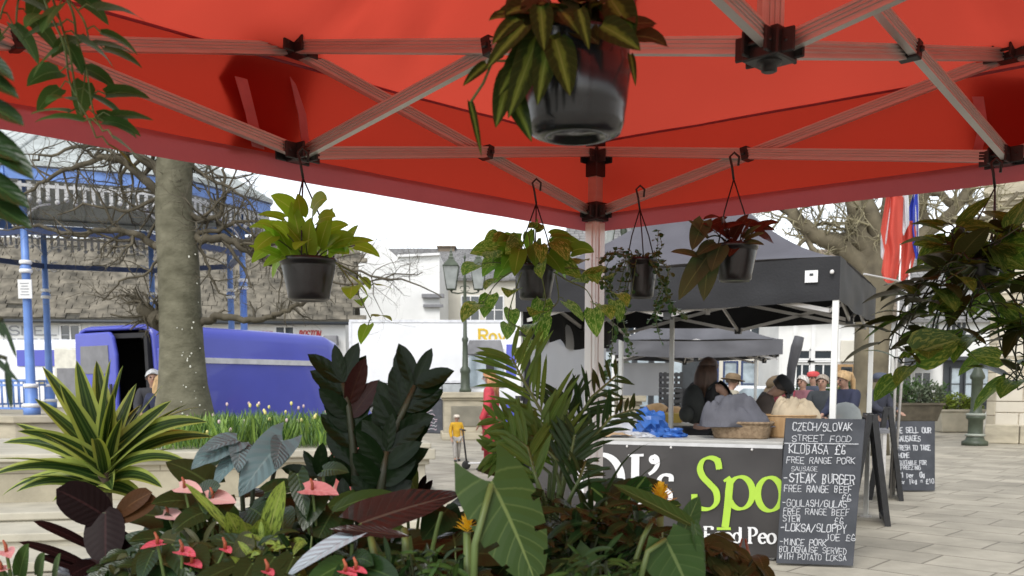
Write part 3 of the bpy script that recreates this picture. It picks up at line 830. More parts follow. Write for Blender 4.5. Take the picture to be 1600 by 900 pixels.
for (a, b, w) in (((4, 500), (26, 560), 9), ((10, 560), (18, 640), 13), ((-20, 470), (8, 530), 16), ((-30, 540), (30, 598), 12)):
    leaf_to(lm, L2(*a, .9), L2(*b, .9), w * .9 / FPX, Vector((.2, -1, .2)), kind='lance', droop=.1, fold=.2, rng=rg)
    sm.tube([Vector((.0, 0, .45)), L2(a[0] - 30, a[1] - 10, .9), L2(*a, .9)], .0022, 5)
fin(t, lm, sm, LM['dark'], M['stem_dark'])
# ================================================================ the plant table in the foreground (its top is just below the picture)
TT = .98
tb = thing('plant_table', 'trestle table carrying the crowd of potted foliage plants', 'table', (-.25, 1.75, 0))
M['table_top'] = mat('dark_table_top', (.05, .045, .04), rough=.7, var=.3, scale=12, bump=.2)
x = MB(); x.box((0, 0, TT - .0225), (2.5, 1.35, .045)); bevel(x.build('top', M['table_top'], tb), .004)
for sx in (-1.15, 1.15):
    for sy in (-.58, .58):
        MB().box((sx, sy, (TT - .045) / 2), (.045, .045, TT - .045)).build('leg', M['alu'], tb)
M['pot_terra'] = mat('brown_nursery_pot', (.10, .045, .028), rough=.55, var=.2, scale=10, bump=.1)
M['pot_white'] = mat('white_ceramic_pot', (.70, .69, .66), rough=.25, var=.05, scale=10)
GT = 'potted plants crowded on the plant table'
def potted(name, label, cat, px, d, rt=.085, h=.15, pm='pot_black', dx=0):
    x = (px - 800) / FPX * d + dx
    b = Vector((x, d, TT))
    t = thing(name, label, cat, b, 0, GT)
    pot = pot_mb((0, 0, 0), rt, rt * .74, h, 22).build('pot', M[pm], t)
    MB().lathe([(rt * .93, h * .9), (rt * .5, h * .93), (0, h * .94)], (0, 0, 0), 18).build('soil', M['soil'], pot)
    return t, b, Vector((0, 0, h * .92)), (lambda px, py, dd=d: P(px, py, dd) - b)
def stalk(sm, c, p, q=None, r=.0035, sag=.02, n=6):
    """petiole from the crown to a leaf base"""
    sm.tube(arc(c, p, sag, n), [r * (1.2 - .5 * i / n) for i in range(n + 1)], 6, False)

# --- dracaena with striped strap leaves
t, b, c, L2 = potted('dracaena', 'spiky dracaena with lime striped strap leaves on the left of table', 'pot plant', 168, 1.85, .10, .17)
lm, sm, cane = MB(), MB(), MB(); rg = random.Random(2)
head = L2(165, 800); tip = L2(163, 735)
cane.tube([c - Vector((0, 0, .03)), c.lerp(head, .5) + Vector((.006, 0, 0)), head, tip], [.016, .015, .015, .012], 8)
D = 1.85
strap = [((172, 700), (290, 682), 26), ((150, 690), (72, 572), 26), ((160, 690), (122, 565), 30), ((166, 690), (152, 565), 30), ((172, 690), (172, 560), 28), ((180, 695), (210, 600), 26), ((178, 700), (262, 622), 30), ((180, 705), (308, 668), 28), ((178, 715), (318, 690), 24), ((175, 720), (285, 735), 22), ((150, 705), (60, 620), 28), ((148, 710), (30, 655), 26), ((145, 720), (20, 700), 22), ((145, 730), (0, 755), 26), ((150, 735), (22, 790), 20), ((150, 740), (40, 778), 24), ((170, 735), (215, 790), 28), ((165, 730), (175, 770), 30), ((178, 728), (245, 770), 24), ((150, 700), (98, 600), 28), ((176, 690), (190, 570), 26), ((165, 705), (140, 610), 30), ((180, 715), (262, 665), 30), ((148, 720), (45, 680), 24), ((170, 700), (240, 640), 30), ((155, 735), (95, 790), 22)]
for (a, e, w) in strap:
    dd = D + rg.uniform(-.10, .06); far = e[1] > 660
    p0 = L2(165 + rg.uniform(-8, 8), a[1] + 25, D); p1 = L2(e[0], e[1], dd)
    dv = p1 - p0; ln = dv.length
    if far: dv = dv + Vector((0, 0, .55 * ln))
    leaf(lm, p0, dv, Vector((rg.uniform(-.2, .2), -.7, .8)), ln * (1.16 if far else 1.02), w * D / FPX * 1.3, 'strap', 1.0 if far else .12, .35, 0, 12, 6, .004, rg, twist=rg.uniform(-.4, .4))
for i in range(16):
    a = rg.uniform(0, 2 * PI); e = rg.uniform(.3, 1.35)
    dv = Vector((math.cos(a) * math.cos(e), math.sin(a) * math.cos(e), math.sin(e)))
    leaf(lm, tip.lerp(head, rg.uniform(-.2, .5)), dv, (0, 0, 1) if e < 1 else (math.cos(a), math.sin(a), .2), rg.uniform(.14, .24), .03, 'strap', rg.uniform(.2, 1.1), .35, 0, 10, 6, .004, rg)
fin(t, lm, None, LM['drac']); cane.build('cane', M['bark_stem'], t)

# --- burgundy rubber plant
t, b, c, L2 = potted('rubber_plant', 'dark burgundy rubber plant standing before the dracaena', 'pot plant', 170, 1.5)
lm, sm, lb_ = MB(), MB(), MB(); D = 1.5
sm.tube([c, L2(172, 900), L2(165, 800)], .007, 7)
for (a, e, w, n) in (((172, 812), (88, 765), 62, (.2, -1, .3)), ((165, 790), (165, 880), 66, (0, -1, .1)), ((150, 860), (52, 815), 22, (0, -.6, 1)), ((140, 885), (30, 848), 20, (0, -.6, 1)), ((172, 850), (200, 915), 48, (.2, -1, .2)), ((150, 880), (110, 900), 30, (-.2, -1, .2)), ((180, 830), (205, 890), 40, (.3, -1, .2)), ((150, 900), (60, 870), 22, (0, -.6, 1))):
    leaf_to(lm, L2(*a), L2(*e, 1.46), w * D / FPX, Vector(n), kind='oval', droop=.25, fold=.12, nl=9)
for (a, e, w, n) in (((178, 812), (248, 782), 40, (-.3, -1, .3)), ((182, 805), (238, 770), 34, (-.3, -1, .4))):
    leaf_to(lb_, L2(*a), L2(*e, 1.47), w * D / FPX, Vector(n), kind='oval', droop=.25, fold=.25, nl=9)
fin(t, lm, sm, LM['burg'], M['stem_dark']); lb_.build('brown_leaves', LM['burg_brown'], t)

# --- ZZ plant: thick stems with paired glossy leaflets
t, b, c, L2 = potted('zz_plant', 'dark glossy zz plant with two tall fans of leaflets', 'pot plant', 570, 1.72, .10, .17)
lm, sm, lr = MB(), MB(), MB(); rg = random.Random(9); D = 1.72
def zz(path, pairs, l0, l1, w, rng, dd=D, dark=()):
    pts = [L2(x, y, dd) for x, y in path]
    sm.tube([c] + pts, [.011] + [.009 - .006 * i / len(pts) for i in range(len(pts))], 7)
    n = len(pts)
    for i in range(pairs):
        f = i / (pairs - 1); k = f * (n - 1); j = min(n - 2, int(k)); q = pts[j].lerp(pts[j + 1], k - j)
        tg = (pts[j + 1] - pts[j]).normalized()
        ln = (l0 + (l1 - l0) * math.sin(PI * (.25 + .6 * f))) * dd / FPX
        for s in (-1, 1):
            sd = tg.cross(Vector((0, -1, .15))).normalized() * s
            dv = tg * rng.uniform(.75, 1.1) + sd * rng.uniform(.55, .9) + Vector((0, rng.uniform(-.35, .25), 0))
            leaf(lr if (i, s) in dark else lm, q, dv, Vector((rng.uniform(-.3, .3), -1, .35)), ln * rng.uniform(.9, 1.1), ln * .50, 'lance', .12, .16, 0, 7, 4, 0, rng)
    leaf(lm, pts[-1], pts[-1] - pts[-2], Vector((0, -1, .2)), l1 * .8 * dd / FPX, l1 * .34 * dd / FPX, 'lance', .05, .2, 0, 7, 4, 0, rng)
zz([(556, 760), (552, 690), (545, 640), (536, 598)], 8, 62, 76, 30, rg, 1.72, {(4, 1), (5, 1)})
zz([(600, 770), (608, 705), (624, 655), (648, 602)], 9, 64, 80, 30, rg, 1.70)
zz([(592, 790), (598, 745), (604, 705)], 4, 62, 76, 34, rg, 1.66)
zz([(540, 800), (512, 770), (498, 745)], 3, 56, 60, 26, rg, 1.66)
fin(t, lm, sm, LM['zz'], M['stem_dark']); lr.build('red_leaflets', LM['zz_red'], t)

# --- silver philodendron
t, b, c, L2 = potted('silver_philodendron', 'silver grey philodendron with drooping lobed leaves beside the zz plant', 'pot plant', 380, 1.6)
lm, sm = MB(), MB(); rg = random.Random(12); D = 1.6
for (a, e, w, n, lb) in (((372, 690), (300, 735), 58, (0, -.8, .8), .1), ((378, 700), (335, 765), 40, (-.3, -.9, .6), .05), ((376, 692), (372, 740), 40, (.4, -.9, .5), .05), ((442, 688), (376, 778), 66, (.3, -.8, .7), .22), ((440, 690), (430, 735), 40, (.6, -.7, .5), .1), ((366, 688), (310, 712), 34, (0, -.7, 1), .05)):
    leaf_to(lm, L2(*a), L2(*e, 1.54), w * D / FPX, Vector(n), kind='heart', droop=.35, fold=.22, lobe=lb, nl=10, wave=.02, rng=rg)
for a in ((374, 690), (441, 690), (400, 700)): stalk(sm, c, L2(*a), r=.0045)
fin(t, lm, sm, LM['silver'], M['stem_dark'])
lm2 = MB()
leaf_to(lm2, L2(380, 690, 1.62), L2(385, 735, 1.6), .05, Vector((.4, -1, .2)), kind='lance', droop=.3, fold=.2)
leaf_to(lm2, L2(352, 700, 1.62), L2(310, 730, 1.66), .05, Vector((.4, -1, .2)), kind='lance', droop=.3, fold=.2)
lm2.build('green_leaves', LM['dark'], t)
# pale silver leaf, its own plant lower down
t, b, c, L2 = potted('silver_leaf_plant', 'pale silver leaved plant at the front edge of the table', 'pot plant', 540, 1.28, .07, .12)
lm, sm = MB(), MB(); D = 1.28
leaf_to(lm, L2(552, 838), L2(448, 905, 1.2), 58 * D / FPX, Vector((-.4, -.55, .8)), kind='heart', droop=.25, fold=.2, lobe=.12, nl=10)
stalk(sm, c, L2(550, 850)); 
fin(t, lm, sm, LM['silver_pale'], M['stem'])
lm = MB(); leaf_to(lm, L2(540, 880, 1.25), L2(470, 925, 1.2), 44 * D / FPX, Vector((.3, -.8, .3)), kind='heart', droop=.3, fold=.2); lm.build('green_leaf', LM['mid'], t)

# --- anthuriums: heart spathes with a spadix
def anthurium(label, px, d, flowers, leaves, fm, lf='dark', rt=.07, seed=1):
    t, b, c, L2 = potted('anthurium', label, 'pot plant', px, d, rt, .13)
    lm, sm = MB(), MB(); rg = random.Random(seed)
    for (x, y, w, dirx, up) in flowers:
        q = L2(x, y, d - .03); stalk(sm, c, q, r=.003, sag=.01); fm_, sp = MB(), MB()
        dv = Vector((dirx, -.25, -.02))
        leaf(fm_, q - dv.normalized() * w * .25 * d / FPX, dv, Vector((0, -.75 * up, .8)), 1.15 * w * d / FPX, w * .85 * d / FPX, 'heart', .25, .12, .14, 8, 6, .01, rg, curl=-.1)
        sp.tube([q, q + Vector((.001, -.003, .009)), q + Vector((-.002, -.004, .017))], [.0025, .0024, .0013], 7)
        fo = fm_.build('flower', LM[fm], t); sp.build('spadix', M['spadix'], fo)
    for (a, e, w) in leaves:
        q = L2(*a, d); stalk(sm, c, q, r=.003)
        leaf_to(lm, q, L2(*e, d - .04), w * d / FPX, Vector((rg.uniform(-.3, .3), -.9, .6)), kind='heart', droop=.35, fold=.12, lobe=.14, rng=rg)
    crown(lm, sm, c, 9, (.06, .14), (.09, .13), .6, el=(15, 75), rng=rg, lobe=.14)
    fin(t, lm, sm, LM[lf], M['stem'])
    return t
anthurium('coral anthurium with one flower standing above the silver leaf', 505, 1.45, [(488, 765, 50, 1, .6)], [((495, 760), (475, 830), 60), ((520, 800), (495, 850), 50), ((465, 740), (478, 810), 40), ((505, 735), (545, 740), 34)], 'coral', seed=3)
anthurium('pale pink anthurium with small flowers beside the silver philodendron', 325, 1.5, [(332, 778, 46, 1, .8), (288, 762, 40, .6, .8), (262, 805, 42, .5, .5)], [((310, 780), (345, 760), 50), ((300, 770), (320, 810), 60), ((350, 775), (330, 820), 50), ((280, 840), (260, 800), 44)], 'palepink', seed=4)
anthurium('pink anthurium with several flowers low at the left', 270, 1.32, [(285, 862, 34, .4, .4), (246, 850, 30, -.3, .4), (300, 880, 30, .3, .3), (352, 858, 24, .2, .3)], [((270, 850), (300, 920), 46), ((240, 860), (220, 910), 46), ((300, 860), (320, 900), 50), ((330, 870), (360, 920), 44), ((250, 880), (275, 930), 50)], 'pink', seed=5)
anthurium('pink anthurium with flowers at the very bottom centre', 420, 1.25, [(418, 893, 24, .2, .3), (540, 893, 30, .3, .3), (556, 890, 26, .4, .3)], [((430, 870), (400, 920), 56), ((460, 870), (440, 920), 50), ((395, 880), (370, 930), 50), ((500, 880), (520, 930), 60)], 'pink', seed=6)
anthurium('salmon anthurium in the bottom left corner', 20, 1.35, [(10, 862, 34, .2, .5), (2, 890, 30, -.2, .4)], [((30, 900), (45, 850), 40), ((60, 900), (70, 865), 36), ((85, 905), (95, 865), 30), ((10, 905), (-20, 860), 46)], 'coral', lf='mid', seed=7)

# --- speckled dumb cane
t, b, c, L2 = potted('dumb_cane', 'dumb cane with yellow leaves speckled dark green in the middle', 'pot plant', 410, 1.42)
lm, sm = MB(), MB(); rg = random.Random(14); D = 1.42
for (a, e, w, n) in (((412, 865), (444, 752), 46, (-.2, -1, .2)), ((372, 845), (288, 755), 22, (.3, -.7, .9)), ((380, 850), (355, 800), 40, (.2, -1, .3)), ((400, 870), (350, 900), 50, (0, -.8, .8)), ((430, 870), (480, 850), 44, (0, -.8, .8)), ((410, 875), (450, 920), 54, (0, -.8, .8)), ((395, 860), (380, 815), 44, (.1, -1, .3)), ((385, 872), (330, 840), 40, (0, -.8, .8)), ((425, 868), (470, 885), 44, (0, -.8, .8)), ((405, 862), (410, 810), 40, (.2, -1, .2))):
    stalk(sm, c, L2(*a), r=.004, sag=0)
    leaf_to(lm, L2(*a), L2(*e, D - .04), w * D / FPX, Vector(n), kind='lance', droop=.25, fold=.2, nl=9, rng=rg)
fin(t, lm, sm, LM['speckle'])

# --- bronze philodendron leaf across the middle
t, b, c, L2 = potted('bronze_philodendron', 'bronze philodendron with one broad glossy leaf spread across the middle', 'pot plant', 650, 1.4)
lm, sm, lg_ = MB(), MB(), MB(); D = 1.4
leaf(lm, L2(562, 818, 1.38), L2(722, 762, 1.42) - L2(562, 818, 1.38), Vector((.1, -.62, .9)), 168 * D / FPX, 92 * D / FPX, 'heart', .12, .05, .16, 12, 8, .015, R, curl=-.12)
leaf(lm, L2(640, 838, 1.3), L2(520, 822, 1.28) - L2(640, 838, 1.3), Vector((0, -.5, 1)), 118 * D / FPX, 34 * D / FPX, 'lance', .1, .1, 0, 9, 4, .02, R)
leaf_to(lg_, L2(700, 795, 1.44), L2(660, 845, 1.4), 66 * D / FPX, Vector((-.2, -1, .2)), kind='heart', droop=.1, fold=.1)
leaf_to(lg_, L2(690, 800, 1.46), L2(720, 830, 1.44), 60 * D / FPX, Vector((-.2, -1, .2)), kind='heart', droop=.1, fold=.1)
for a in ((562, 818), (640, 838), (690, 800)): stalk(sm, c, L2(*a, 1.38), r=.0045)
sm.tube([L2(632, 930, 1.33), L2(634, 850, 1.33), L2(632, 828, 1.36)], .0055, 7); sm.tube([L2(600, 930, 1.33), L2(586, 870, 1.33), L2(578, 835, 1.36)], .0055, 7)
fin(t, lm, sm, LM['bronze'], M['stem']); lg_.build('green_leaves', LM['dark'], t)

# --- monstera with cut leaf
t, b, c, L2 = potted('monstera', 'monstera with a big cut leaf hanging in front of the palm', 'pot plant', 800, 1.3, .10, .16)
lm, sm = MB(), MB(); D = 1.3
leaf(lm, L2(768, 752, 1.25), Vector((.36, -.16, -.70)), Vector((.25, -1, .15)), 176 * D / FPX, 132 * D / FPX, 'heart', .35, -.06, .30, 9, 10, .012, R, slits=4, curl=.10)
leaf(lm, L2(880, 880, 1.36), Vector((.1, -.1, -.4)), Vector((0, -1, .3)), .13, .12, 'heart', .3, .05, .2, 9, 8, .006, R, slits=6)
sm.tube([c, L2(738, 960, 1.24), L2(742, 850, 1.225), L2(768, 756, 1.24)], [.007, .0055, .0048, .004], 7)
stalk(sm, c, L2(880, 880, 1.36))
for (a, e, w) in (((755, 745), (740, 800), 26), ((790, 860), (745, 920), 60)):
    pass
fin(t, lm, sm, LM['monstera'])
# --- areca palm
t, b, c, L2 = potted('areca_palm', 'feathery green areca palm in the middle beside the white post', 'pot plant', 850, 1.75, .10, .18)
lm, sm, ld = MB(), MB(), MB(); rg = random.Random(17); D = 1.75
def frond(path, n, ln, w, lmb, rng, dd=D, sprd=(.5, .9), skip=.25):
    pts = arc(L2(*path[0], dd), L2(*path[1], dd), 0, 4) if len(path) == 2 else [L2(x, y, dd + (0 if i == 0 else rng.uniform(-.05, .05))) for i, (x, y) in enumerate(path)]
    sm.tube([c] + pts, [.005] + [.0042 - .003 * i / len(pts) for i in range(len(pts))], 5, False)
    m = len(pts)
    for i in range(n):
        f = skip + (1 - skip) * i / (n - 1); k = f * (m - 1); j = min(m - 2, int(k)); q = pts[j].lerp(pts[j + 1], k - j)
        tg = (pts[j + 1] - pts[j]).normalized()
        l = ln * dd / FPX * (.55 + .6 * math.sin(PI * min(1, .15 + .8 * f)))
        for s in (-1, 1):
            sd = tg.cross(Vector((rng.uniform(-.15, .15), -1, .1))).normalized() * s
            dv = tg * rng.uniform(.6, 1.0) + sd * rng.uniform(*sprd) + Vector((0, rng.uniform(-.3, .3), .15))
            leaf(lmb, q, dv, Vector((rng.uniform(-.4, .4), -1, .5)), l, w * dd / FPX, 'lance', rng.uniform(.1, .5), .3, 0, 6, 2, 0, rng)
frond([(868, 720), (850, 650), (815, 590), (800, 560)], 13, 88, 9.5, lm, rg, 1.72)
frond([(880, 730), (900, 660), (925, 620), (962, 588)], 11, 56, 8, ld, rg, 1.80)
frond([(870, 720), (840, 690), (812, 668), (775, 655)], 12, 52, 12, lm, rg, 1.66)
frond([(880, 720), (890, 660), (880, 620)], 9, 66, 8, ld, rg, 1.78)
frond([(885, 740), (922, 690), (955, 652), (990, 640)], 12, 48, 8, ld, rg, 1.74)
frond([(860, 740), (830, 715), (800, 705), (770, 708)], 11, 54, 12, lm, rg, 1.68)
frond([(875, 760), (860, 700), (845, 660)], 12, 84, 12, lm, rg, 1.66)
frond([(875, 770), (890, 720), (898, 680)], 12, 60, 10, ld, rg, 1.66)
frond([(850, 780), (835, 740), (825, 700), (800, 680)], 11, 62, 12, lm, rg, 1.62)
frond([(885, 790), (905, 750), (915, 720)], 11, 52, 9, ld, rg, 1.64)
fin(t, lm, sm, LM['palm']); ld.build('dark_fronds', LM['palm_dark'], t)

# --- calathea
t, b, c, L2 = potted('calathea', 'striped green calathea leaves right of the white post', 'pot plant', 990, 1.6)
lm, sm = MB(), MB(); rg = random.Random(19); D = 1.6
for (a, e, w, n) in (((975, 790), (1010, 745), 36, (.2, -1, .4)), ((960, 800), (1012, 830), 44, (0, -1, .4)), ((950, 790), (990, 800), 34, (0, -.7, .8)), ((985, 770), (1020, 758), 34, (.2, -1, .3)), ((940, 800), (935, 840), 40, (0, -1, .3)), ((1000, 850), (1030, 830), 34, (0, -1, .4)), ((955, 835), (985, 880), 44, (0, -1, .4)), ((1010, 800), (1065, 790), 26, (0, -.8, .8)), ((930, 820), (900, 790), 36, (0, -1, .4)), ((945, 780), (920, 760), 30, (0, -1, .4))):
    stalk(sm, c, L2(*a)); leaf_to(lm, L2(*a), L2(*e, D - .03), w * D / FPX, Vector(n), kind='oval', droop=.2, fold=.12, nl=8, rng=rg)
crown(lm, sm, c, 14, (.05, .13), (.08, .11), .55, kind='oval', el=(20, 80), rng=rg, lobe=0)
fin(t, lm, sm, LM['calathea'])
# --- dark fern-like bush under the palm
t, b, c, L2 = potted('dark_bush', 'low dark glossy leaved bush beneath the areca palm', 'pot plant', 900, 1.42, .11, .12)
lm, sm = MB(), MB(); rg = random.Random(23)
for i in range(170):
    x, y = rg.uniform(842, 1012), rg.uniform(795, 925)
    dd = rg.uniform(1.36, 1.55)
    q = L2(x, y, dd)
    dv = Vector((rg.uniform(-1, 1), rg.uniform(-1, .2), rg.uniform(-.3, .8)))
    leaf(lm, q, dv, (rg.uniform(-.3, .3), -.5, 1), rg.uniform(.04, .08), rg.uniform(.012, .024), 'lance', rg.uniform(.4, 1.2), .25, 0, 6, 2, .02, rg)
    if i % 4 == 0: stalk(sm, c, q, r=.002)
fin(t, lm, sm, LM['dark'], M['stem_dark'])
# grass-like spider leaves
t, b, c, L2 = potted('spider_plant', 'fine grassy leaved plant with arching blades by the post foot', 'pot plant', 925, 1.55, .07, .14)
lm = MB(); rg = random.Random(24)
for i in range(70):
    a = rg.uniform(0, 2 * PI); e = rg.uniform(.5, 1.4)
    dv = Vector((math.cos(a) * math.cos(e), math.sin(a) * math.cos(e), math.sin(e)))
    leaf(lm, c + Vector((0, 0, .10)), dv, (-math.cos(a), -math.sin(a), 1.5), rg.uniform(.16, .27), .009, 'strap', rg.uniform(1.2, 2.2), .3, 0, 10, 2, 0, rg)
MB().tube([c, c + Vector((0, 0, .11))], .012, 7).build('stem', M['stem'], t)
lm.build('foliage', LM['palm_dark'], t)

# --- big pointed philodendron on the right
t, b, c, L2 = potted('arrowhead_philodendron', 'tall philodendron with big arrow shaped leaves before the stall banner', 'pot plant', 1050, 1.35, .10, .15)
lm, sm = MB(), MB(); D = 1.35; rg = random.Random(26)
leaf(lm, L2(1090, 825, 1.33), L2(955, 752, 1.40) - L2(1090, 825, 1.33), Vector((.3, -.8, 1)), 158 * D / FPX, 46 * D / FPX, 'lance', .05, .30, .0, 10, 6, .004, R)
leaf(lm, L2(1040, 842, 1.30), Vector((.24, -.06, -.5)), Vector((.15, -1, .2)), 135 * D / FPX, 108 * D / FPX, 'arrow', .2, .04, .12, 10, 6, .004, R)
leaf(lm, L2(1060, 850, 1.36), L2(1094, 770, 1.39) - L2(1060, 850, 1.36), Vector((.5, -1, .1)), 88 * D / FPX, 50 * D / FPX, 'lance', .05, .1, 0, 8, 4, 0, R)
leaf(lm, L2(1085, 820, 1.31), Vector((.12, 0, -.5)), Vector((.8, -.8, .2)), 86 * D / FPX, 34 * D / FPX, 'arrow', .2, .1, .1, 8, 4, 0, R)
sm.tube([c, L2(1000, 905, 1.28), L2(1012, 862, 1.28), L2(1040, 843, 1.295)], [.006, .0045, .004, .0035], 7)
sm.tube([c, L2(985, 900, 1.34), L2(1005, 840, 1.34), L2(1018, 815, 1.36)], [.006, .0045, .004, .0035], 7)
stalk(sm, c, L2(1090, 825, 1.33), r=.005); stalk(sm, c, L2(1060, 850, 1.36), r=.005)
fin(t, lm, sm, LM['philo'], M['stem'])

# --- guzmanias (yellow bracts)
def guzmania(label, px, py, d, sz, seed):
    t, b, c, L2 = potted('guzmania', label, 'pot plant', px, d, .06, .12)
    rg = random.Random(seed); lm, lf, sm = MB(), MB(), MB()
    q = L2(px, py + sz * .5); sm.tube([c, c.lerp(q, .5), q], .006, 6)
    s = sz * d / FPX
    for i in range(34):
        f = i / 33; a = i * 2.4; e = .25 + 1.1 * f
        dv = Vector((math.cos(a) * math.cos(e), math.sin(a) * math.cos(e), math.sin(e)))
        leaf(lm, q + Vector((0, 0, s * .45 * f)), dv, (-math.cos(a) * .6, -math.sin(a) * .6, 1), s * (.66 - .3 * f), s * .17, 'lance', rg.uniform(-.3, .5), .25, 0, 6, 2, 0, rg)
    for i in range(18):
        a = rg.uniform(0, 2 * PI); e = rg.uniform(.3, 1.1)
        dv = Vector((math.cos(a) * math.cos(e), math.sin(a) * math.cos(e), math.sin(e)))
        leaf(lf, c + Vector((0, 0, .01)), dv, (-math.cos(a), -math.sin(a), 1.5), rg.uniform(.13, .2), .024, 'strap', 1.2, .3, 0, 9, 2, 0, rg)
    lf.build('foliage', LM['mid'], t); lm.build('flower', LM['yellow'], t); sm.build('stems', M['stem'], t)
guzmania('yellow guzmania flower in front of the banner lettering', 1032, 764, 1.5, 46, 1)
guzmania('yellow guzmania flower left of the monstera leaf', 730, 812, 1.3, 40, 2)
# --- copper leaved plant low on the right
t, b, c, L2 = potted('copper_plant', 'low coppery leaved bush at the right end of table', 'pot plant', 1130, 1.55, .08, .10, 'pot_terra')
lm, sm = MB(), MB(); rg = random.Random(29)
for i in range(90):
    x, y = rg.gauss(1128, 32), rg.uniform(848, 930)
    if y < 866 and abs(x - 1125) > 26: continue
    q = L2(x, y, rg.uniform(1.48, 1.62))
    leaf(lm, q, (rg.uniform(-1, 1), rg.uniform(-1, .2), rg.uniform(-.4, .5)), (rg.uniform(-.3, .3), -.5, 1), rg.uniform(.035, .06), rg.uniform(.02, .03), 'oval', rg.uniform(.4, 1.2), .25, 0, 5, 2, .02, rg)
    if i % 4 == 0: stalk(sm, c, q, r=.0018)
fin(t, lm, sm, LM['copper'], M['stem_dark'])
# small wire tower on the table edge
wt = thing('wire_obelisk', 'small copper wire tower standing among the copper leaves', 'ornament', Vector(((1166 - 800) / FPX * 1.7, 1.7, TT)))
mb = MB(); z1 = P(1166, 842, 1.7).z - TT
for k in range(4):
    a = k * PI / 2 + .4
    mb.tube([Vector((.026 * math.cos(a), .026 * math.sin(a), 0)), Vector((.020 * math.cos(a), .020 * math.sin(a), z1 * .8)), Vector((.004 * math.cos(a), .004 * math.sin(a), z1))], .0016, 5)
for i in range(7):
    z = z1 * (.45 + .07 * i); r_ = .022 - .0022 * i
    mb.tube([Vector((r_ * math.cos(a * PI / 8), r_ * math.sin(a * PI / 8), z + .004 * math.sin(a))) for a in range(17)], .0014, 4)
mb.build('wire_frame', mat('copper_wire', (.30, .15, .09), rough=.4, metal=.6), wt)
# --- fillers of differing kinds, low among the rest
def filler(name, label, px, d, lf, n, pet, L, ratio, kind, seed, el=(15, 80), lift=0.0, pm='pot_black', droop=(.3, 1.0)):
    t, b, c, L2 = potted(name, label, 'pot plant', px, d, .075, .13, pm)
    lm, sm = MB(), MB(); rg = random.Random(seed)
    c2 = c + Vector((0, 0, lift))
    if lift: sm.tube([c, c2], .007, 6)
    n = int(n * 1.45); L = (L[0] * .68, L[1] * .85)
    crown(lm, sm, c2, n, pet, L, ratio, kind=kind, el=el, rng=rg, lobe=.12 if kind == 'heart' else 0, droop=droop)
    fin(t, lm, sm, LM[lf])
    return t, L2
for a in (
    ('peace_lily', 'dark leaved peace lily low between anthurium and zz plant', 560, 1.5, 'dark', 30, (.07, .15), (.10, .15), .42, 'lance', 51, .02),
    ('peace_lily', 'lush peace lily filling the gap beneath the bronze leaf', 690, 1.62, 'dark', 36, (.05, .14), (.11, .16), .42, 'lance', 52, .02),
    ('peace_lily', 'mid green peace lily below the silver philodendron', 440, 1.6, 'mid', 32, (.07, .17), (.10, .15), .42, 'lance', 53, .03),
    ('heartleaf_plant', 'dark heart leaved plant low beside the rubber plant', 235, 1.55, 'dark', 13, (.03, .08), (.08, .11), .68, 'heart', 54, .0),
    ('heartleaf_plant', 'bright heart leaved plant below the guzmania left of monstera', 760, 1.5, 'mid', 26, (.05, .12), (.07, .11), .68, 'heart', 55, .02),
    ('heartleaf_plant', 'green heart leaved plant low beside the arrow leaves', 1000, 1.36, 'mid', 22, (.03, .09), (.06, .09), .68, 'heart', 56, .03),
    ('peace_lily', 'dark peace lily at the front beneath the monstera leaf', 830, 1.22, 'dark', 26, (.04, .09), (.09, .13), .42, 'lance', 57, .04),
    ('mottled_plant', 'brown mottled leaved plant between the pink anthuriums', 340, 1.4, 'copper', 28, (.06, .13), (.09, .12), .55, 'oval', 58, .05),
    ('peace_lily', 'dark peace lily at the front left of the pale silver leaf', 470, 1.34, 'dark', 32, (.06, .14), (.09, .14), .44, 'lance', 59, .05),
    ('peace_lily', 'leafy peace lily in front of the bronze philodendron pot', 620, 1.24, 'dark', 30, (.04, .09), (.08, .12), .44, 'lance', 60, .05),
    ('heartleaf_plant', 'deep green heart leaved plant under the drooping silver leaves', 370, 1.55, 'dark', 34, (.06, .17), (.09, .13), .7, 'heart', 61, .08),
    ('heartleaf_plant', 'deep green heart leaved plant between bronze leaf and monstera', 715, 1.38, 'dark', 30, (.05, .12), (.08, .12), .7, 'heart', 62, .05),
    ('heartleaf_plant', 'dark heart leaved plant at the foot of the zz plant', 590, 1.6, 'dark', 24, (.05, .12), (.08, .12), .7, 'heart', 63, .03),
    ('heartleaf_plant', 'dark heart leaved plant among the low pink anthuriums', 290, 1.45, 'dark', 26, (.04, .12), (.08, .11), .7, 'heart', 64, .06),
    ('peace_lily', 'mid green peace lily beneath the areca fronds', 880, 1.62, 'dark', 40, (.06, .18), (.11, .16), .4, 'lance', 65, .06)): filler(*a[:11], lift=a[11])
# bright young leaf and curled dark leaf behind the bronze one
t, b, c, L2 = potted('heartleaf_plant', 'small plant with one bright folded leaf behind the bronze leaf', 'pot plant', 640, 1.85, .06, .12)
lm, sm, lk = MB(), MB(), MB()
for (a, e, w) in (((632, 728), (618, 770), 36), ((634, 728), (650, 772), 36)): leaf_to(lm, L2(*a), L2(*e, 1.8), w * 1.85 / FPX, Vector((0, -1, .2)), kind='heart', droop=.1, fold=.15, lobe=.1)
for (a, e, w) in (((655, 770), (666, 742), 14), ((662, 772), (676, 750), 14)): leaf_to(lk, L2(*a), L2(*e, 1.82), w * 1.85 / FPX, Vector((0, -1, .2)), kind='lance', droop=.1, fold=.4)
stalk(sm, c, L2(633, 730)); stalk(sm, c, L2(660, 772))
fin(t, lm, sm, LM['mid']); lk.build('curled_leaf', LM['burg'], t)

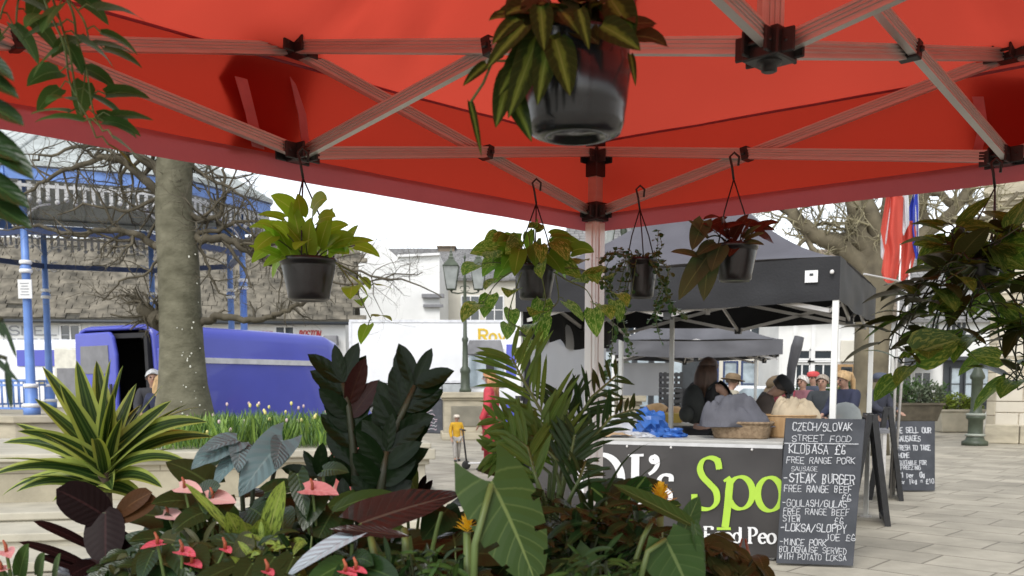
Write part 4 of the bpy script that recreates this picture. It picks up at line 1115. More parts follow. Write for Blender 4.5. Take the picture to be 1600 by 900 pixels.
# --- small leaved plants that break up the gaps between the big leaves
def clump(name, label, px, d, box, n, lf, L, ratio, seed, kind='lance', sec=None, every=4):
    t, b, c, L2 = potted(name, label, 'pot plant', px, d, .06, .11); lm, sm, l2 = MB(), MB(), MB(); rg = random.Random(seed)
    x0, y0, x1, y1 = box; cx, cy = (x0 + x1) / 2, (y0 + y1) / 2
    for i in range(n):
        x, y = rg.uniform(x0, x1), y0 + (y1 - y0) * rg.random() ** .8
        if abs(x - cx) / (x1 - x0) * 2 + (y1 - y) / (y1 - y0) > 1.5: continue
        q = L2(x, y, d + rg.uniform(-.06, .06)); l = rg.uniform(*L)
        leaf(l2 if sec and rg.random() < .3 else lm, q, (rg.uniform(-1, 1), rg.uniform(-.9, .3), rg.uniform(-.2, .8)), (rg.uniform(-.4, .4), -.7, .9), l, l * ratio, kind, rg.uniform(.3, 1.4), .25, 0, 6, 2, .03, rg)
        if i % every == 0: stalk(sm, c, q, r=.0018)
    fin(t, lm, sm, LM[lf], M['stem_dark'])
    if l2.v: l2.build('young_leaves', LM[sec], t)
clump('croton', 'small mottled croton with yellow flecked leaves beside the pale silver leaf', 430, 1.32, (385, 838, 470, 925), 120, 'speckle', (.02, .04), .32, 201, 'lance', 'dark')
clump('fern_plant', 'fine dark green fern like plant under the bronze leaf', 660, 1.3, (590, 862, 730, 930), 150, 'dark', (.02, .042), .25, 202, 'lance', 'mid')
clump('croton', 'narrow leaved bronze croton at the foot of the dumb cane', 330, 1.42, (275, 835, 385, 930), 120, 'copper', (.025, .045), .26, 203, 'lance', 'mid')
clump('nerve_plant', 'low bushy plant with many tiny dark leaves below the rubber plant', 220, 1.4, (165, 862, 270, 930), 110, 'dark', (.018, .036), .5, 204, 'oval', 'copper')
clump('fern_plant', 'fine green fern like tufts at the foot of the arrow leaves', 950, 1.3, (870, 865, 1000, 930), 120, 'palm_dark', (.025, .05), .2, 205, 'lance', 'mid')
# ================================================================ ground and terraces
def paving(name, col, joint, size, rot, jw=.012, warp=.10, obj='Object', vmap=None):
    m = bpy.data.materials.new(name); m.use_nodes = True
    N, L = m.node_tree.nodes, m.node_tree.links; b = N['Principled BSDF']
    tc = _n(m, 'ShaderNodeTexCoord'); mp = _n(m, 'ShaderNodeMapping'); mp.inputs['Rotation'].default_value = vmap or (0, 0, rot)
    L.new(tc.outputs['UV' if obj == 'UV' else 'Object'], mp.inputs[0])
    nzw = _n(m, 'ShaderNodeTexNoise', i_Scale=.7, i_Detail=2.0); L.new(mp.outputs[0], nzw.inputs['Vector'])
    sc = _n(m, 'ShaderNodeVectorMath', operation='SCALE'); sc.inputs['Scale'].default_value = warp
    L.new(nzw.outputs['Color'], sc.inputs[0])
    ad = _n(m, 'ShaderNodeVectorMath', operation='ADD'); L.new(mp.outputs[0], ad.inputs[0]); L.new(sc.outputs[0], ad.inputs[1])
    br = _n(m, 'ShaderNodeTexBrick', offset=.5, squash=.8, squash_frequency=3)
    br.inputs['Scale'].default_value = 1; br.inputs['Mortar Size'].default_value = jw; br.inputs['Mortar Smooth'].default_value = .3
    br.inputs['Brick Width'].default_value, br.inputs['Row Height'].default_value = size
    br.inputs['Color1'].default_value = c4([x * .84 for x in col]); br.inputs['Color2'].default_value = c4([x * 1.14 for x in col]); br.inputs['Mortar'].default_value = c4(joint)
    br.inputs['Bias'].default_value = 0
    L.new(ad.outputs[0], br.inputs['Vector'])
    nz = _n(m, 'ShaderNodeTexNoise', i_Scale=1.3, i_Detail=8.0, i_Roughness=.65); L.new(tc.outputs['Object'], nz.inputs['Vector'])
    rp = _n(m, 'ShaderNodeValToRGB'); e = rp.color_ramp.elements; e[0].position, e[1].position = .3, .72; e[0].color = (.62, .61, .58, 1); e[1].color = (1.14, 1.12, 1.08, 1)
    L.new(nz.outputs['Fac'], rp.inputs[0])
    mx = _n(m, 'ShaderNodeMix', data_type='RGBA', blend_type='MULTIPLY'); mx.inputs[0].default_value = 1
    L.new(br.outputs['Color'], mx.inputs[6]); L.new(rp.outputs[0], mx.inputs[7])
    L.new(mx.outputs[2], b.inputs['Base Color']); b.inputs['Roughness'].default_value = .75
    n2 = _n(m, 'ShaderNodeTexNoise', i_Scale=40.0, i_Detail=4.0); L.new(tc.outputs['Object'], n2.inputs['Vector'])
    a2 = _n(m, 'ShaderNodeMath', operation='MULTIPLY_ADD'); L.new(br.outputs['Fac'], a2.inputs[0]); a2.inputs[1].default_value = -1.5; L.new(n2.outputs['Fac'], a2.inputs[2])
    bp = _n(m, 'ShaderNodeBump', i_Strength=.35, i_Distance=.008); L.new(a2.outputs[0], bp.inputs['Height']); L.new(bp.outputs[0], b.inputs['Normal'])
    return m
M['paving'] = paving('sandstone_paving', (.41, .38, .315), (.20, .18, .145), (.85, .55), rad(42), .012)
M['stone'] = mat('weathered_cream_stone', (.42, .375, .28), rough=.85, var=.22, scale=2.2, bump=.35, bscale=30, stretch=(1, 1, 3))
M['stone_pale'] = mat('pale_stone_coping', (.43, .40, .32), rough=.8, var=.15, scale=3, bump=.3, bscale=40)
M['ashlar'] = paving('cream_ashlar', (.62, .56, .44), (.22, .18, .13), (.62, .36), 0, .012, .03, 'UV')
M['stone_wall'] = paving('planter_ashlar', (.46, .42, .32), (.26, .23, .17), (1.1, .30), 0, .008, .01, 'UV')
g = MB(); g.quad((-500, -120, 0), (500, -120, 0), (500, 1200, 0), (-500, 1200, 0))
setting('ground', g, M['paving'])

def ashwall(mb, a, b, z0, z1, du=1.0):
    """wall face with uv in metres"""
    a, b = Vector(a), Vector(b); L = (b - a).length
    o = mb.add([(a.x, a.y, z0), (b.x, b.y, z0), (b.x, b.y, z1), (a.x, a.y, z1)])
    mb.face((o, o + 1, o + 2, o + 3), ((0, z0), (L, z0), (L, z1), (0, z1)))
# raised planter wall with coping, on three broad shallow steps
pa, pb = Vector((-8.5, 8.9, 0)), Vector(((645 - 800) / FPX * 10.6, 10.6, 0))
pdir = (pb - pa).normalized(); pin = Vector((-pdir.y, pdir.x, 0))
tz, td = [.30, .21, .09], [.85, 1.6, 2.4]
for z, dd in zip(tz, td):
    e = pb + pdir * (.35 * dd)
    s = MB(); q = [pa - pin * dd, e - pin * dd, e + pin * 1.0, pa + pin * 1.0]
    s.prism([Vector((v.x, v.y, z - .075)) for v in q], (0, 0, .075))
    q2 = [v + pin * .03 for v in q]
    s.prism([Vector((v.x, v.y, 0.001)) for v in (q2[0], q2[1] - pdir * .03, q2[2] - pdir * .03, q2[3])], (0, 0, z - .076))
    st = setting('step', s, M['stone_pale']); bevel(st, .012, 2)
pl = thing('raised_planter', 'long cream stone raised planter with moulded coping behind the plants', 'planter', pa)
w = MB(); pe = pb; back = pin * 3.0
ashwall(w, pa, pe, .30, .66); ashwall(w, pe, pe + back, .0, .66); ashwall(w, pa + back, pa, 0, .66)
w.build('wall', M['stone_wall'], pl, pa)
cp = MB()
for (o, z0, z1) in ((.06, .66, .715), (.12, .716, .80)):
    q = [pa - pin * o - pdir, pe - pin * o + pdir * o, pe + pdir * o + back, pa + back - pdir]
    cp.prism([Vector((v.x, v.y, z0)) for v in q], (0, 0, z1 - z0))
bevel(cp.build('coping', M['stone_pale'], pl, pa), .018, 3)
pd = MB()
c = pe - pdir * .12 + pin * .12
for (hw, z0, z1) in ((.24, .0, .62), (.28, .62, .68), (.34, .681, .80), (.30, .801, .86)): pd.box((c.x, c.y, (z0 + z1) / 2), (hw * 2, hw * 2, z1 - z0), math.atan2(pdir.y, pdir.x))
bevel(pd.build('end_pedestal', M['stone_pale'], pl, pa), .012, 2)
# spring flowers and leaves in the planter
M['fresh'] = mat('fresh_green_blades', (.21, .33, .06), rough=.5, var=.4, scale=3, trans=.35)
M['fresh2'] = mat('deep_green_blades', (.07, .15, .035), rough=.5, var=.4, scale=3, trans=.3)
rg = random.Random(61); b1, b2, f1, f2 = MB(), MB(), MB(), MB()
def pxline(px):                                                   # planter depth under a column
    t = ((px - 800) / FPX); A = pa; Bv = pdir
    s = (A.x - t * A.y) / (t * Bv.y - Bv.x); return A + Bv * s
for i in range(3600):
    px = rg.uniform(235, 560); q = pxline(px) + pin * rg.uniform(.12, 2.6)
    q.z = .80; h = rg.uniform(.14, .44)
    if px < 275: h *= .6
    a = rg.uniform(0, 2 * PI)
    leaf(b1 if rg.random() < .6 else b2, q, (math.cos(a) * .35, math.sin(a) * .35, 1), (math.cos(a), math.sin(a), .2), h, rg.uniform(.012, .035), 'lance', rg.uniform(.2, 1.2), .2, 0, 4, 2, 0, rg)
    if i % 75 == 0:
        p = q + Vector((0, 0, h * 1.1)); b2.tube([q, p], .004, 4)
        (f1 if rg.random() < .7 else f2).ball(p + Vector((0, 0, .02)), .017, 7, (1, 1, 1.5))
fb = tag(b1.build('flower_bed', M['fresh']), kind='stuff'); fb['label'] = 'fresh green spring leaves filling the raised planter'
tag(b2.build('flower_bed', M['fresh2']), kind='stuff')
tag(f1.build('daffodils', mat('pale_yellow_petals', (.75, .68, .25), rough=.5, trans=.2)), kind='stuff')
tag(f2.build('tulips', mat('pale_pink_petals', (.72, .55, .55), rough=.5, trans=.2)), kind='stuff')

# coral pot of pink flowers standing on the top step
c = G(538, 9.45, .30); t = thing('flower_pot', 'tall coral red pot of pink flowers standing on the top stone step', 'flower pot', c)
MB().lathe([(.09, 0), (.10, .01), (.15, .60), (.165, .61), (.165, .66), (.145, .66), (.135, .58), (0, .57)], (0, 0, 0), 20).build('pot', mat('coral_glaze', (.52, .13, .13), rough=.4, var=.1), t)
rg = random.Random(15); lm, fm = MB(), MB()
for i in range(70):
    a, e = rg.uniform(0, 2 * PI), rg.uniform(.1, 1.4); d = Vector((math.cos(a) * math.cos(e), math.sin(a) * math.cos(e), math.sin(e))); q = Vector((0, 0, .6)) + d * rg.uniform(.02, .10)
    leaf(lm, q, d, (0, 0, 1), rg.uniform(.06, .12), .04, 'oval', .8, .2, 0, 4, 2, 0, rg)
    if i % 3 == 0:
        p = Vector((0, 0, .64)) + d * rg.uniform(.12, .18); lm.tube([q, p], .004, 4)
        for k in range(5): leaf(fm, p, (math.cos(k * 1.26), math.sin(k * 1.26), .4), (0, 0, 1), .035, .03, 'oval', .4, .1, 0, 3, 2, 0, rg)
lm.build('foliage', M['fresh2'], t); fm.build('flowers', mat('pink_petals', (.62, .22, .30), rough=.5, trans=.2), t)
# ================================================================ bandstand
M['blue_paint'] = mat('blue_paint', (.13, .24, .56), rough=.45, var=.15, scale=4)
M['navy_paint'] = mat('dark_blue_paint', (.02, .04, .12), rough=.5, var=.2, scale=4)
M['white_paint'] = mat('white_paint', (.74, .74, .73), rough=.6, var=.08, scale=2)
M['lead'] = mat('grey_green_roof_lead', (.40, .43, .42), rough=.6, var=.18, scale=1.2, stretch=(1, 1, 4), bump=.15)
bc = Vector((-7.84, 18.44, 0)); BR = 3.16
bs = thing('bandstand', 'blue and white Victorian bandstand with octagonal lead roof', 'bandstand', bc)
def octp(r, z, off=0): return [bc + Vector((r * math.cos(rad(45 * k + off)), r * math.sin(rad(45 * k + off)), z)) for k in range(8)]
fl = MB()
for r, z0, z1 in ((3.3, .0, .88), (3.36, .881, 1.0)): fl.prism(octp(r, z0), (0, 0, z1 - z0))
bevel(fl.build('floor_plinth', M['stone'], bs, bc), .02)
roof = MB(); e = octp(BR + .15, 4.93); m_ = octp(BR * .55, 5.85); tp = octp(.25, 7.0)
for k in range(8):
    j = (k + 1) % 8
    roof.quad(e[k], e[j], m_[j], m_[k]); roof.quad(m_[k], m_[j], tp[j], tp[k])
    for a, b in ((e[k], m_[k]), (m_[k], tp[k])): roof.tube([a, b], .035, 6)
    for i in range(1, 5): roof.tube([e[k].lerp(e[j], i / 5), m_[k].lerp(m_[j], i / 5)], .016, 5)
roof.build('roof', M['lead'], bs, bc)
fa, lc, gt = MB(), MB(), MB()
a1, a2 = octp(BR + .10, 4.65), octp(BR + .10, 4.87)
for k in range(8):
    j = (k + 1) % 8
    d = (a1[j] - a1[k]); L = d.length; d.normalize()
    fa.bar(a1[k] + Vector((0, 0, .12)), a1[j] + Vector((0, 0, .12)), .06, .19)
    gt.bar(a1[k] + Vector((0, 0, .27)), a1[j] + Vector((0, 0, .27)), .16, .07)
    n = int(L / .13)
    for i in range(n):                                             # pierced valance
        q = a1[k] + d * (L * (i + .5) / n)
        lc.bar(q + Vector((0, 0, 0)), q + Vector((0, 0, -.20 - .05 * (i % 2))), .012, .055, up=d)
        lc.ball(q + Vector((0, 0, -.25 - .05 * (i % 2))), .045, 6, (1, 1, 1))
    lc.bar(a1[k] + Vector((0, 0, -.06)), a1[j] + Vector((0, 0, -.06)), .02, .05)
fa.build('fascia', M['blue_paint'], bs, bc); gt.build('gutter', M['lead'], bs, bc); lc.build('lace_valance', mat('grey_lace_paint', (.42, .42, .42), rough=.6), bs, bc)
cm = MB(); i1 = octp(BR - .42, 3.95)
for k in range(8): cm.bar(i1[k], i1[(k + 1) % 8], .07, .10)
cm.build('ring_beam', M['navy_paint'], bs, bc)
pp = octp(BR - .42, 1.0)
for k in range(8):
    p = MB().lathe([(.13, 0), (.13, .12), (.10, .14), (.10, .42), (.075, .46), (.068, 1.4), (.065, 2.3), (.085, 2.32), (.085, 2.38), (.06, 2.42), (.055, 3.75)], pp[k], 12)
    po = p.build('post', M['blue_paint'], bs, bc)
    cr = MB()
    for z, r in ((.14, .145), (.46, .115), (2.30, .10), (2.44, .095)): cr.lathe([(r * .9, z - .02), (r, z), (r, z + .025), (r * .9, z + .045)], pp[k], 12)
    dirs = [(pp[(k + 1) % 8] - pp[k]).normalized(), (pp[k - 1] - pp[k]).normalized()]
    cr.build('collars', M['white_paint'], po, bc)
    for d in dirs:                                                 # scrolled bracket
        cr = MB()
        for rr, z0 in ((.40, 3.0), (.25, 2.8)):
            cr.tube([pp[k] + d * (rr * (1 - math.cos(t * PI / 2 / 7))) * 1.0 + Vector((0, 0, z0 + rr * math.sin(t * PI / 2 / 7))) for t in range(8)], .018, 5)
        c = pp[k] + d * .17 + Vector((0, 0, 2.9)); cr.tube([c + d * (.05 * math.cos(t * .8)) + Vector((0, 0, .05 * math.sin(t * .8))) for t in range(9)], .013, 5)
        cr.build('scroll_bracket', M['white_paint'], po, bc)
rl = MB()
for k in range(8):
    a, b = pp[k], pp[(k + 1) % 8]
    if k not in (3, 4, 5): continue
    for z in (.10, .56, .48): rl.bar(a + Vector((0, 0, z)), b + Vector((0, 0, z)), .03, .035)
    n = 16
    for i in range(1, n):
        q = a.lerp(b, i / n); rl.tube([q + Vector((0, 0, .10)), q + Vector((0, 0, .55))], .012, 5)
rl.build('railing', M['blue_paint'], bs, bc)
k = 6; nb = MB(); q = pp[k] + Vector((.02, -.09, 2.02)); nb.box(q, (.22, .02, .3)); no = nb.build('notice', M['white_paint'], bs, bc)
nb = MB()
for i in range(5): nb.box(q + Vector((0, -.0125, .09 - .045 * i)), (.14 - .03 * (i % 2), .004, .012))
nb.build('print', mat('grey_print', (.25, .25, .27)), no, bc)

# ================================================================ bare trees
M['bark'] = mat('smooth_grey_green_bark', (.075, .07, .042), rough=.9, col2=(.165, .155, .105), scale=4, bump=1.0, bscale=18, stretch=(1, 1, 1.6))
M['bark_dark'] = mat('dark_twig_bark', (.085, .072, .048), rough=.9, var=.35, scale=5)
M['bark_plane'] = mat('olive_plane_bark', (.075, .062, .04), rough=.9, col2=(.20, .17, .11), scale=2.2, bump=.5, bscale=10)
M['twig_olive'] = mat('olive_twigs', (.27, .24, .15), rough=.9, var=.35, scale=4)
M['lichen'] = mat('pale_lichen', (.55, .55, .48), rough=.9)
def grow(mb, p, d, L, r, lvl, rng, up=0.0, kids=(3, 5), ang=(.45, 1.1), wob=.28, shrink=.62):
    pts = [Vector(p)]; d = Vector(d).normalized(); n = 5
    for i in range(n):
        d = (d + Vector((rng.gauss(0, wob), rng.gauss(0, wob), rng.gauss(0, wob) + up))).normalized()
        pts.append(pts[-1] + d * (L / n))
    mb.tube(pts, [r * (1 - .65 * i / n) for i in range(n + 1)], 6 if r > .03 else 4 if r > .008 else 3, False)
    if lvl <= 0: return
    for _ in range(rng.randint(*kids)):
        t = rng.uniform(.2, 1); i = min(n - 1, int(t * n)); q = pts[i].lerp(pts[i + 1], t * n - i)
        tg = (pts[i + 1] - pts[i]).normalized()
        o = Vector((rng.gauss(0, 1), rng.gauss(0, 1), rng.gauss(0, 1))); o = (o - tg * o.dot(tg)).normalized()
        a = rng.uniform(*ang)
        grow(mb, q, tg * math.cos(a) + o * math.sin(a), L * shrink * rng.uniform(.7, 1.2), r * (1 - .65 * t) * rng.uniform(.5, .7), lvl - 1, rng, up, kids, ang, wob, shrink)
def limb(mb, tw, path, d, w0, w1, rng, lvl, nk, L, up=0, nd=None, spread=.9, base=None):
    """a limb drawn through picture points at distance d, with side growth"""
    pts = [P(x, y, d + (0 if nd is None else nd * i / len(path))) for i, (x, y) in enumerate(path)]
    fine = []
    for i in range(len(pts) - 1):
        for k in range(4):
            t = k / 4; a, b, c_, e_ = pts[max(0, i - 1)], pts[i], pts[i + 1], pts[min(len(pts) - 1, i + 2)]
            fine.append(.5 * ((2 * b) + (c_ - a) * t + (2 * a - 5 * b + 4 * c_ - e_) * t * t + (3 * b - a - 3 * c_ + e_) * t ** 3) + Vector((rng.gauss(0, .012), rng.gauss(0, .03), rng.gauss(0, .012))) * (w1 > 0))
    fine.append(pts[-1]); n = len(fine)
    mb.tube(fine, [(w0 + (w1 - w0) * i / (n - 1)) * d / FPX / 2 for i in range(n)], 8, True)
    for _ in range(nk):
        t = rng.uniform(.1, 1); i = min(n - 2, int(t * (n - 1))); q = fine[i]; tg = (fine[i + 1] - fine[i]).normalized()
        o = Vector((rng.gauss(0, 1), rng.gauss(0, .7), rng.gauss(0, 1) + up)); o = (o - tg * o.dot(tg)).normalized()
        rr = (w0 + (w1 - w0) * t) * d / FPX / 2
        grow(tw, q, tg * rng.uniform(.1, .9) + o * spread, L * rng.uniform(.5, 1.2), min(rr * .6, .03), lvl, rng, up * .1)
TD = 12.2
tb_ = G(290, TD, .8)
tree = thing('bare_tree', 'bare grey trunked tree growing from the raised planter', 'tree', tb_)
rg = random.Random(71)
trk, tw, lh = MB(), MB(), MB()
path = [(291, 690), (288, 650), (286, 600), (284, 540), (281, 470), (279, 410), (275, 360), (271, 310), (273, 260), (280, 215), (286, 160)]
ws = [104, 92, 74, 66, 63, 62, 60, 54, 54, 60, 56]
pts = [P(x, y, TD) for x, y in path]; pts[0].z = .80
trk.tube(pts, [w_ * TD / FPX / 2 for w_ in ws], 16)
tob = trk.build('trunk', M['bark'], tree, tb_)
for i in range(55):
    z = rg.random() ** 2.4; y = 660 - z * 300; k = next(j for j in range(len(path) - 1) if path[j + 1][1] <= y); f = (path[k][1] - y) / (path[k][1] - path[k + 1][1])
    xc = path[k][0] + (path[k + 1][0] - path[k][0]) * f; hw = (ws[k] + (ws[k + 1] - ws[k]) * f) / 2; a = rg.uniform(-.92, .92); x = xc + a * hw
    q = P(x, y, TD - hw * TD / FPX * math.sqrt(1 - a * a) - .002); lh.ball(q, rg.uniform(.004, .013), 6, (1, .3, rg.uniform(.7,1.6)))
lh.build('lichen', M['lichen'], tob, tb_)
br = MB()
for (pth, w0, w1, lv, nk, L) in (
    ([(265, 392), (240, 382), (215, 368), (185, 360), (150, 362), (110, 366), (60, 352), (20, 358)], 13, 4, 2, 14, .8),
    ([(300, 372), (330, 372), (355, 372), (380, 388), (405, 402), (430, 414), (470, 440), (520, 436)], 15, 4, 2, 16, .8),
    ([(308, 508), (330, 498), (350, 496), (390, 500), (425, 494), (450, 484), (478, 470)], 14, 6, 1, 5, .4),
    ([(262, 512), (250, 498), (238, 486), (222, 470), (205, 468)], 16, 5, 2, 9, .45),
    ([(250, 505), (236, 494), (224, 482)], 30, 24, 1, 3, .3),
    ([(268, 312), (235, 290), (205, 262), (185, 250), (160, 246), (110, 262), (70, 280), (35, 305)], 16, 4, 3, 13, .8),
    ([(268, 290), (240, 262), (215, 240), (195, 215), (150, 200)], 18, 8, 2, 9, .9),
    ([(285, 330), (320, 345), (345, 330), (350, 300), (352, 260)], 11, 4, 2, 8, .7),
    ([(300, 365), (340, 360), (380, 345), (420, 350)], 9, 3, 2, 9, .7),
    ([(400, 400), (450, 405), (520, 410), (580, 430), (640, 440), (690, 465)], 6, 1.6, 2, 16, .6),
    ([(420, 412), (480, 425), (540, 445), (600, 435), (660, 425)], 5, 1.5, 2, 14, .6),
    ([(262, 300), (200, 330), (150, 320), (90, 335)], 7, 2, 2, 12, .7),
    ([(290, 250), (330, 280), (370, 300), (400, 330)], 8, 2, 2, 9, .8),
    ([(310, 380), (325, 420), (340, 450), (355, 470)], 6, 2, 2, 7, .5),
    ([(255, 400), (225, 430), (190, 440), (160, 470)], 5, 2, 2, 9, .5),
    ([(262, 300), (225, 245), (150, 225), (90, 240), (50, 250)], 9, 3, 2, 12, .8)):
    limb(br, tw, pth, TD, w0, w1, rg, lv, nk, L, up=.1)
br.build('branches', M['bark_dark'], tree, tb_); tw.build('crown', M['bark_dark'], tree, tb_)

# ================================================================ vans
M['van_blue'] = mat('blue_van_paint', (.075, .09, .46), rough=.35, var=.05, scale=2, coat=.3)
M['van_white'] = mat('white_van_paint', (.72, .73, .75), rough=.35, var=.05, scale=2, coat=.3)
M['cargo'] = mat('dark_cargo_lining', (.02, .02, .022), rough=.8)
M['tyre'] = mat('tyre_rubber', (.02, .02, .02), rough=.8)
M['rim'] = mat('steel_rim', (.4, .4, .4), rough=.4, metal=.6)
M['glass'] = mat('dark_window_glass', (.03, .04, .05), rough=.06, spec=.8, var=.1)
M['glass_pale'] = mat('pale_reflecting_glass', (.32, .38, .42), rough=.1, spec=.8, var=.4, scale=2)
M['grey_panel'] = mat('grey_door_panel', (.19, .19, .20), rough=.6)
M['lamp_red'] = mat('red_lens', (.5, .03, .02), rough=.25)
M['lamp_clear'] = mat('clear_lens', (.6, .6, .6), rough=.15)
def vframe(loc, f):
    f = Vector((f[0], f[1], 0)).normalized(); r = Vector((f.y, -f.x, 0)); loc = Vector(loc)
    return lambda x, y, z: loc + f * x + r * y + Vector((0, 0, z))     # x forward, y to its right
def wheel(t, T, x, y, r, off):
    mb = MB(); ax = T(0, 1, 0) - T(0, 0, 0); c = T(x, y, r); fw = T(1, 0, 0) - T(0, 0, 0); u = Vector((0, 0, 1))
    def ring(mb_, prof, n=20):
        o = len(mb_.v)
        for (rr, s) in prof:
            for k in range(n):
                a = 2 * PI * k / n; mb_.v.append(c + ax * s + (fw * math.cos(a) + u * math.sin(a)) * rr)
        for i in range(len(prof) - 1):
            for k in range(n): mb_.face((o + i * n + k, o + i * n + (k + 1) % n, o + (i + 1) * n + (k + 1) % n, o + (i + 1) * n + k), None, True)
    sg = 1 if y > 0 else -1
    ring(mb, [(r * .6, -.1), (r * .97, -.1), (r, -.07), (r, .07), (r * .97, .1), (r * .6, .1), (r * .6, -.1)])
    w = mb.build('wheel', M['tyre'], t, off)
    m2 = MB(); ring(m2, [(.001, .06 * sg), (r * .25, .08 * sg), (r * .5, .05 * sg), (r * .62, .095 * sg)]); m2.build('rim', M['rim'], w, off)
def vanshell(T, L, W, Hh, nose=1.1):
    """lofted van body: list of rings from tail to bonnet"""
    mb = MB(); st = []
    def ring(x, wt, wb, zt, zb, rr=.16):
        q = []
        hw, hb = wt / 2, wb / 2
        pr = [(-hb, zb), (-hb * 1.0, zb + (zt - zb) * .35), (-hw - (hb - hw) * .35, zt * .78)]
        pr += [(-hw + rr * (1 - math.cos(a)), zt - rr + rr * math.sin(a)) for a in (0, .5, 1.0, PI / 2)]
        pr += [(-x_, z_) for x_, z_ in reversed(pr)]
        return [T(x, y, z) for y, z in pr]
    xs = [(0, .90, 1, Hh * .985, .38), (.12, .92, 1, Hh, .36), (L * .45, .92, 1, Hh, .36), (L - nose - .55, .91, 1, Hh * .995, .34), (L - nose - .25, .88, 1, Hh * .96, .34), (L - nose + .2, .82, .98, Hh * .62, .34), (L - .35, .78, .94, Hh * .46, .34), (L - .06, .72, .88, Hh * .36, .36), (L, .66, .80, Hh * .28, .40)]
    rings = [ring(x, W * a, W * b, zt, zb, min(.16, (zt - zb) * .2)) for x, a, b, zt, zb in xs]
    n = len(rings[0]); o = mb.add([p for r_ in rings for p in r_])
    for i in range(len(rings) - 1):
        for k in range(n):
            k2 = (k + 1) % n
            mb.face((o + i * n + k, o + (i + 1) * n + k, o + (i + 1) * n + k2, o + i * n + k2), None, k != n - 1)
    mb.face([o + (len(rings) - 1) * n + k for k in range(n)])
    return mb, o, n
# --- blue panel van with its rear open
vl = Vector(((247 - 800) / FPX * 14.0, 14.0, 0)); vf = Vector((.50, .866, 0))
VW, VL, VH = 1.8, 5.45, 2.33
vr = Vector((vf.y, -vf.x, 0)); vc = vl - vr * (VW / 2)
van = thing('panel_van', 'blue panel van parked behind the planter with rear doors open', 'van', vc)
T = vframe(vc, vf)
mb, o, n = vanshell(T, VL, VW, VH)
body = mb.build('body', M['van_blue'], van, vc); solidify(body, .05)
li = MB()
x0, x1, y0, z0, z1 = .03, 2.4, .79, .5, VH - .12
cs = lambda x: [T(x, -y0, z0), T(x, y0, z0), T(x, y0 * .92, z1), T(x, -y0 * .92, z1)]
a, b = cs(x0), cs(x1)
for k in range(4): li.quad(a[k], a[(k + 1) % 4], b[(k + 1) % 4], b[k])
li.quad(*b)
li.build('cargo_lining', M['cargo'], van, vc)
fr = MB()
for k in range(4): fr.bar(a[k] + vf * -.02, a[(k + 1) % 4] + vf * -.02, .07, .09, up=vf)
fr.build('door_frame', M['cargo'], van, vc)
rail = MB(); S = lambda x, z, dy=0: T(x, VW / 2 * (1.0 if z < 1.2 else .995 - .028 * (z - 1.2)) + dy, z)
rail.bar(S(.75, 1.86, .02), S(4.0, 1.86, .02), .05, .085); rail.build('rail', mat('pale_rail', (.62, .62, .64), rough=.4), van, vc)
pn = MB()                                                           # pressed ribs on the side
for (xa, xb, z) in ((.85, 2.4, 1.42), (.85, 2.4, 1.2), (2.6, 3.8, 1.42), (2.6, 3.8, 1.2), (.3, 4.4, .88)):
    pn.bar(S(xa, z, .004), S(xb, z, .004), .016, .035)
for x in (.85, 2.4, 2.6, 3.8): pn.bar(S(x, 1.18, .004), S(x, 1.78, .004), .016, .03, up=vf)
pn.build('side_ribs', M['van_blue'], van, vc)
gp = MB()
for x in (.02, .8, 2.5, 4.0): gp.bar(S(x, .5, .003), S(x, 1.75, .003), .006, .012, up=vf)
gp.build('panel_gaps', M['cargo'], van, vc)
bu = MB(); bu.bar(T(-.06, -.85, .45), T(-.06, .85, .45), .14, .2); bu.bar(T(.2, .885, .42), T(4.3, .885, .42), .05, .16); bevel(bu.build('bumper', M['black_plastic'], van, vc), .02)
wn = MB(); wn.quad(S(4.05, 1.3, .012), S(4.6, 1.3, .014), S(4.35, 1.75, .012), S(4.05, 1.78, .012)); wn.build('side_window', M['glass'], van, vc)
hn = MB(); hn.bar(S(3.7, 1.08, .02), S(3.9, 1.08, .02), .03, .05); hn.bar(S(2.55, 1.08, .02), S(2.72, 1.08, .02), .03, .05); hn.build('door_handles', M['black_plastic'], van, vc)
fc = MB(); fc.prism([S(.35, .98, .004), S(.55, .98, .004), S(.55, 1.14, .004), S(.35, 1.14, .004)], vr * .004); fc.build('fuel_flap', M['van_blue'], van, vc)
ws_ = MB(); ws_.quad(T(4.62, -.7, 1.50), T(4.62, .7, 1.50), T(4.22, .68, 2.2), T(4.22, -.68, 2.2)); ws_.build('windscreen', M['glass'], van, vc)
for s in (-1, 1):
    m_ = MB(); m_.box(T(4.5, s * 1.02, 1.35), (.2, .12, .32), math.atan2(vf.y, vf.x)); bevel(m_.build('mirror', M['black_plastic'], van, vc), .03)
    h_ = MB(); h_.box(T(5.3, s * .6, .8), (.16, .3, .2), math.atan2(vf.y, vf.x)); bevel(h_.build('headlight', M['lamp_clear'], van, vc), .03)
    l_ = MB(); l_.box(T(-.02, s * .84, 1.0), (.07, .1, .45), math.atan2(vf.y, vf.x)); l_.build('tail_light', M['lamp_red'], van, vc)
    for x in (.95, 4.5): wheel(van, T, x, s * .78, .31, vc)
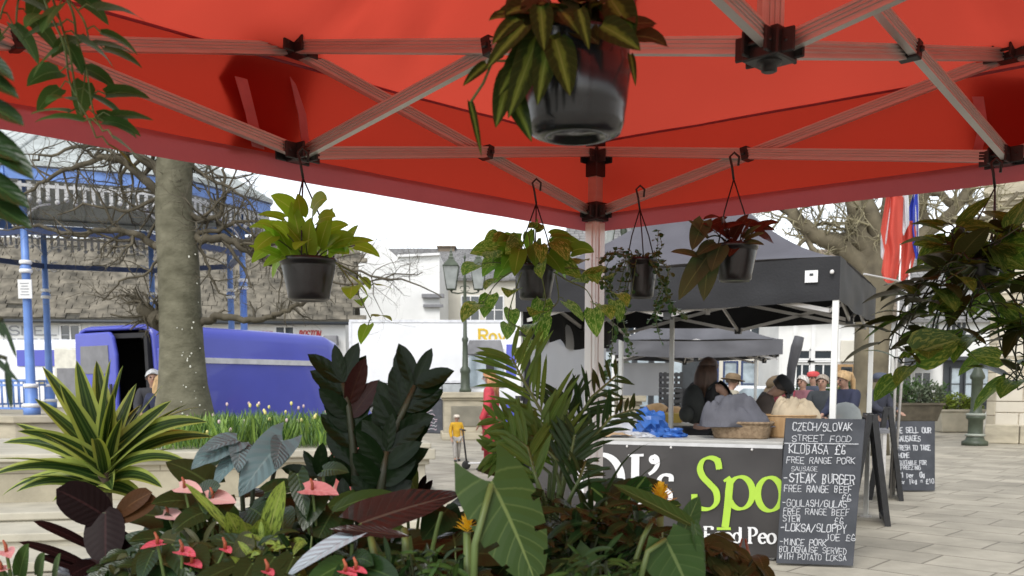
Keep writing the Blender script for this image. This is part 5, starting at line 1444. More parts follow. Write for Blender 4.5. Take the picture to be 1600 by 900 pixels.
def vdoor(h, dr, wdt, dz0, dz1, flip):
    """open cargo door: hinge point, direction"""
    dr = Vector(dr).normalized(); nn = Vector((-dr.y, dr.x, 0)) * flip
    mb = MB(); pr = [(0, dz0), (wdt, dz0), (wdt, dz1 - .35), (wdt * .93, dz1 - .08), (wdt * .85, dz1), (0, dz1)]
    mb.prism([h + dr * p[0] + Vector((0, 0, p[1])) for p in pr], nn * .07)
    d = mb.build('rear_door', M['van_blue'], van, vc); bevel(d, .03)
    for (za, zb, m_) in ((dz1 - .62, dz1 - .2, 'grey_panel'), (dz0 + .35, dz1 - .85, 'grey_panel')):
        q = MB(); pts = [h + dr * x + Vector((0, 0, z)) for x, z in ((.16, za), (wdt - .16, za), (wdt - .18, zb), (.18, zb))]
        q.prism(pts, nn * -.012); p_ = q.build('inner_panel', M[m_], d, vc); bevel(p_, .006)
    hd = MB(); hd.bar(h + dr * (wdt - .1) - nn * .03 + Vector((0, 0, 1.2)), h + dr * (wdt - .1) - nn * .03 + Vector((0, 0, 1.5)), .03, .03); hd.build('handle', M['black_plastic'], d, vc)
vdoor(T(-.03, -.89, 0), (.80, -.60, 0), 1.12, .45, VH - .06, 1)
vdoor(T(.02, .95, 0), vf, .75, .5, VH - .3, 1)
# --- white van behind the bandstand
wl = Vector(((128 - 800) / FPX * 27, 27, 0)); wf = Vector((-1, .05, 0)); wf.normalize(); wr = Vector((wf.y, -wf.x, 0))
wc = wl + wr * 1.0
wv = thing('white_van', 'white van with a blue side panel parked behind the bandstand', 'van', wc)
T = vframe(wc, wf); mb, o, n = vanshell(T, 5.6, 2.0, 2.75); mb.face([o + k for k in reversed(range(n))]); mb.build('body', M['van_white'], wv, wc)
S = lambda x, z, dy=0: T(x, -(1.0 if z < 1.0 else 1.0 - .028 * (z - 1.0)) - dy, z)
q = MB(); q.prism([S(.3, 2.0, .01), S(1.8, 2.0, .01), S(1.8, 2.45, .03), S(.3, 2.45, .03)], -wr * .006); q.build('side_panel', M['van_blue'], wv, wc)
q = MB(); q.prism([S(.55, 1.0, .01), S(1.5, 1.0, .01), S(1.5, 1.9, .02), S(.55, 1.9, .02)], -wr * .006); po = q.build('poster', M['white_paint'], wv, wc)
q = MB(); q.prism([S(.85, 1.5, .02), S(1.2, 1.5, .02), S(1.2, 1.62, .025), S(.85, 1.62, .025)], -wr * .006); q.build('poster_mark', M['twig_olive'], po, wc)
q = MB(); q.quad(S(3.6, 1.45, .01), S(4.3, 1.4, .02), S(4.1, 2.0, .01), S(3.6, 2.05, .01)); q.build('side_window', M['glass'], wv, wc)
for s in (-1, 1):
    for x in (1.0, 4.5): wheel(wv, T, x, s * .86, .34, wc)
# --- small white van / trailer in front of it
wc = Vector(((118 - 800) / FPX * 24.5, 24.5, 0)); 
tr = thing('market_trailer', 'small cream box trailer beside the open blue van', 'trailer', wc)
T = vframe(wc, (.3, .95)); q = MB()
q.prism([T(0, -.6, .5), T(0, .6, .5), T(0, .6, 2.35), T(0, -.6, 2.45)], T(2.2, 0, 0) - T(0, 0, 0)); bevel(q.build('body', mat('cream_panel', (.62, .60, .52), rough=.5), tr, wc), .04)
q = MB(); q.prism([T(-.02, -.5, 1.1), T(-.02, .5, 1.1), T(-.02, .5, 1.9), T(-.02, -.5, 1.9)], T(.012, 0, 0) - T(0, 0, 0)); q.build('hatch', M['grey_panel'], tr, wc)
for s in (-1, 1): wheel(tr, T, 1.0, s * .62, .3, wc)

# ================================================================ stone roofed cottage behind
def slate(name, c1, c2, row, wd):
    m = paving(name, c1, [x * .35 for x in c1], (wd, row), 0, .02, .08, 'UV')
    return m
M['stone_slate'] = slate('gap_shade_slates', (.07, .065, .05), None, .20, .42)  # underlay coloured dark to paint shadow lines in the gaps between slate courses
M['grey_slate'] = slate('grey_slates', (.23, .23, .235), None, .22, .36)
M['brown_tile'] = slate('brown_tiles', (.20, .16, .12), None, .2, .3)
M['render_white'] = mat('white_render', (.74, .74, .72), rough=.8, var=.07, scale=1.2, bump=.1)
M['render_cream'] = mat('cream_render', (.60, .57, .49), rough=.8, var=.1, scale=1.2, bump=.1)
M['sign_red'] = mat('red_sign_paint', (.45, .05, .05), rough=.6)
M['sign_grey'] = mat('grey_sign_paint', (.30, .31, .33), rough=.6)
M['shop_dark'] = mat('dark_shop_timber', (.03, .035, .04), rough=.5)
def window(t, mw, c, X, w, h, nx=2, ny=2, off=None, frame='white_paint', glass='glass', dep=.05, N=Vector((0, -1, 0))):
    """sash window: frame proud of the wall, panes behind glazing bars"""
    X = Vector(X); c = Vector(c); Z = Vector((0, 0, 1)); f = MB(); bw = .07
    for s in (-1, 1):
        f.bar(c + X * (s * (w / 2 - bw / 2)) - Z * h / 2 + N * dep / 2, c + X * (s * (w / 2 - bw / 2)) + Z * h / 2 + N * dep / 2, bw, dep, up=N)
        f.bar(c - X * (w / 2 - bw) + Z * s * (h / 2 - bw / 2) + N * dep / 2, c + X * (w / 2 - bw) + Z * s * (h / 2 - bw / 2) + N * dep / 2, dep, bw)
    for i in range(1, nx): q = c + X * (w * (i / nx - .5)) + N * dep * .4; f.bar(q - Z * (h / 2 - bw), q + Z * (h / 2 - bw), .05, dep * .7, up=N)
    for i in range(1, ny): q = c + Z * (h * (i / ny - .5)) + N * dep * .4; f.bar(q - X * (w / 2 - bw), q + X * (w / 2 - bw), dep * .66, .045)
    fo = f.build('window', M[frame], t, off)
    g_ = MB(); q = c + N * .012; g_.quad(q - X * (w / 2 - .04) - Z * (h / 2 - .04), q + X * (w / 2 - .04) - Z * (h / 2 - .04), q + X * (w / 2 - .04) + Z * (h / 2 - .04), q - X * (w / 2 - .04) + Z * (h / 2 - .04)); g_.build('pane', M[glass], fo, off)
    sl = MB(); sl.box(c - Z * (h / 2 + .05) + N * .06, (w + .16, .12, .06), math.atan2(X.y, X.x)); sl.build('sill', M[frame], fo, off)
def house(name, label, px0, px1, d0, d1, eave, ridge, depth, wall, roof, over=.3, cat='building', gable=True):
    """gabled block whose front wall runs from picture column px0 at d0 to px1 at d1"""
    a, b = G(px0, d0), G(px1, d1); X = (b - a).normalized(); Y = Vector((-X.y, X.x, 0)); L = (b - a).length
    off = a.lerp(b, .5); t = thing(name, label, cat, off)
    w = MB(); z = Vector((0, 0, 1))
    c = [a, b, b + Y * depth, a + Y * depth]
    for k in range(4): w.quad(c[k], c[(k + 1) % 4], c[(k + 1) % 4] + z * eave, c[k] + z * eave)
    if gable:
        for p, q in ((b, b + Y * depth), (a + Y * depth, a)):
            o = w.add([p + z * eave, q + z * eave, p.lerp(q, .5) + z * (ridge - .05)]); w.face((o, o + 1, o + 2))
    w.build('wall', M[wall], t, off)
    r = MB(); th = Vector((0, 0, .14)); sl = math.hypot(depth / 2 + over, ridge - eave)
    e0 = a - X * over - Y * over + z * (eave - (ridge - eave) * over / (depth / 2)); e1 = e0 + X * (L + 2 * over)
    r0 = a - X * over + Y * depth / 2 + z * ridge; r1 = r0 + X * (L + 2 * over)
    f0 = a - X * over + Y * (depth + over) + z * (eave - (ridge - eave) * over / (depth / 2)); f1 = f0 + X * (L + 2 * over)
    LL = L + 2 * over
    r.quad(e0 + th, e1 + th, r1 + th, r0 + th, ((0, 0), (LL, 0), (LL, sl), (0, sl))); r.quad(f1 + th, f0 + th, r0 + th, r1 + th, ((0, 0), (LL, 0), (LL, sl), (0, sl)))
    r.quad(e0, r0, r1, e1); r.quad(f0, f1, r1, r0); r.quad(e0, e1, e1 + th, e0 + th); r.quad(e1, r1, r1 + th, e1 + th); r.quad(r0, e0, e0 + th, r0 + th)
    ro = r.build('roof', M[roof], t, off)
    return t, off, X, Y, a, (lambda s, zz, o=0.0: a + X * s - Y * o + z * zz), L, ro
t, off, X, Y, a, W_, L, ro = house('cottage', 'long white cottage with a mossy stone slate roof behind the bandstand', -160, 541, 34, 36, 3.95, 7.1, 8.0, 'render_white', 'stone_slate', .35)
def at(px): # distance along the wall for a column
    t_ = (px - 800) / FPX; return (a.x - t_ * a.y) / (t_ * X.y - X.x)
# uneven slate courses stand proud so the roof is not a flat sheet
sl = MB(); rg = random.Random(81); e0 = a - Y * .35 + Vector((0, 0, 3.95 - 3.15 * .35 / 4.0 + .145)); up = (Y * 4.35 + Vector((0, 0, 3.15 * 4.35 / 4.0))); UL = up.length; up.normalize(); nn = X.cross(up)
for r_ in range(int(UL / .27)):
    s = -.3 + rg.uniform(0, .4)
    while s < L + .25:
        wd = rg.uniform(.3, .75)
        if rg.random() < .975:
            q = e0 + X * s + up * (r_ * .27 + rg.uniform(-.02, .02)) + nn * .005
            m3 = Matrix((X, up, nn)).transposed(); tilt = m3 @ Matrix.Rotation(rg.uniform(.04, .1), 3, 'X')
            sl.box(q + X * wd / 2 + up * .15 + nn * .02, (wd * .95, .25, .045), M=tilt)
        s += wd
sl.build('slates', mat('stone_slate_pieces', (.05, .045, .034), col2=(.22, .195, .15), rough=.9, scale=2.3, bump=.4, bscale=9), ro, off)
for px in (116, 448, -60): window(t, None, W_(at(px), 3.0, .0), X, .75, 1.3, 2, 2, off, N=-Y)
s1, s2 = MB(), MB()
write(s1, 'SNELL', at(22), 3.25, .30, .42, X, (0, 0, 1), -Y, a - Y * .01, .14, .02, .05); write(s1, 'MCTAGGART', at(12), 2.82, .28, .245, X, (0, 0, 1), -Y, a - Y * .01, .14, .02, .05)
so = s1.build('lettering', M['sign_grey'], t, off)
write(s2, 'SCHMOOF', at(389), 3.15, .26, .135, X, (0, 0, 1), -Y, a - Y * .01, .2, .02, .05); write(s2, 'BOSTON', at(470), 3.2, .26, .13, X, (0, 0, 1), -Y, a - Y * .01, .16, .02, .1, slant=.2)
s2.build('lettering', M['sign_red'], t, off)
lg = MB(); lg.box(W_(at(520), 3.1, .3), (.5, .4, .35)); bevel(lg.build('wall_unit', M['grey_panel'], t, off), .03)
gtm = MB(); gtm.tube([W_(-.3, 3.72, .38), W_(L + .3, 3.72, .38)], .06, 8); gtm.build('gutter', M['shop_dark'], t, off)
# ================================================================ white lorry, second cab, buildings in the middle distance
ld = 33.0
a = G(546, ld); lt = thing('box_lorry', 'white box lorry with yellow lettering parked across the square', 'lorry', a)
T = vframe(a, (1, .04)); q = MB(); q.prism([T(0, 0, 1.56), T(7.6, 0, 1.56), T(7.6, 0, 3.66), T(0, 0, 3.66)], T(0, -2.3, 0) - T(0, 0, 0)); bevel(q.build('box', M['van_white'], lt, a), .05)
q = MB()
for z in (1.58, 3.64): q.bar(T(.02, .012, z), T(7.58, .012, z), .03, .09)
for x in (.05, 7.55): q.bar(T(x, .012, 1.6), T(x, .012, 3.6), .03, .09, up=(1, 0, 0))
q.build('edge_trim', mat('pale_trim', (.66, .67, .70), rough=.4, metal=.2), lt, a)
tx = MB(); M['yellow_letter'] = mat('yellow_letters', (.62, .42, .02), rough=.5)
X, Z, Nn = T(1, 0, 0) - T(0, 0, 0), Vector((0, 0, 1)), T(0, 1, 0) - T(0, 0, 0); o0 = T(4.45, .012, 2.95)
for st in ([(0, 0), (0, .42)], [(-.05, .41), (.16, .41), (.25, .36), (.27, .29), (.22, .22), (.02, .21)], [(.12, .21), (.28, .0)], [(-.05, 0), (.08, 0)]): pen(tx, st, .09, .06, X, Z, Nn, o0, .01)
pen(tx, ell(.46, .14, .11, .13), .08, .05, X, Z, Nn, o0, .01, closed=True)
pen(tx, [(.66, .28), (.78, .02)], .07, .05, X, Z, Nn, o0, .01); pen(tx, [(.92, .28), (.72, -.14)], .07, .05, X, Z, Nn, o0, .01)
tx.build('lettering', M['yellow_letter'], lt, a)
q = MB(); q.prism([T(0.1, -.2, .75), T(7.4, -.2, .75), T(7.4, -.2, 1.54), T(.1, -.2, 1.54)], T(0, -1.9, 0) - T(0, 0, 0)); q.build('chassis', M['cargo'], lt, a)
for x0, x1 in ((2.55, 3.15), (3.18, 3.85), (1.2, 2.2)):
    q = MB(); q.prism([T(x0, .0, .62), T(x1, .0, .62), T(x1, .0, 1.5), T(x0, .0, 1.5)], T(0, -.5, 0) - T(0, 0, 0)); b_ = q.build('side_locker', mat('grey_locker', (.36, .38, .39), rough=.5), lt, a); bevel(b_, .02)
    q = MB(); q.box(T(x1 - .1, .02, 1.1), (.05, .03, .12)); q.build('handle', M['black_plastic'], b_, a)
for x in (.8, 5.2):
    for s in (-.2, -2.1): wheel(lt, T, x, s + (0 if s < -1 else .0), .48, a)
# blue lorry cab facing the square
cl = G(727, 27.0); cb = thing('lorry_cab', 'blue fronted lorry cab with big windscreen behind the stone plinth', 'lorry', cl)
T = vframe(cl, (-.15, -1)); R_ = lambda x, y, z: T(-y, -x, z)   # x across the front, y back
q = MB(); pr = [(0, .45), (0, 1.3), (.12, 2.55), (.35, 2.75), (2.2, 2.75), (2.2, .45)]
q.prism([R_(0, y, z) for y, z in pr], R_(2.2, 0, 0) - R_(0, 0, 0)); bevel(q.build('cab', M['van_white'], cb, cl), .06)
q = MB(); q.prism([R_(1.15, -.02, .5), R_(2.18, -.02, .5), R_(2.18, .10, 2.6), R_(1.15, .10, 2.6)], R_(0, -.01, 0) - R_(0, 0, 0)); q.build('blue_front', M['van_blue'], cb, cl)
q = MB(); q.prism([R_(.08, -.03, 1.42), R_(1.1, -.03, 1.42), R_(1.08, .055, 2.3), R_(.1, .055, 2.3)], R_(0, -.012, 0) - R_(0, 0, 0)); q.build('windscreen', M['glass_pale'], cb, cl)
q = MB(); q.prism([R_(.0, .04, 2.32), R_(1.1, .04, 2.32), R_(1.0, .12, 2.72), R_(.1, .12, 2.72)], R_(0, -.05, 0) - R_(0, 0, 0)); bevel(q.build('visor', M['grey_panel'], cb, cl), .02)
q = MB(); q.bar(R_(.75, -.05, 2.5), R_(.75, -.25, 2.45), .03, .03); q.box(R_(.75, -.27, 2.1), (.22, .12, .42)); bevel(q.build('mirror', M['black_plastic'], cb, cl), .02)
q = MB(); q.prism([R_(.0, -.04, .42), R_(2.2, -.04, .42), R_(2.2, -.04, .78), R_(0, -.04, .78)], R_(0, -.12, 0) - R_(0, 0, 0)); bevel(q.build('bumper', M['van_blue'], cb, cl), .03)
for x in (.28, 1.9):
    q = MB(); q.box(R_(x, -.17, .95), (.3, .08, .16)); bevel(q.build('headlight', M['lamp_clear'], cb, cl), .02)
for x in (.2, 2.0):
    wheel(cb, vframe(R_(x, 1.2, 0), (1, -.15)), 0, .01, .46, cl)
# white rendered building and slate roofed row
t, off, X, Y, a, W_, L, ro = house('shop_row', 'pale shop row with a long grey slate roof beyond the lorry', 560, 905, 50, 50, 6.9, 8.9, 9, 'render_cream', 'grey_slate', .3)
for px in (735, 772, 820, 860):
    s = (px - 560) / FPX * 50; window(t, None, W_(s, 5.3), X, 1.0, 1.5, 2, 2, off, N=-Y)
for px, w_ in ((690, .9),):
    c = MB(); s = (px - 560) / FPX * 50; c.box(W_(s, 8.75, -4.5), (w_, 1.0, .6)); c.box(W_(s, 9.08, -4.5), (w_ + .15, 1.15, .08)); c.build('chimney', M['brown_tile'], ro, off)
a0 = G(545, 44.0); wb = thing('rendered_building', 'plain white rendered building with sloping parapet behind the lorry', 'building', a0)
b0 = G(688, 44.0); q = MB(); zt = lambda y: 1.5 + (600 - y) * 44 / 1500
q.prism([a0, b0, b0 + Vector((0, 0, zt(403))), a0.lerp(b0, .55) + Vector((0, 0, zt(406))), a0.lerp(b0, .42) + Vector((0, 0, zt(390))), a0.lerp(b0, .33) + Vector((0, 0, zt(385))), a0 + Vector((0, 0, zt(385)))], (0, 6, 0)); q.build('wall', M['render_white'], wb, a0)
q = MB(); q.bar(b0 + Vector((.02, -.03, zt(403) + .05)), a0.lerp(b0, .55) + Vector((0, -.03, zt(406) + .05)), .3, .1); q.build('coping', M['white_paint'], wb, a0)
q = MB(); q.box(a0.lerp(b0, .93) + Vector((0, -.15, zt(465))), (1.0, .3, .16)); q.box(a0.lerp(b0, .93) + Vector((0, -.1, zt(480))), (.9, .2, .12)); q.build('wall_bracket', M['grey_panel'], wb, a0)
# ---- lamp posts on stone plinths
M['lamp_green'] = mat('green_grey_lamp_paint', (.055, .07, .045), rough=.5, var=.25, scale=5)
M['lantern_glass'] = mat('lantern_glass', (.55, .58, .56), rough=.1, trans=.4, alpha=.55)
def plinth(label, px, d, w, h):
    c = G(px, d); mb = MB()
    t = thing('stone_plinth', label, 'plinth', c, .1)
    for hw, z0, z1 in ((w / 2, 0, .2), (w / 2 - .07, .2, h - .22), (w / 2 - .03, h - .22, h - .15), (w / 2 + .04, h - .15, h)): mb.box((0, 0, (z0 + z1) / 2), (hw * 2, hw * 2, z1 - z0))
    bevel(mb.build('block', M['stone'], t), .02)
    pn = MB()
    for s in (-1, 1): pn.box((s * 0, -(w / 2 - .07) - .012, h * .5), (w * .62, .03, h * .42))
    bevel(pn.build('panel', M['stone_pale'], t), .01)
    return c + Vector((0, 0, h))
def lamp(label, base, h, lanterns=True, r=.055):
    t = thing('lamp_post', label, 'lamp post', base)
    MB().lathe([(r * 3, 0), (r * 3, .08), (r * 2.4, .12), (r * 2.2, .5), (r * 2.6, .55), (r * 2.6, .62), (r * 1.5, .7), (r * 1.25, 1.35), (r * 1.6, 1.4), (r * 1.6, 1.46), (r, 1.5), (r * .7, h * .80), (r * .9, h * .81), (r * .5, h * .84), (r * .32, h * .96), (r * .8, h * .965), (r * .2, h * .985), (.004, h)], (0, 0, 0), 14).build('post', M['lamp_green'], t)
    if not lanterns: return t
    a_ = MB(); za = h * .72
    for s in (-1, 1):
        a_.tube([(0, 0, za), (s * .2, 0, za - .03), (s * .36, 0, za + .0), (s * .37, 0, za + .06)], .022, 6)
        a_.tube([(s * .06 + s * .07 * math.cos(k * .7), 0, za + .1 + .07 * math.sin(k * .7)) for k in range(9)], .012, 5)
    a_.build('arms', M['lamp_green'], t)
    for s in (-1, 1):
        x = s * .37; z0 = za + .08
        f = MB(); w0, w1, hh = .12, .21, .62
        cs = [(-1, -1), (1, -1), (1, 1), (-1, 1)]
        for i in range(4):
            a, b = cs[i], cs[(i + 1) % 4]
            f.tube([(x + a[0] * w0, a[1] * w0, z0), (x + a[0] * w1, a[1] * w1, z0 + hh)], .011, 5)
            for wz, zz in ((w0, z0), (w1, z0 + hh)): f.tube([(x + a[0] * wz, a[1] * wz, zz), (x + b[0] * wz, b[1] * wz, zz)], .014, 5)
        f.lathe([(w1 * 1.45, z0 + hh + .01), (.09, z0 + hh + .2), (.1, z0 + hh + .23), (.06, z0 + hh + .28), (.07, z0 + hh + .31), (.03, z0 + hh + .36), (.04, z0 + hh + .4), (.004, z0 + hh + .5)], (x, 0, 0), 4, a0=PI / 4, smooth=False)
        f.lathe([(.03, z0 - .06), (.05, z0), (.05, z0 + .02)], (x, 0, 0), 8)
        fo = f.build('lantern', M['lamp_green'], t)
        g_ = MB()
        for i in range(4):
            a, b = cs[i], cs[(i + 1) % 4]
            g_.quad((x + a[0] * w0 * .97, a[1] * w0 * .97, z0), (x + b[0] * w0 * .97, b[1] * w0 * .97, z0), (x + b[0] * w1 * .97, b[1] * w1 * .97, z0 + hh), (x + a[0] * w1 * .97, a[1] * w1 * .97, z0 + hh))
        g_.build('glass', M['lantern_glass'], fo)
        MB().lathe([(.015, z0), (.02, z0 + .12), (.05, z0 + .2), (.035, z0 + .32), (0, z0 + .34)], (x, 0, 0), 8).build('burner', M['white_paint'], fo)
    return t
lamp('green lamp post with two lanterns on a stone plinth before the lorry', plinth('square stone plinth carrying the two lantern lamp post', 727, 27.6 - 1.2, 1.34, 1.28), 3.75)
lamp('green lamp post on a plinth behind the stall table', plinth('stone plinth under the lamp post behind the stall table', 972, 20.5, .78, 1.28), 4.2, True, .085)
# small planters of pale stone and low wall in the square
# ---- far A-board
def aboard(name, label, bl, br, tl, tr, lines, group=None, frame=.0, face='slate_board', leg=.45, sw=.14, chalk='chalk'):
    """folding pavement board: writing panel through four corners, back panel behind"""
    bl, br, tl, tr = [Vector(q) for q in (bl, br, tl, tr)]
    X = (br - bl); Z = (tl - bl); off = bl.lerp(br, .5); off.z = 0
    N = X.cross(Z).normalized()
    if N.y > 0: N = -N
    t = thing(name, label, 'A-board', off, 0, group)
    f = MB(); f.prism([bl, br, tr, tl], -N * .018); bevel(f.build('writing_panel', M[face], t, off), .003)
    back = Vector((-N.x, -N.y, 0)).normalized() * leg
    b = MB(); bb = [bl + back, br + back, tr - N * .03, tl - N * .03]; b.prism(bb, -N * .016); b.build('rear_panel', M[face], t, off)
    if frame:
        fr = MB()
        for p, q in ((bl, br), (br, tr), (tr, tl), (tl, bl)): fr.bar(p + N * .004, q + N * .004, frame, .03, up=N, ext=frame / 2)
        fr.build('frame', M['black_plastic'], t, off)
    tx = MB(); h = Z.length; w = X.length; Xn = X.normalized(); Zn = Z.normalized(); rg = random.Random(len(label))
    for (s, x, y, hh, wd) in lines:
        write(tx, s, x * w, y * h, hh * h, wd * w, Xn, Zn, N, bl + N * .0006, sw, .0008, .36, rg)
    if lines: tx.build('chalk_writing', M[chalk], t, off)
    return t
M['slate_board'] = mat('chalkboard', (.032, .035, .042), rough=.75, var=.35, scale=5, bump=.05, col2=(.058, .062, .072))
M['chalk'] = mat('white_chalk', (.50, .51, .53), rough=.95, var=.35, scale=120)
M['chalk_col'] = mat('coloured_chalk', (.35, .45, .45), rough=.95, col2=(.5, .3, .35), scale=8)
fb_ = aboard('pavement_board', 'small framed chalkboard standing far off in front of the lorry', G(659, 29.5), G(693, 29), G(661, 29.9, 1.03), G(691, 29.4, 1.03), [], frame=.05)
q = MB(); rg = random.Random(77); bl, br_, tl = G(659, 29.5), G(693, 29), G(661, 29.9, 1.03); X = (br_ - bl).normalized(); Z = (tl - bl).normalized(); N = X.cross(Z).normalized(); N = -N if N.y > 0 else N
for i in range(7):                                                 # illegible coloured chalk scrawl
    pts = [(.08 + .05 * k + rg.uniform(-.01, .01), .12 + .12 * i + rg.uniform(-.035, .035)) for k in range(11)]
    ribbon(q, pts, .02, .002, X, Z, N, bl + N * .002)
q.build('chalk_scrawl', M['chalk_col'], fb_, fb_.location)
# ================================================================ black gazebo over the food stall
M['black_canvas'] = mat('skylit_black_canvas', (.085, .082, .096), rough=.52, var=.2, scale=2.5, bump=.15, bscale=60, spec=.5)  # same cloth as the valance; sky light on the roof painted in as paler colour
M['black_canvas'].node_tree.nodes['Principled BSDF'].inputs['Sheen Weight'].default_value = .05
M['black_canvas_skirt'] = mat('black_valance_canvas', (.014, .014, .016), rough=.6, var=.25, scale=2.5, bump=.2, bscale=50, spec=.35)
M['black_cloth'] = mat('black_curtain_cloth', (.012, .012, .013), rough=.9, var=.3, scale=4, bump=.3)
M['grey_canvas'] = mat('grey_canopy_canvas', (.10, .10, .11), rough=.7, var=.2, scale=2, bump=.15, bscale=60)
M['pvc'] = mat('clear_plastic_sheet', (.52, .53, .56), rough=.28, var=.1, scale=3, trans=.5, tcol=(.66, .67, .70), bump=.25, bscale=4)
def gazebo(name, label, FR, ang, size, zt, zb, zpk, canvas, scallop=0.0, sag=.06, legs=True, lz=None):
    u = Vector((-math.cos(ang), math.sin(ang), 0)); w = Vector((math.sin(ang), math.cos(ang), 0)); off = Vector(FR)
    t = thing(name, label, 'gazebo', off)
    Q = lambda a, b, z: off + u * (a * size) + w * (b * size) + Vector((0, 0, z))
    cs = [(0, 0), (1, 0), (1, 1), (0, 1)]; rng = random.Random(len(label))
    rf, vl = MB(), MB()
    for k in range(4):
        a, b = cs[k], cs[(k + 1) % 4]
        def fr(uu, vv, a=a, b=b):
            e = Q(a[0] + (b[0] - a[0]) * uu, a[1] + (b[1] - a[1]) * uu, zt)
            p = e.lerp(Q(.5, .5, zt), vv)
            edge = 1 - abs(2 * uu - 1)
            prof = vv ** 1.45                                        # concave, pulled up to the peak
            p.z = zt + (zpk - zt) * prof - sag * 1.6 * edge * math.sin(PI * vv) + .02 * noise.noise(p * 1.7)*edge + .014 * math.sin(vv * 34 + edge * 3) * edge * max(0, 1 - vv * 2.6) * (uu > 0 and uu < 1)
            return p
        rf.grid(fr, 22, 24)
        def fv(uu, vv, a=a, b=b, k=k):
            e = Q(a[0] + (b[0] - a[0]) * uu, a[1] + (b[1] - a[1]) * uu, zt + (zb - zt) * vv)
            m = ((a[0] + b[0]) / 2 - .5, (a[1] + b[1]) / 2 - .5); n = (u * m[0] + w * m[1]).normalized(); ed = min(1, uu * 10, (1 - uu) * 10)
            e += n * (ed * (.018 * noise.noise(Vector((uu * 7, vv * 2, k * 7 + len(label)))) + .012 * vv * math.sin(uu * 17)))
            e.z -= (sag * .55 * math.sin(PI * uu) * 1.0 - scallop * abs(math.sin(uu * PI * 5)) * vv) * (.5 + .5 * vv)
            return e
        vl.grid(fv, 36, 7)
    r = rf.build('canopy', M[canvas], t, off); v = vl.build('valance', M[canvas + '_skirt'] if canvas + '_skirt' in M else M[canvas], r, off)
    lz = lz if lz else zb + .12
    a0 = -ang
    for a in cs:
        ia = .03 if a[0] == 0 else -.03; ib = .03 if a[1] == 0 else -.03
        l = MB(); p = off + u * (a[0] * size + ia) + w * (a[1] * size + ib)
        if legs is True or a in legs:
            l.box(p + Vector((0, 0, lz / 2)), (.05, .05, lz), a0); lo = l.build('leg', M['alu_white'], t, off); bevel(lo, .004)
            f = MB(); f.box(p + Vector((0, 0, .006)), (.12, .12, .012), a0); f.build('foot', M['alu'], lo, off)
    zs = zb + .02
    for k in range(4):
        a, b = cs[k], cs[(k + 1) % 4]; mdl = ((a[0] + b[0]) / 2, (a[1] + b[1]) / 2)
        for e in (a, b):
            for (z0, z1) in ((zs - .10, zs + .22), (zs + .22, zs - .10)):
                i_ = lambda q: (.03 + q[0] * .94, .03 + q[1] * .94)
                ea, em = i_(e), i_(mdl)
                MB().bar(Q(ea[0], ea[1], z0), Q(em[0], em[1], z1), .02, .035).build('truss_bar', M['alu'], t, off)
        em = (.03 + mdl[0] * .94, .03 + mdl[1] * .94)
        for z0, z1 in ((zs - .10, zs + .3), (zs + .2, zs + .05)): MB().bar(Q(em[0], em[1], z0), Q(.5, .5, z1), .02, .035).build('truss_bar', M['alu'], t, off)
        j = MB(); j.box(Q(em[0], em[1], zs - .1), (.07, .07, .07), a0); j.build('bracket', M['black_plastic'], t, off)
    MB().bar(Q(.5, .5, zs), Q(.5, .5, zpk - .03), .04, .04, up=(1, 0, 0)).build('centre_pole', M['alu'], t, off)
    return t, Q, off, v, r, u, w
FRp = Vector((2.73, 8.1, 0)); ANG = rad(26)
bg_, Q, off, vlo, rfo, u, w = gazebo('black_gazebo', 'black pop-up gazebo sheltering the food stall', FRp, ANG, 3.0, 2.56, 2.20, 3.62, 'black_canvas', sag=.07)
# white maker's tag and eyelets on the front valance
nf = -w; tg = MB(); tg.box(Q(.075, 0, 2.40) + nf * .03, (.105, .004, .10), -ANG); to = tg.build('valance_tag', M['white_paint'], vlo, off)
q = MB(); q.box(Q(.075, 0, 2.415) + nf * .034, (.03, .004, .02), -ANG); q.build('tag_print', M['shop_dark'], to, off)
q = MB(); q.lathe([(.018, 0), (.018, .006), (.008, .006)], (0, 0, 0), 12); R3 = Matrix.Rotation(rad(90), 3, 'X'); q.v = [Q(.02, 0, 2.43) + nf * .03 + Matrix.Rotation(-ANG, 3, 'Z') @ (R3 @ x) for x in q.v]; q.build('eyelet', M['alu'], vlo, off)
# left side wall: black curtain hitched up over a clear plastic sheet
sw, pv = MB(), MB()
def swf(uu, vv):
    zb_ = 2.02 - .10 * abs(math.sin(uu * PI * 3 + .4)) - .05 * math.sin(uu * 4); z = 2.45 + (zb_ - 2.45) * vv
    return Q(1, .02 + uu * .96, z) - u * (.05 + .04 * math.sin(uu * 26) * vv + .03 * noise.noise(Vector((uu * 9, vv * 3, 0))))
sw.grid(swf, 44, 8); so = sw.build('side_curtain', M['black_cloth'], bg_, off)
def pvf(uu, vv):
    return Q(1, .03 + uu * .78, 2.15 - 1.95 * vv) - u * (.03 + .025 * noise.noise(Vector((uu * 4, vv * 5, 2))) + .012 * noise.noise(Vector((uu * 11, vv * 3, 7))))
pv.grid(pvf, 34, 34); pv.build('plastic_sheet', M['pvc'], bg_, off)
q = MB(); q.tube([Q(.985, .03, z) + w * (.05 + .02 * math.sin(z * 9)) for z in (2.2, 1.9, 1.6, 1.3, 1.0, .7, .4, .1)], [.03, .05, .045, .05, .04, .05, .045, .03], 8); q.build('rolled_curtain', M['black_cloth'], bg_, off)
lf = [o for o in bg_.children if o.name.startswith('leg')][1]
q = MB()
for z in (1.99, 1.36): q.box(off + u * 2.97 + w * .03 + Vector((0, 0, z)), (.062, .062, .05), -ANG)
q.build('leg_clamp', M['black_plastic'], lf, off)

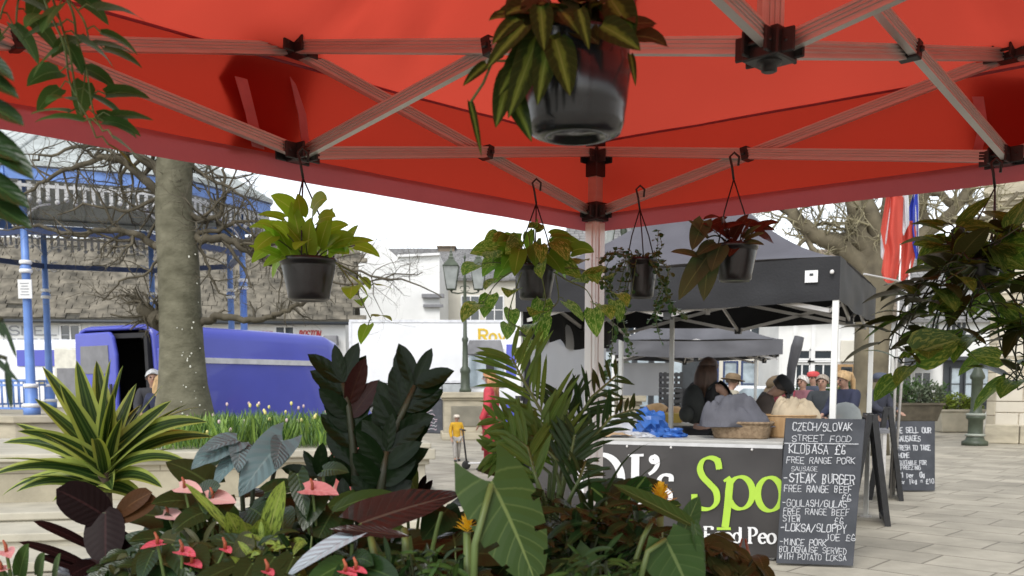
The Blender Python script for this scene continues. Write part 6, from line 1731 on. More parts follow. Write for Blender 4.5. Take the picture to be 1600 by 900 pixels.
# ---------------------------------------------------------------- stall table and printed banner
bu = Vector((-math.cos(rad(24)), math.sin(rad(24)), 0)); bw = Vector((-bu.y, bu.x, 0)); bw = bw if bw.y > 0 else -bw
B0 = Vector((2.27, 8.03, 0)); BL = 2.30
st = thing('stall_table', 'long food stall table with white top behind the black banner', 'table', B0)
q = MB(); q.prism([B0 + bw * .02 + Vector((0, 0, .985)), B0 + bu * BL + bw * .02 + Vector((0, 0, .985)), B0 + bu * BL + bw * .75 + Vector((0, 0, .985)), B0 + bw * .75 + Vector((0, 0, .985))], (0, 0, .03)); bevel(q.build('top', mat('white_table_top', (.40, .39, .36), rough=.5, var=.1, scale=8), st, B0), .006)
for s in (.08, BL - .08):
    for r_ in (.1, .68): MB().box(B0 + bu * s + bw * r_ + Vector((0, 0, .49)), (.04, .04, .98), -rad(24)).build('leg', M['alu'], st, B0)
bn = thing('stall_banner', 'dark grey printed banner with white and lime lettering hung along the stall table', 'banner', B0 - bw * .01)
bo = bn.location.copy()
q = MB()
def bnf(uu, vv):
    z = .965 + (.03 - .965) * vv
    return B0 + bu * (BL * uu) - bw * (.012 + .006 * math.sin(uu * 9 + vv * 3) * vv + .004 * noise.noise(Vector((uu * 8, vv * 4, 1)))) + Vector((0, 0, z))
q.grid(bnf, 40, 14); M['banner'] = mat('dark_banner_vinyl', (.022, .020, .021), rough=.30, var=.3, scale=1.5, spec=.6, col2=(.050, .046, .045))
q.build('cloth', M['banner'], bn, bo)
q = MB(); q.bar(B0 - bw * .012 + Vector((0, 0, .975)), B0 + bu * BL - bw * .012 + Vector((0, 0, .975)), .014, .03); q.build('top_hem', mat('pale_hem', (.5, .5, .5)), bn, bo)
q = MB()
for s in (.25, .95, 1.35, 1.9): q.ball(B0 + bu * s - bw * .022 + Vector((0, 0, .945)), .012, 8, (1, .5, 1))
q.build('eyelets', M['alu'], bn, bo)
BX, BZ, BN = -bu, Vector((0, 0, 1)), -bw; BO = B0 + bu * BL + BN * .022
def bp(px, py):
    r = ray(px, py); o = Vector((0, 0, EYE)); t_ = (BO - o).dot(BN) / r.dot(BN); h = o + r * t_ - BO; return (h.dot(BX), h.z)
M['lime_print'] = mat('lime_print', (.36, .56, .05), rough=.45, var=.05)
M['white_print'] = mat('white_print', (.72, .72, .72), rough=.45, var=.05)
def bell(cx, cy, rx, ry, a0=0, a1=360): return [bp(x, y) for x, y in ell(cx, cy, rx, -ry, a0, a1, 36)]
def bpl(pts, n=8):
    o = []
    for i in range(len(pts) - 1):
        p0, p1, p2, p3 = pts[max(0, i - 1)], pts[i], pts[i + 1], pts[min(len(pts) - 1, i + 2)]
        for k in range(n):
            t = k / n; o.append(tuple(.5 * (2 * p1[j] + (p2[j] - p0[j]) * t + (2 * p0[j] - 5 * p1[j] + 4 * p2[j] - p3[j]) * t * t + (3 * p1[j] - p0[j] - 3 * p2[j] + p3[j]) * t ** 3) for j in (0, 1)))
    return [bp(*x) for x in o + [pts[-1]]]
k1 = 8.5 / FPX
wt, gr = MB(), MB()
pn = lambda mb, pts, a, b, **k: pen(mb, pts, a * k1, b * k1, BX, BZ, BN, BO, .0015, **k)
# "OI's"
pn(wt, bell(938, 749, 33, 39), 13, 4, closed=True)
pn(wt, [bp(993, 712), bp(992, 786)], 13, 13); pn(wt, [bp(982, 712), bp(1006, 711)], 4, 4); pn(wt, [bp(981, 787), bp(1004, 787)], 4, 4)
pn(wt, bpl([(1021, 712), (1026, 716), (1027, 726), (1022, 735), (1014, 741)]), 8, 4); pn(wt, bell(1021, 718, 4, 4), 6, 6, closed=True)
pn(wt, bpl([(1049, 752), (1048, 744), (1038, 742), (1031, 748), (1031, 757), (1039, 764), (1047, 772), (1046, 784), (1038, 791), (1030, 788), (1027, 778)]), 8, 4)
# "Spo"
pn(gr, bpl([(1124, 733), (1121, 720), (1110, 715), (1099, 719), (1094, 731), (1098, 744), (1109, 756), (1119, 768), (1120, 784), (1111, 794), (1098, 795), (1087, 789), (1085, 772)]), 10, 4, nib=rad(25)); pn(gr, [bp(1124, 716), bp(1123, 734)], 4, 4)
gr.build('lime_letter', M['lime_print'], bn, bo); gr = MB()
pn(gr, bpl([(1141, 747), (1139, 770), (1136, 800), (1133, 824)]), 11, 11); pn(gr, [bp(1131, 752), bp(1141, 745)], 4, 4); pn(gr, [bp(1120, 826), bp(1142, 826)], 4, 4)
pn(gr, bell(1157, 770, 19, 25, 205, -150), 10, 4)
gr.build('lime_letter', M['lime_print'], bn, bo); gr = MB()
pn(gr, bell(1203, 772, 19, 26), 10, 4, closed=True)
gr.build('lime_letter', M['lime_print'], bn, bo)
# second line "Slovak Food Peo"
def serif(mb, ch, x, y, h):
    """roman letter at picture point x,y (baseline), cap height h in picture units; returns advance"""
    S_ = lambda *pts: pn(mb, [bp(x + a * h, y - b * h) for a, b in pts], h * .19, h * .07)
    E_ = lambda cx, cy, rx, ry, a0=0, a1=360: pn(mb, [bp(x + a * h, y - b * h) for a, b in ell(cx, cy, rx, ry, a0, a1, 20)], h * .18, h * .07)
    if ch == 'S': pn(mb, [bp(x + a * h, y - b * h) for a, b in ((.5, .78), (.44, .95), (.25, 1), (.1, .88), (.12, .68), (.3, .52), (.5, .38), (.5, .16), (.32, .01), (.12, .05), (.05, .24))], h * .17, h * .08); return .66
    if ch == 'F': S_((.16, 0), (.16, 1)); S_((.02, 1), (.6, 1)); S_((.6, 1), (.6, .8)); S_((.16, .5), (.45, .5)); S_((.02, 0), (.32, 0)); return .68
    if ch == 'P': S_((.16, 0), (.16, 1)); S_((.02, 1), (.3, 1)); E_(.3, .73, .3, .27, 90, -90); S_((.02, 0), (.32, 0)); return .72
    if ch == 'l': S_((.14, 0), (.14, 1)); S_((.03, .97), (.14, 1)); S_((.02, 0), (.26, 0)); return .3
    if ch == 'k': S_((.14, 0), (.14, 1)); S_((.02, .98), (.14, 1)); S_((.02, 0), (.28, 0)); S_((.16, .3), (.5, .64)); S_((.26, .4), (.54, 0)); S_((.4, .65), (.58, .65)); S_((.46, 0), (.62, 0)); return .64
    if ch == 'o': E_(.3, .32, .25, .32); return .62
    if ch == 'd': E_(.28, .32, .23, .32); S_((.5, 0), (.5, 1)); S_((.4, .98), (.5, 1)); return .64
    if ch == 'e': E_(.28, .32, .23, .32, 10, 320); S_((.06, .36), (.5, .36)); return .56
    if ch == 'v': S_((.06, .64), (.28, 0)); S_((.28, 0), (.48, .64)); S_((0, .64), (.16, .64)); S_((.4, .64), (.56, .64)); return .55
    if ch == 'a': E_(.24, .2, .18, .2); S_((.42, .03), (.42, .45)); E_(.26, .44, .16, .2, 0, 160); return .52
    return .32
x = 1012
for ch in 'Slovak Food Peo': x += serif(wt, ch, x, 847 + (x - 1100) * .022, 24) * 24
wt.build('white_letters', M['white_print'], bn, bo)

# ---------------------------------------------------------------- chalk menu boards
menu = [('CZECH/SLOVAK', .10, .915, .052, .066), ('STREET FOOD', .10, .84, .04, .072), ('KLOBASA \u00a36', .07, .755, .06, .076), ('FREE RANGE PORK', .05, .69, .042, .060), ('SAUSAGE', .12, .635, .03, .05),
        ('-STEAK BURGER', .03, .555, .062, .072), ('FREE RANGE BEEF', .04, .492, .045, .060), ('\u00a36', .80, .435, .045, .07), ('-GOULASH/GULAS', .03, .392, .045, .061), ('FREE RANGE BEEF', .05, .338, .042, .058), ('STEW', .05, .288, .042, .06), ('\u00a36', .72, .278, .045, .07),
        ('-LOKSA/SLOPPY', .03, .222, .052, .067), ('JOE \u00a36', .62, .168, .042, .067), ('-MINCE PORK', .03, .128, .042, .058), ('BOLOGNAISE SERVED', .03, .078, .04, .053), ('WITH POTATO LOKSA', .03, .03, .038, .053)]
bl, br_, tl, tr = P(1213, 880, 7.86), P(1333, 886, 7.74), P(1228, 653, 8.02), P(1352, 655, 7.93)
for q_ in (bl, br_): q_.z = .02
mb_ = aboard('menu_board', 'tall black chalkboard menu with white handwriting leaning at the stall corner', bl, br_, tl, tr, menu, leg=.35, sw=.095)
q = MB(); X = (br_ - bl); Z = (tl - bl); N = X.cross(Z).normalized(); N = -N if N.y > 0 else N
q.bar(bl + Z * .825 + X * .0 + N * .001, bl + Z * .825 + X * .97 + N * .001, .002, .006, up=Z); q.build('chalk_rule', M['chalk'], mb_, mb_.location)
bl, br_, tl, tr = P(1402, 768, 13.3), P(1461, 767, 13.3), P(1397, 658, 13.55), P(1461, 658, 13.55)
for q_ in (bl, br_): q_.z = .02
aboard('menu_board', 'small chalkboard about sausages standing on the paving to the right', bl, br_, tl, tr,
       [('WE SELL OUR', .06, .83, .075, .085), ('SAUSAGES', .06, .71, .075, .08), ('FRESH TO TAKE', .06, .58, .07, .068), ('HOME', .08, .47, .065, .075), ('SUITABLE FOR', .08, .37, .06, .063), ('FREEZING', .12, .30, .055, .07), ('\u00a31 per 80g', .06, .19, .07, .07), ('or 1kg = \u00a310', .10, .10, .065, .075)], leg=.3, sw=.15)
# edge-on black A-boards between them
def sideboard(label, px0, px1, d, h, wd, skew):
    c = G((px0 + px1) / 2, d); t = thing('pavement_board', label, 'A-board', c, skew)
    for s in (-1, 1):
        fr = MB(); p = lambda x, z: Vector((s * (.02 + (.17) * (1 - z / h)), x, z))
        for a, b in (((-wd / 2, 0), (-wd / 2, h)), ((wd / 2, 0), (wd / 2, h)), ((-wd / 2, .06), (wd / 2, .06)), ((-wd / 2, h - .03), (wd / 2, h - .03))): fr.bar(p(*a), p(*b), .035, .06, up=(1, 0, 0))
        fo = fr.build('frame', M['black_plastic'], t)
        pn_ = MB(); pn_.prism([p(-wd / 2 + .04, .1), p(wd / 2 - .04, .1), p(wd / 2 - .04, h - .06), p(-wd / 2 + .04, h - .06)], (.012 * s, 0, 0)); pn_.build('panel', M['slate_board'], t)
    return t, c
sb, c = sideboard('tall black framed pavement board seen edge-on beside the menu', 1346, 1376, 10.4, 1.18, .62, -.28)
q = MB()
for z in (.25, .55, .8): q.prism([Vector((.215 - .15 * z / 1.1, -.22, z)), Vector((.215 - .15 * z / 1.1, .1, z + .03)), Vector((.205 - .15 * (z + .2) / 1.1, .12, z + .22)), Vector((.205 - .15 * (z + .2) / 1.1, -.2, z + .2))], (.004, 0, 0))
q.build('taped_paper', M['white_paint'], sb)
sideboard('narrow black pavement board edge-on next to the sausage board', 1378, 1400, 12.6, 1.2, .6, -.35)

# ---------------------------------------------------------------- goods on and behind the stall table
def TP(px, d, z=1.016): return G(px, d, z)
M['paper'] = mat('brown_paper', (.42, .28, .16), rough=.8, var=.2, scale=8, bump=.3)
M['bag_white'] = mat('white_plastic_bag', (.66, .67, .70), rough=.35, trans=.4, var=.1, scale=6)
M['bag_blue'] = mat('blue_plastic_bag', (.05, .16, .50), rough=.35, trans=.3, var=.3, scale=5)
M['wicker'] = mat('brown_wicker', (.16, .105, .06), rough=.8, col2=(.30, .215, .13), scale=30, bump=.8, bscale=50)
M['bamboo'] = mat('bamboo_wood', (.34, .20, .09), rough=.55, col2=(.42, .27, .13), scale=3, stretch=(14, 14, .6))
M['grey_cloth'] = mat('grey_cloth', (.085, .085, .10), rough=.8, var=.2, scale=4, bump=.3)
M['linen'] = mat('cream_linen', (.44, .36, .25), rough=.85, var=.18, scale=6, bump=.4)
M['bread'] = mat('bread_crust', (.48, .28, .12), rough=.8, col2=(.62, .42, .22), scale=9, bump=.4)
def crumple(name, label, cat, m, c, sz, seed, spikes=.35, n=26, parent_loc=None, lift=.48):
    rng = random.Random(seed); mb = MB(); mb.ball((0, 0, 0), 1, n, (1, 1, 1))
    vs = []
    for v in mb.v:
        k = 1 + spikes * (noise.noise(v * 1.7 + Vector((seed, 0, 0))) + .6 * noise.noise(v * 4.1 + Vector((0, seed, 0))) + .3 * abs(noise.noise(v * 9 + Vector((0, 0, seed)))))
        q = Vector((v.x * sz[0] * k, v.y * sz[1] * k, v.z * sz[2] * k)); q.z = max(q.z, -sz[2] * lift); vs.append(q + Vector((0, 0, sz[2] * lift)))
    mb.v = [q + Vector(c) for q in vs]; mb.sm = [False] * len(mb.f) if spikes > .5 else mb.sm
    return solo(name, mb, m, label, cat, c)
q = MB(); c = TP(965, 8.82); rg = random.Random(4)
def pfn(uu, vv): return c + Vector(((uu - .5) * .42, (vv - .5) * .3, .012 + .02 * noise.noise(Vector((uu * 5, vv * 4, 3))) + (.015 if .3 < uu < .7 else 0)))
q.grid(pfn, 14, 10, False); o = solo('brown_paper', q, M['paper'], 'flattened brown paper bag on the stall table next to the post', 'paper bag', c); solidify(o, .004, 1)
crumple('carrier_bag', 'white plastic carrier bag lying on the stall table', 'bag', M['bag_white'], TP(975, 9.1), (.16, .12, .12), 5, .5)
crumple('carrier_bag', 'blue plastic carrier bag slumped at the middle of stall table', 'bag', M['bag_blue'], TP(1018, 9.0), (.16, .13, .16), 9, .6)
crumple('carrier_bag', 'small blue plastic bag lying flat beside the taller blue bag', 'bag', M['bag_blue'], TP(1052, 8.75), (.12, .08, .05), 12, .6)
crumple('paper_wrap', 'crumpled white wrapping paper before the white carrier bag', 'paper', M['bag_white'], TP(1000, 8.72), (.12, .06, .03), 13, .6)
def basket(name, label, cat, px, d, rx, ry, h, m, flare=.86, sq=4.0, z=1.016, weave=True):
    c = TP(px, d, z); t = thing(name, label, cat, c, -.4)
    def ring(r, zz, n=36):
        o = []
        for k in range(n):
            a = 2 * PI * k / n; ca, sa = math.cos(a), math.sin(a); den = (abs(ca) ** sq + abs(sa) ** sq) ** (1 / sq)
            wv = (1 + (.022 * math.sin(k * PI) if weave else 0)); o.append(Vector((ca / den * rx * r * wv, sa / den * ry * r * wv, zz)))
        return o
    mb = MB(); N_ = 10; rs = [ring(flare + (1 - flare) * i / N_ + (.02 * (i % 2) if weave else 0), h * i / N_) for i in range(N_ + 1)]
    inn = [ring((flare + (1 - flare) * i / N_) * .93, h * i / N_ + (.01 if i < N_ else 0)) for i in range(N_, 0, -1)]
    rs += inn; n = 36; o = mb.add([p for r in rs for p in r])
    for i in range(len(rs) - 1):
        for k in range(n): mb.face((o + i * n + k, o + i * n + (k + 1) % n, o + (i + 1) * n + (k + 1) % n, o + (i + 1) * n + k), None, True)
    mb.face([o + k for k in reversed(range(n))]); mb.face([o + (len(rs) - 1) * n + k for k in range(n)])
    mb.build('body', m, t)
    rm = MB(); rr = ring(1.0, h); rm.tube(rr + rr[:1], .014 if weave else .008, 6); rm.build('rim', m, t)
    return t, c
basket('wicker_basket', 'low oblong wicker basket under the grey cloth', 'basket', 1160, 8.62, .27, .17, .14, M['wicker'])
def drape(c, sx, sy, h, seed, m, name, label, cat):
    mb = MB(); rng = random.Random(seed)
    def fn(uu, vv):
        x, y = (uu - .5) * 2, (vv - .5) * 2; r = max(0, 1 - (x * x + y * y) ** .9)
        nz = Vector((x * 1.6 + seed, y * 1.6, 0)); z = h * (r ** .5) * (.72 + .7 * abs(noise.noise(nz)) + .40 * abs(noise.noise(nz * 2.3)) + .10 * abs(noise.noise(nz * 5.1))) * (1.15 - .35 * x)
        return Vector(c) + Vector((x * sx, y * sy, max(0, z)))
    mb.grid(fn, 44, 36); o = solo(name, mb, m, label, cat, c); solidify(o, .008, 1); return o
drape(TP(1150, 8.66, 1.12), .31, .20, .22, 3, M['grey_cloth'], 'grey_cloth', 'heap of crumpled grey cloth lying on the wicker basket', 'cloth')
t_, c_ = basket('bamboo_tub', 'oval bamboo tub holding cream cloths beside the menu board', 'tub', 1232, 8.75, .25, .18, .20, M['bamboo'], .9, 2.2, weave=False)
drape(TP(1245, 8.78, 1.17), .22, .16, .17, 8, M['linen'], 'linen_cloth', 'cream linen cloths heaped inside the bamboo tub', 'cloth')
# rear side table with bread and crates
rc = G(1035, 12.6)
rt_ = thing('trestle_table', 'white topped trestle table with loaves behind the stall', 'table', rc, -.3)
q = MB(); q.box((0, 0, .99), (1.3, .6, .04)); bevel(q.build('top', M['white_paint'], rt_), .01)
for sx in (-.58, .58):
    for sy in (-.24, .24): MB().box((sx, sy, .485), (.05, .05, .97)).build('leg', M['bamboo'], rt_)
for i, (px, z, s, lb_) in enumerate(((1008, 1.01, (.16, .1, .09), 'round crusty loaf at the left end of trestle table'), (1034, 1.01, (.17, .1, .09), 'long crusty loaf in the middle of trestle table'), (1026, 1.13, (.15, .1, .08), 'crusty loaf lying on top of the others'), (1056, 1.01, (.14, .12, .13), 'tall crusty loaf at the right of trestle table'))):
    crumple('loaf', lb_, 'bread', M['bread'], G(px, 12.45, z), s, 20 + i, .22, 18)
q = MB(); q.box((0, 0, .06), (.28, .22, .12)); o = q.build('box', mat('mustard_card', (.50, .36, .08), rough=.7)); o.name = 'card_box'; o.location = G(1046, 12.2, 1.012); bevel(o, .006); tag(o, 'small mustard card box on the trestle table before the loaves', 'box')
# wooden crate stood below
def crate(label, c, sz, m, cat='crate', name='wooden_crate', slats=3, group=None, rz=-.3):
    t = thing(name, label, cat, c, rz, group); x, y, z = sz; f = MB()
    for sx in (-1, 1):
        for sy in (-1, 1): f.box((sx * (x / 2 - .02), sy * (y / 2 - .02), z / 2), (.04, .04, z))
    f.box((0, 0, .012), (x - .01, y - .01, .02)); f.build('frame', m, t)
    s = MB()
    for i in range(slats):
        zz = z * (i + .5) / slats; hh = z / slats * .62
        for sy in (-1, 1): s.box((0, sy * (y / 2), zz), (x, .014, hh))
        for sx in (-1, 1): s.box((sx * (x / 2), 0, zz), (.014, y - .016, hh))
    s.build('slats', m, t); return t
crate('slatted wooden crate standing on end beneath the trestle table', G(1058, 12.0), (.5, .35, .62), M['bamboo'], slats=4)
M['crate_black'] = mat('black_crate_plastic', (.02, .02, .021), rough=.5)
k = 0
for col_, (px, d) in enumerate(((1048, 15.6), (1076, 15.9))):
    for i in range(5 if col_ == 0 else 4):
        lb_ = ('left' if col_ == 0 else 'right') + ' stack of black plastic crates behind the stall, ' + ['lowest', 'second', 'third', 'fourth', 'topmost'][i] + ' crate'
        if col_ == 1 and i == 3: lb_ = 'topmost crate of the right stack of black plastic crates'
        crate(lb_, G(px, d, .42 + i * .255), (.30, .4, .25), M['crate_black'], name='plastic_crate', slats=3, group='black plastic crates stacked behind the stall', rz=.05)
q = MB(); q.box((0, 0, .2), (.9, .8, .4)); o = q.build('pallet_box', M['bamboo']); o.location = G(1062, 15.75, 0); bevel(o, .01); tag(o, 'low wooden pallet box carrying the black crate stacks', 'box')
# grey gazebo beyond, with its legs and a hanging sheet
gg, Q2, off2, v2, r2, u2, w2 = gazebo('grey_gazebo', 'faded grey market gazebo beyond the food stall', G(1222, 15.6), rad(6), 2.75, 2.22, 1.98, 3.0, 'grey_canvas', sag=.10, lz=2.1)
q = MB(); q.grid(lambda a, b: Q2(.97, .1 + .8 * a, 1.9 - 1.0 * b) + Vector((0, 0, .02 * math.sin(a * 9))), 12, 8); q.grid(lambda a, b: Q2(.58 + .37 * a, .94, 1.9 - .62 * b) + w2 * (.02 * math.sin(a * 14)), 16, 6); q.build('hanging_sheet', M['pvc'], gg, off2)
q = MB(); q.tube([G(1247, 11.9, 2.08), G(1243, 11.9, 1.95), G(1236, 11.9, 1.7), G(1233, 11.9, 1.3), G(1232, 11.9, .8), G(1230, 11.9, .05)], [.06, .07, .055, .045, .04, .04], 9); solo('rolled_awning', q, M['grey_canvas'], 'dark rolled awning strapped upright behind the bamboo tub', 'awning', G(1232, 11.9))
q = MB(); q.box((0, 0, 1.16), (.05, .05, 2.32), -.4); o = q.build('support_pole', M['alu_white']); o.location = G(1049, 11.6); bevel(o, .004); tag(o, 'slim white support pole standing behind the blue bags', 'pole')
# ================================================================ big plane tree, flags, stone building, planters on the right
PD = 20.5
pt_ = thing('plane_tree', 'old gnarled plane tree with bare olive branches behind the black gazebo', 'tree', G(1360, PD))
rg = random.Random(91); trk, tw, br = MB(), MB(), MB(); po_ = Vector(pt_.location)
path = [(1356, 705), (1358, 660), (1360, 600), (1362, 540), (1366, 480), (1372, 430), (1384, 395), (1396, 350), (1402, 300), (1408, 240), (1412, 170)]
ws = [66, 56, 52, 52, 56, 66, 62, 44, 40, 36, 30]
pts = [P(x, y, PD) for x, y in path]; pts[0].z = 0
trk.tube(pts, [a * PD / FPX / 2 for a in ws], 14)
for (pth, w0, w1) in (([(1372, 430), (1356, 396), (1345, 370), (1336, 330), (1330, 290), (1318, 230)], 34, 18), ([(1384, 398), (1362, 340), (1350, 300), (1340, 250), (1330, 190)], 30, 20), ([(1366, 440), (1330, 400), (1305, 380), (1270, 366), (1245, 340), (1225, 322), (1196, 310)], 34, 14)):
    limb(trk, tw, pth, PD, w0, w1, rg, 2, 8, 1.2)
trk.build('trunk', M['bark_plane'], pt_, po_)
for (pth, w0, w1, lv, nk, L) in (
    ([(1340, 380), (1322, 372), (1300, 376), (1280, 372)], 20, 12, 2, 8, .9),
    ([(1396, 370), (1392, 340), (1386, 310), (1374, 290), (1360, 284)], 12, 8, 2, 6, .7),
    ([(1318, 360), (1300, 350), (1280, 348), (1266, 364)], 6, 4, 2, 6, .6),
    ([(1344, 300), (1330, 330), (1322, 360), (1326, 392)], 8, 5, 1, 6, .5),
    ([(1395, 400), (1425, 385), (1450, 360), (1480, 340), (1510, 300), (1530, 280)], 26, 12, 2, 12, 1.1),
    ([(1402, 330), (1430, 310), (1460, 300), (1490, 320), (1520, 310)], 18, 8, 2, 12, 1.0),
    ([(1450, 360), (1440, 320), (1452, 280), (1470, 240)], 16, 10, 2, 10, 1.0),
    ([(1480, 340), (1520, 345), (1560, 330), (1590, 300)], 12, 5, 2, 10, 1.0),
    ([(1410, 260), (1450, 240), (1500, 250), (1550, 240)], 18, 8, 3, 6, 1.2),
    ([(1330, 290), (1290, 300), (1260, 320), (1235, 300)], 12, 5, 2, 12, .9),
    ([(1318, 240), (1280, 280), (1250, 290), (1215, 290)], 14, 6, 2, 12, 1.0),
    ([(1270, 366), (1250, 380), (1240, 400), (1236, 420)], 8, 4, 1, 5, .5),
    ([(1245, 340), (1262, 372), (1276, 400), (1300, 420)], 10, 7, 1, 7, .5),
    ([(1366, 250), (1340, 270), (1300, 260)], 12, 6, 3, 6, 1.0)):
    limb(br, tw, pth, PD, w0, w1, rg, lv, nk, L, up=.2)
br.build('branches', M['bark_plane'], pt_, po_); tw.build('crown', M['twig_olive'], pt_, po_)
# ---------------------------------------------------------------- flags on leaning poles
M['flag_red'] = mat('red_flag_cloth', (.62, .09, .06), rough=.7, trans=.4, tcol=(.85, .16, .12), var=.08)
M['flag_blue'] = mat('blue_flag_cloth', (.04, .07, .50), rough=.7, trans=.3, var=.08)
M['flag_white'] = mat('white_flag_cloth', (.75, .75, .77), rough=.7, trans=.35, var=.05)
def flag(label, d, top, base, W0, rowsR):
    """furled striped flag hanging from the tip of a pole; strips are (material, [(left,right,y)...]) in drop order"""
    b = G(base, d); t = thing('flag', label, 'flag', b, 0, 'striped flags on poles by the black gazebo')
    tp = P(*top, d); pm = MB(); pm.tube([b, b.lerp(tp, .5), tp], [.02, .018, .012], 8); pm.ball(tp, .03, 8); pm.build('pole', M['alu'], t, b)
    for m, rows, dy in rowsR:
        mb = MB()
        def fn(uu, vv):
            f = vv * (len(rows) - 1); i = min(len(rows) - 2, int(f)); k = f - i
            l = rows[i][0] + (rows[i + 1][0] - rows[i][0]) * k; r = rows[i][1] + (rows[i + 1][1] - rows[i][1]) * k; y = rows[i][2] + (rows[i + 1][2] - rows[i][2]) * k
            return P(l + (r - l) * uu, y + 6 * math.sin(uu * 3.1) * vv, d - .02 + dy + .05 * math.sin(uu * 7 + vv * 2.2) + .03 * math.sin(uu * 13 - vv * 4))
        mb.grid(fn, 16, 20); mb.build('stripe', M[m], t, b)
flag('left of the two red white and blue flags, hanging nearest the gazebo', 12.6, (1412, 268), 1398, 0, (('flag_white', [(1391, 1398, 284), (1384, 1400, 320), (1376, 1392, 372), (1376, 1384, 400)], .06), ('flag_blue', [(1390, 1406, 270), (1388, 1409, 284), (1390, 1404, 302)], 0), ('flag_red', [(1388, 1406, 296), (1384, 1412, 310), (1376, 1410, 360), (1382, 1410, 392), (1377, 1404, 425), (1380, 1400, 437)], -.03), ('flag_white', [(1404, 1416, 282), (1408, 1420, 310), (1410, 1421, 350), (1410, 1414, 362)], .05)))
flag('right of the two red white and blue flags, hanging lower', 12.9, (1432, 268), 1402, 0, (('flag_white', [(1428, 1434, 286), (1424, 1436, 320), (1428, 1436, 400)], .06), ('flag_blue', [(1428, 1434, 300), (1420, 1435, 325), (1418, 1434, 356), (1430, 1435, 400)], 0), ('flag_red', [(1412, 1428, 345), (1410, 1432, 362), (1406, 1430, 400), (1403, 1424, 425), (1406, 1412, 440)], -.03)))
q = MB(); q.tube([P(1350, 428, 11.6), P(1380, 434, 12), P(1408, 440, 12.6)], .012, 6); solo('guy_line', q, M['alu'], 'pale blue guy line from the gazebo corner to the flag poles', 'guy line', P(1350, 428, 11.6))
# ---------------------------------------------------------------- stone building at the right edge
d0 = 25.0; A_ = G(1542, 24.5); Bq = A_ + Vector((5.2, -3.6, 0)); off = A_
sb_ = thing('stone_building', 'pale ashlar stone building with carved cornice at the right edge', 'building', off)
X = (Bq - A_).normalized(); Nn = Vector((X.y, -X.x, 0)); Y = -Nn
pcs = [A_ + Y * 6 + Vector((.6, 0, 0)), A_ + Y * .5 - X * .06, A_ - X * .0 + Y * .16, A_ + X * .2, Bq]
w_ = MB(); L = 0
for a, b in zip(pcs[:-1], pcs[1:]): ashwall(w_, b, a, 0, 6.6) if False else ashwall(w_, a, b, 0, 6.6)
w_.build('wall', M['ashlar'], sb_, off)
# individual dressed blocks standing slightly proud
bk = MB(); rg = random.Random(95); Lw = (Bq - A_).length; z = .0
while z < 4.4:
    h = rg.choice((.28, .36, .42)); s = .22
    while s < Lw:
        wd = rg.uniform(.4, .85)
        if rg.random() < .75: bk.box(A_ + X * (s + wd / 2) + Nn * (rg.uniform(.0, .015)) + Vector((0, 0, z + h / 2)), (wd - .02, .05, h - .02), math.atan2(X.y, X.x))
        s += wd
    z += h
bevel(bk.build('ashlar_blocks', mat('cream_stone_blocks', (.50, .45, .36), col2=(.68, .63, .53), rough=.85, scale=.9, bump=.3, bscale=24), sb_, off), .012, 2)
bs_ = MB()
for i in range(7):
    wd = .8; s = i * wd; bs_.box(A_ + X * (s + wd / 2) + Nn * .06 + Vector((0, 0, .24)), (wd - .02, .16, .48), math.atan2(X.y, X.x))
bevel(bs_.build('plinth_course', M['stone'], sb_, off), .03, 3)
cn = MB()
for z0, z1, pr in ((5.1, 5.2, .10), (5.2, 5.9, .03), (5.9, 6.0, .12), (6.0, 6.15, .22), (6.15, 6.35, .30), (6.35, 6.6, .16)):
    cn.bar(A_ - X * .2 + Nn * pr / 2 + Vector((0, 0, (z0 + z1) / 2)), Bq + Nn * pr / 2 + Vector((0, 0, (z0 + z1) / 2)), pr + .1, z1 - z0 - .004)
co = cn.build('cornice', M['stone'], sb_, off)
fz = MB()
for i in range(26):
    c = A_ + X * (.1 + i * .24) + Nn * .09 + Vector((0, 0, 5.55)); fz.lathe([(.02, -.25), (.06, -.2), (.03, 0), (.07, .15), (.03, .25)], c, 8); fz.ball(c + Vector((0, 0, .02)), .07, 7)
fz.build('carved_frieze', M['stone'], co, off)
# ---------------------------------------------------------------- distant shops on the right and behind the stall
t, off, X, Y, a, W_, L, ro = house('timbered_shop', 'white shop with dark timbers and a grey roof beyond the planters', 1392, 1600, 42, 42, 4.4, 7.8, 8, 'render_white', 'grey_slate', .3)
tm = MB(); sx = lambda px: (px - 1392) / FPX * 42
for px in (1478, 1486, 1494, 1502, 1400, 1460): tm.box(W_(sx(px), 3.75, .02), (.13, .06, 1.1))
for z in (3.2, 4.3, 3.75): tm.box(W_(sx(1490), z, .025), (.85, .07, .12))
tm.build('timbers', M['shop_dark'], t, off)
fr = MB(); fr.box(W_(sx(1515), 1.45, .06), (2.4, .1, 2.2)); fr.box(W_(sx(1515), 2.6, .25), (2.6, .6, .16)); fr.build('shopfront', M['shop_dark'], t, off)
for px in (1490, 1512, 1534): window(t, None, W_(sx(px), 1.5, .13), X, .5, 1.5, 1, 2, off, frame='shop_dark', glass='glass_pale', N=-Y)
for px in (1425, 1448): window(t, None, W_(sx(px), 3.7, .0), X, .5, .9, 2, 2, off, N=-Y)
for px in (1410, 1440): window(t, None, W_(sx(px), 1.3, .0), X, .8, 1.5, 2, 2, off, N=-Y)
aw = MB(); aw.prism([W_(sx(1395), 2.7, 0), W_(sx(1395), 2.35, 1.0), W_(sx(1395), 2.3, 1.0), W_(sx(1395), 2.6, 0)], X * 1.6); aw.build('awning', M['shop_dark'], t, off)
t, off, X, Y, a, W_, L, ro = house('shop', 'white shopfront with large panes behind the food stall', 1215, 1390, 37, 37, 4.2, 7.0, 8, 'render_white', 'brown_tile', .3)
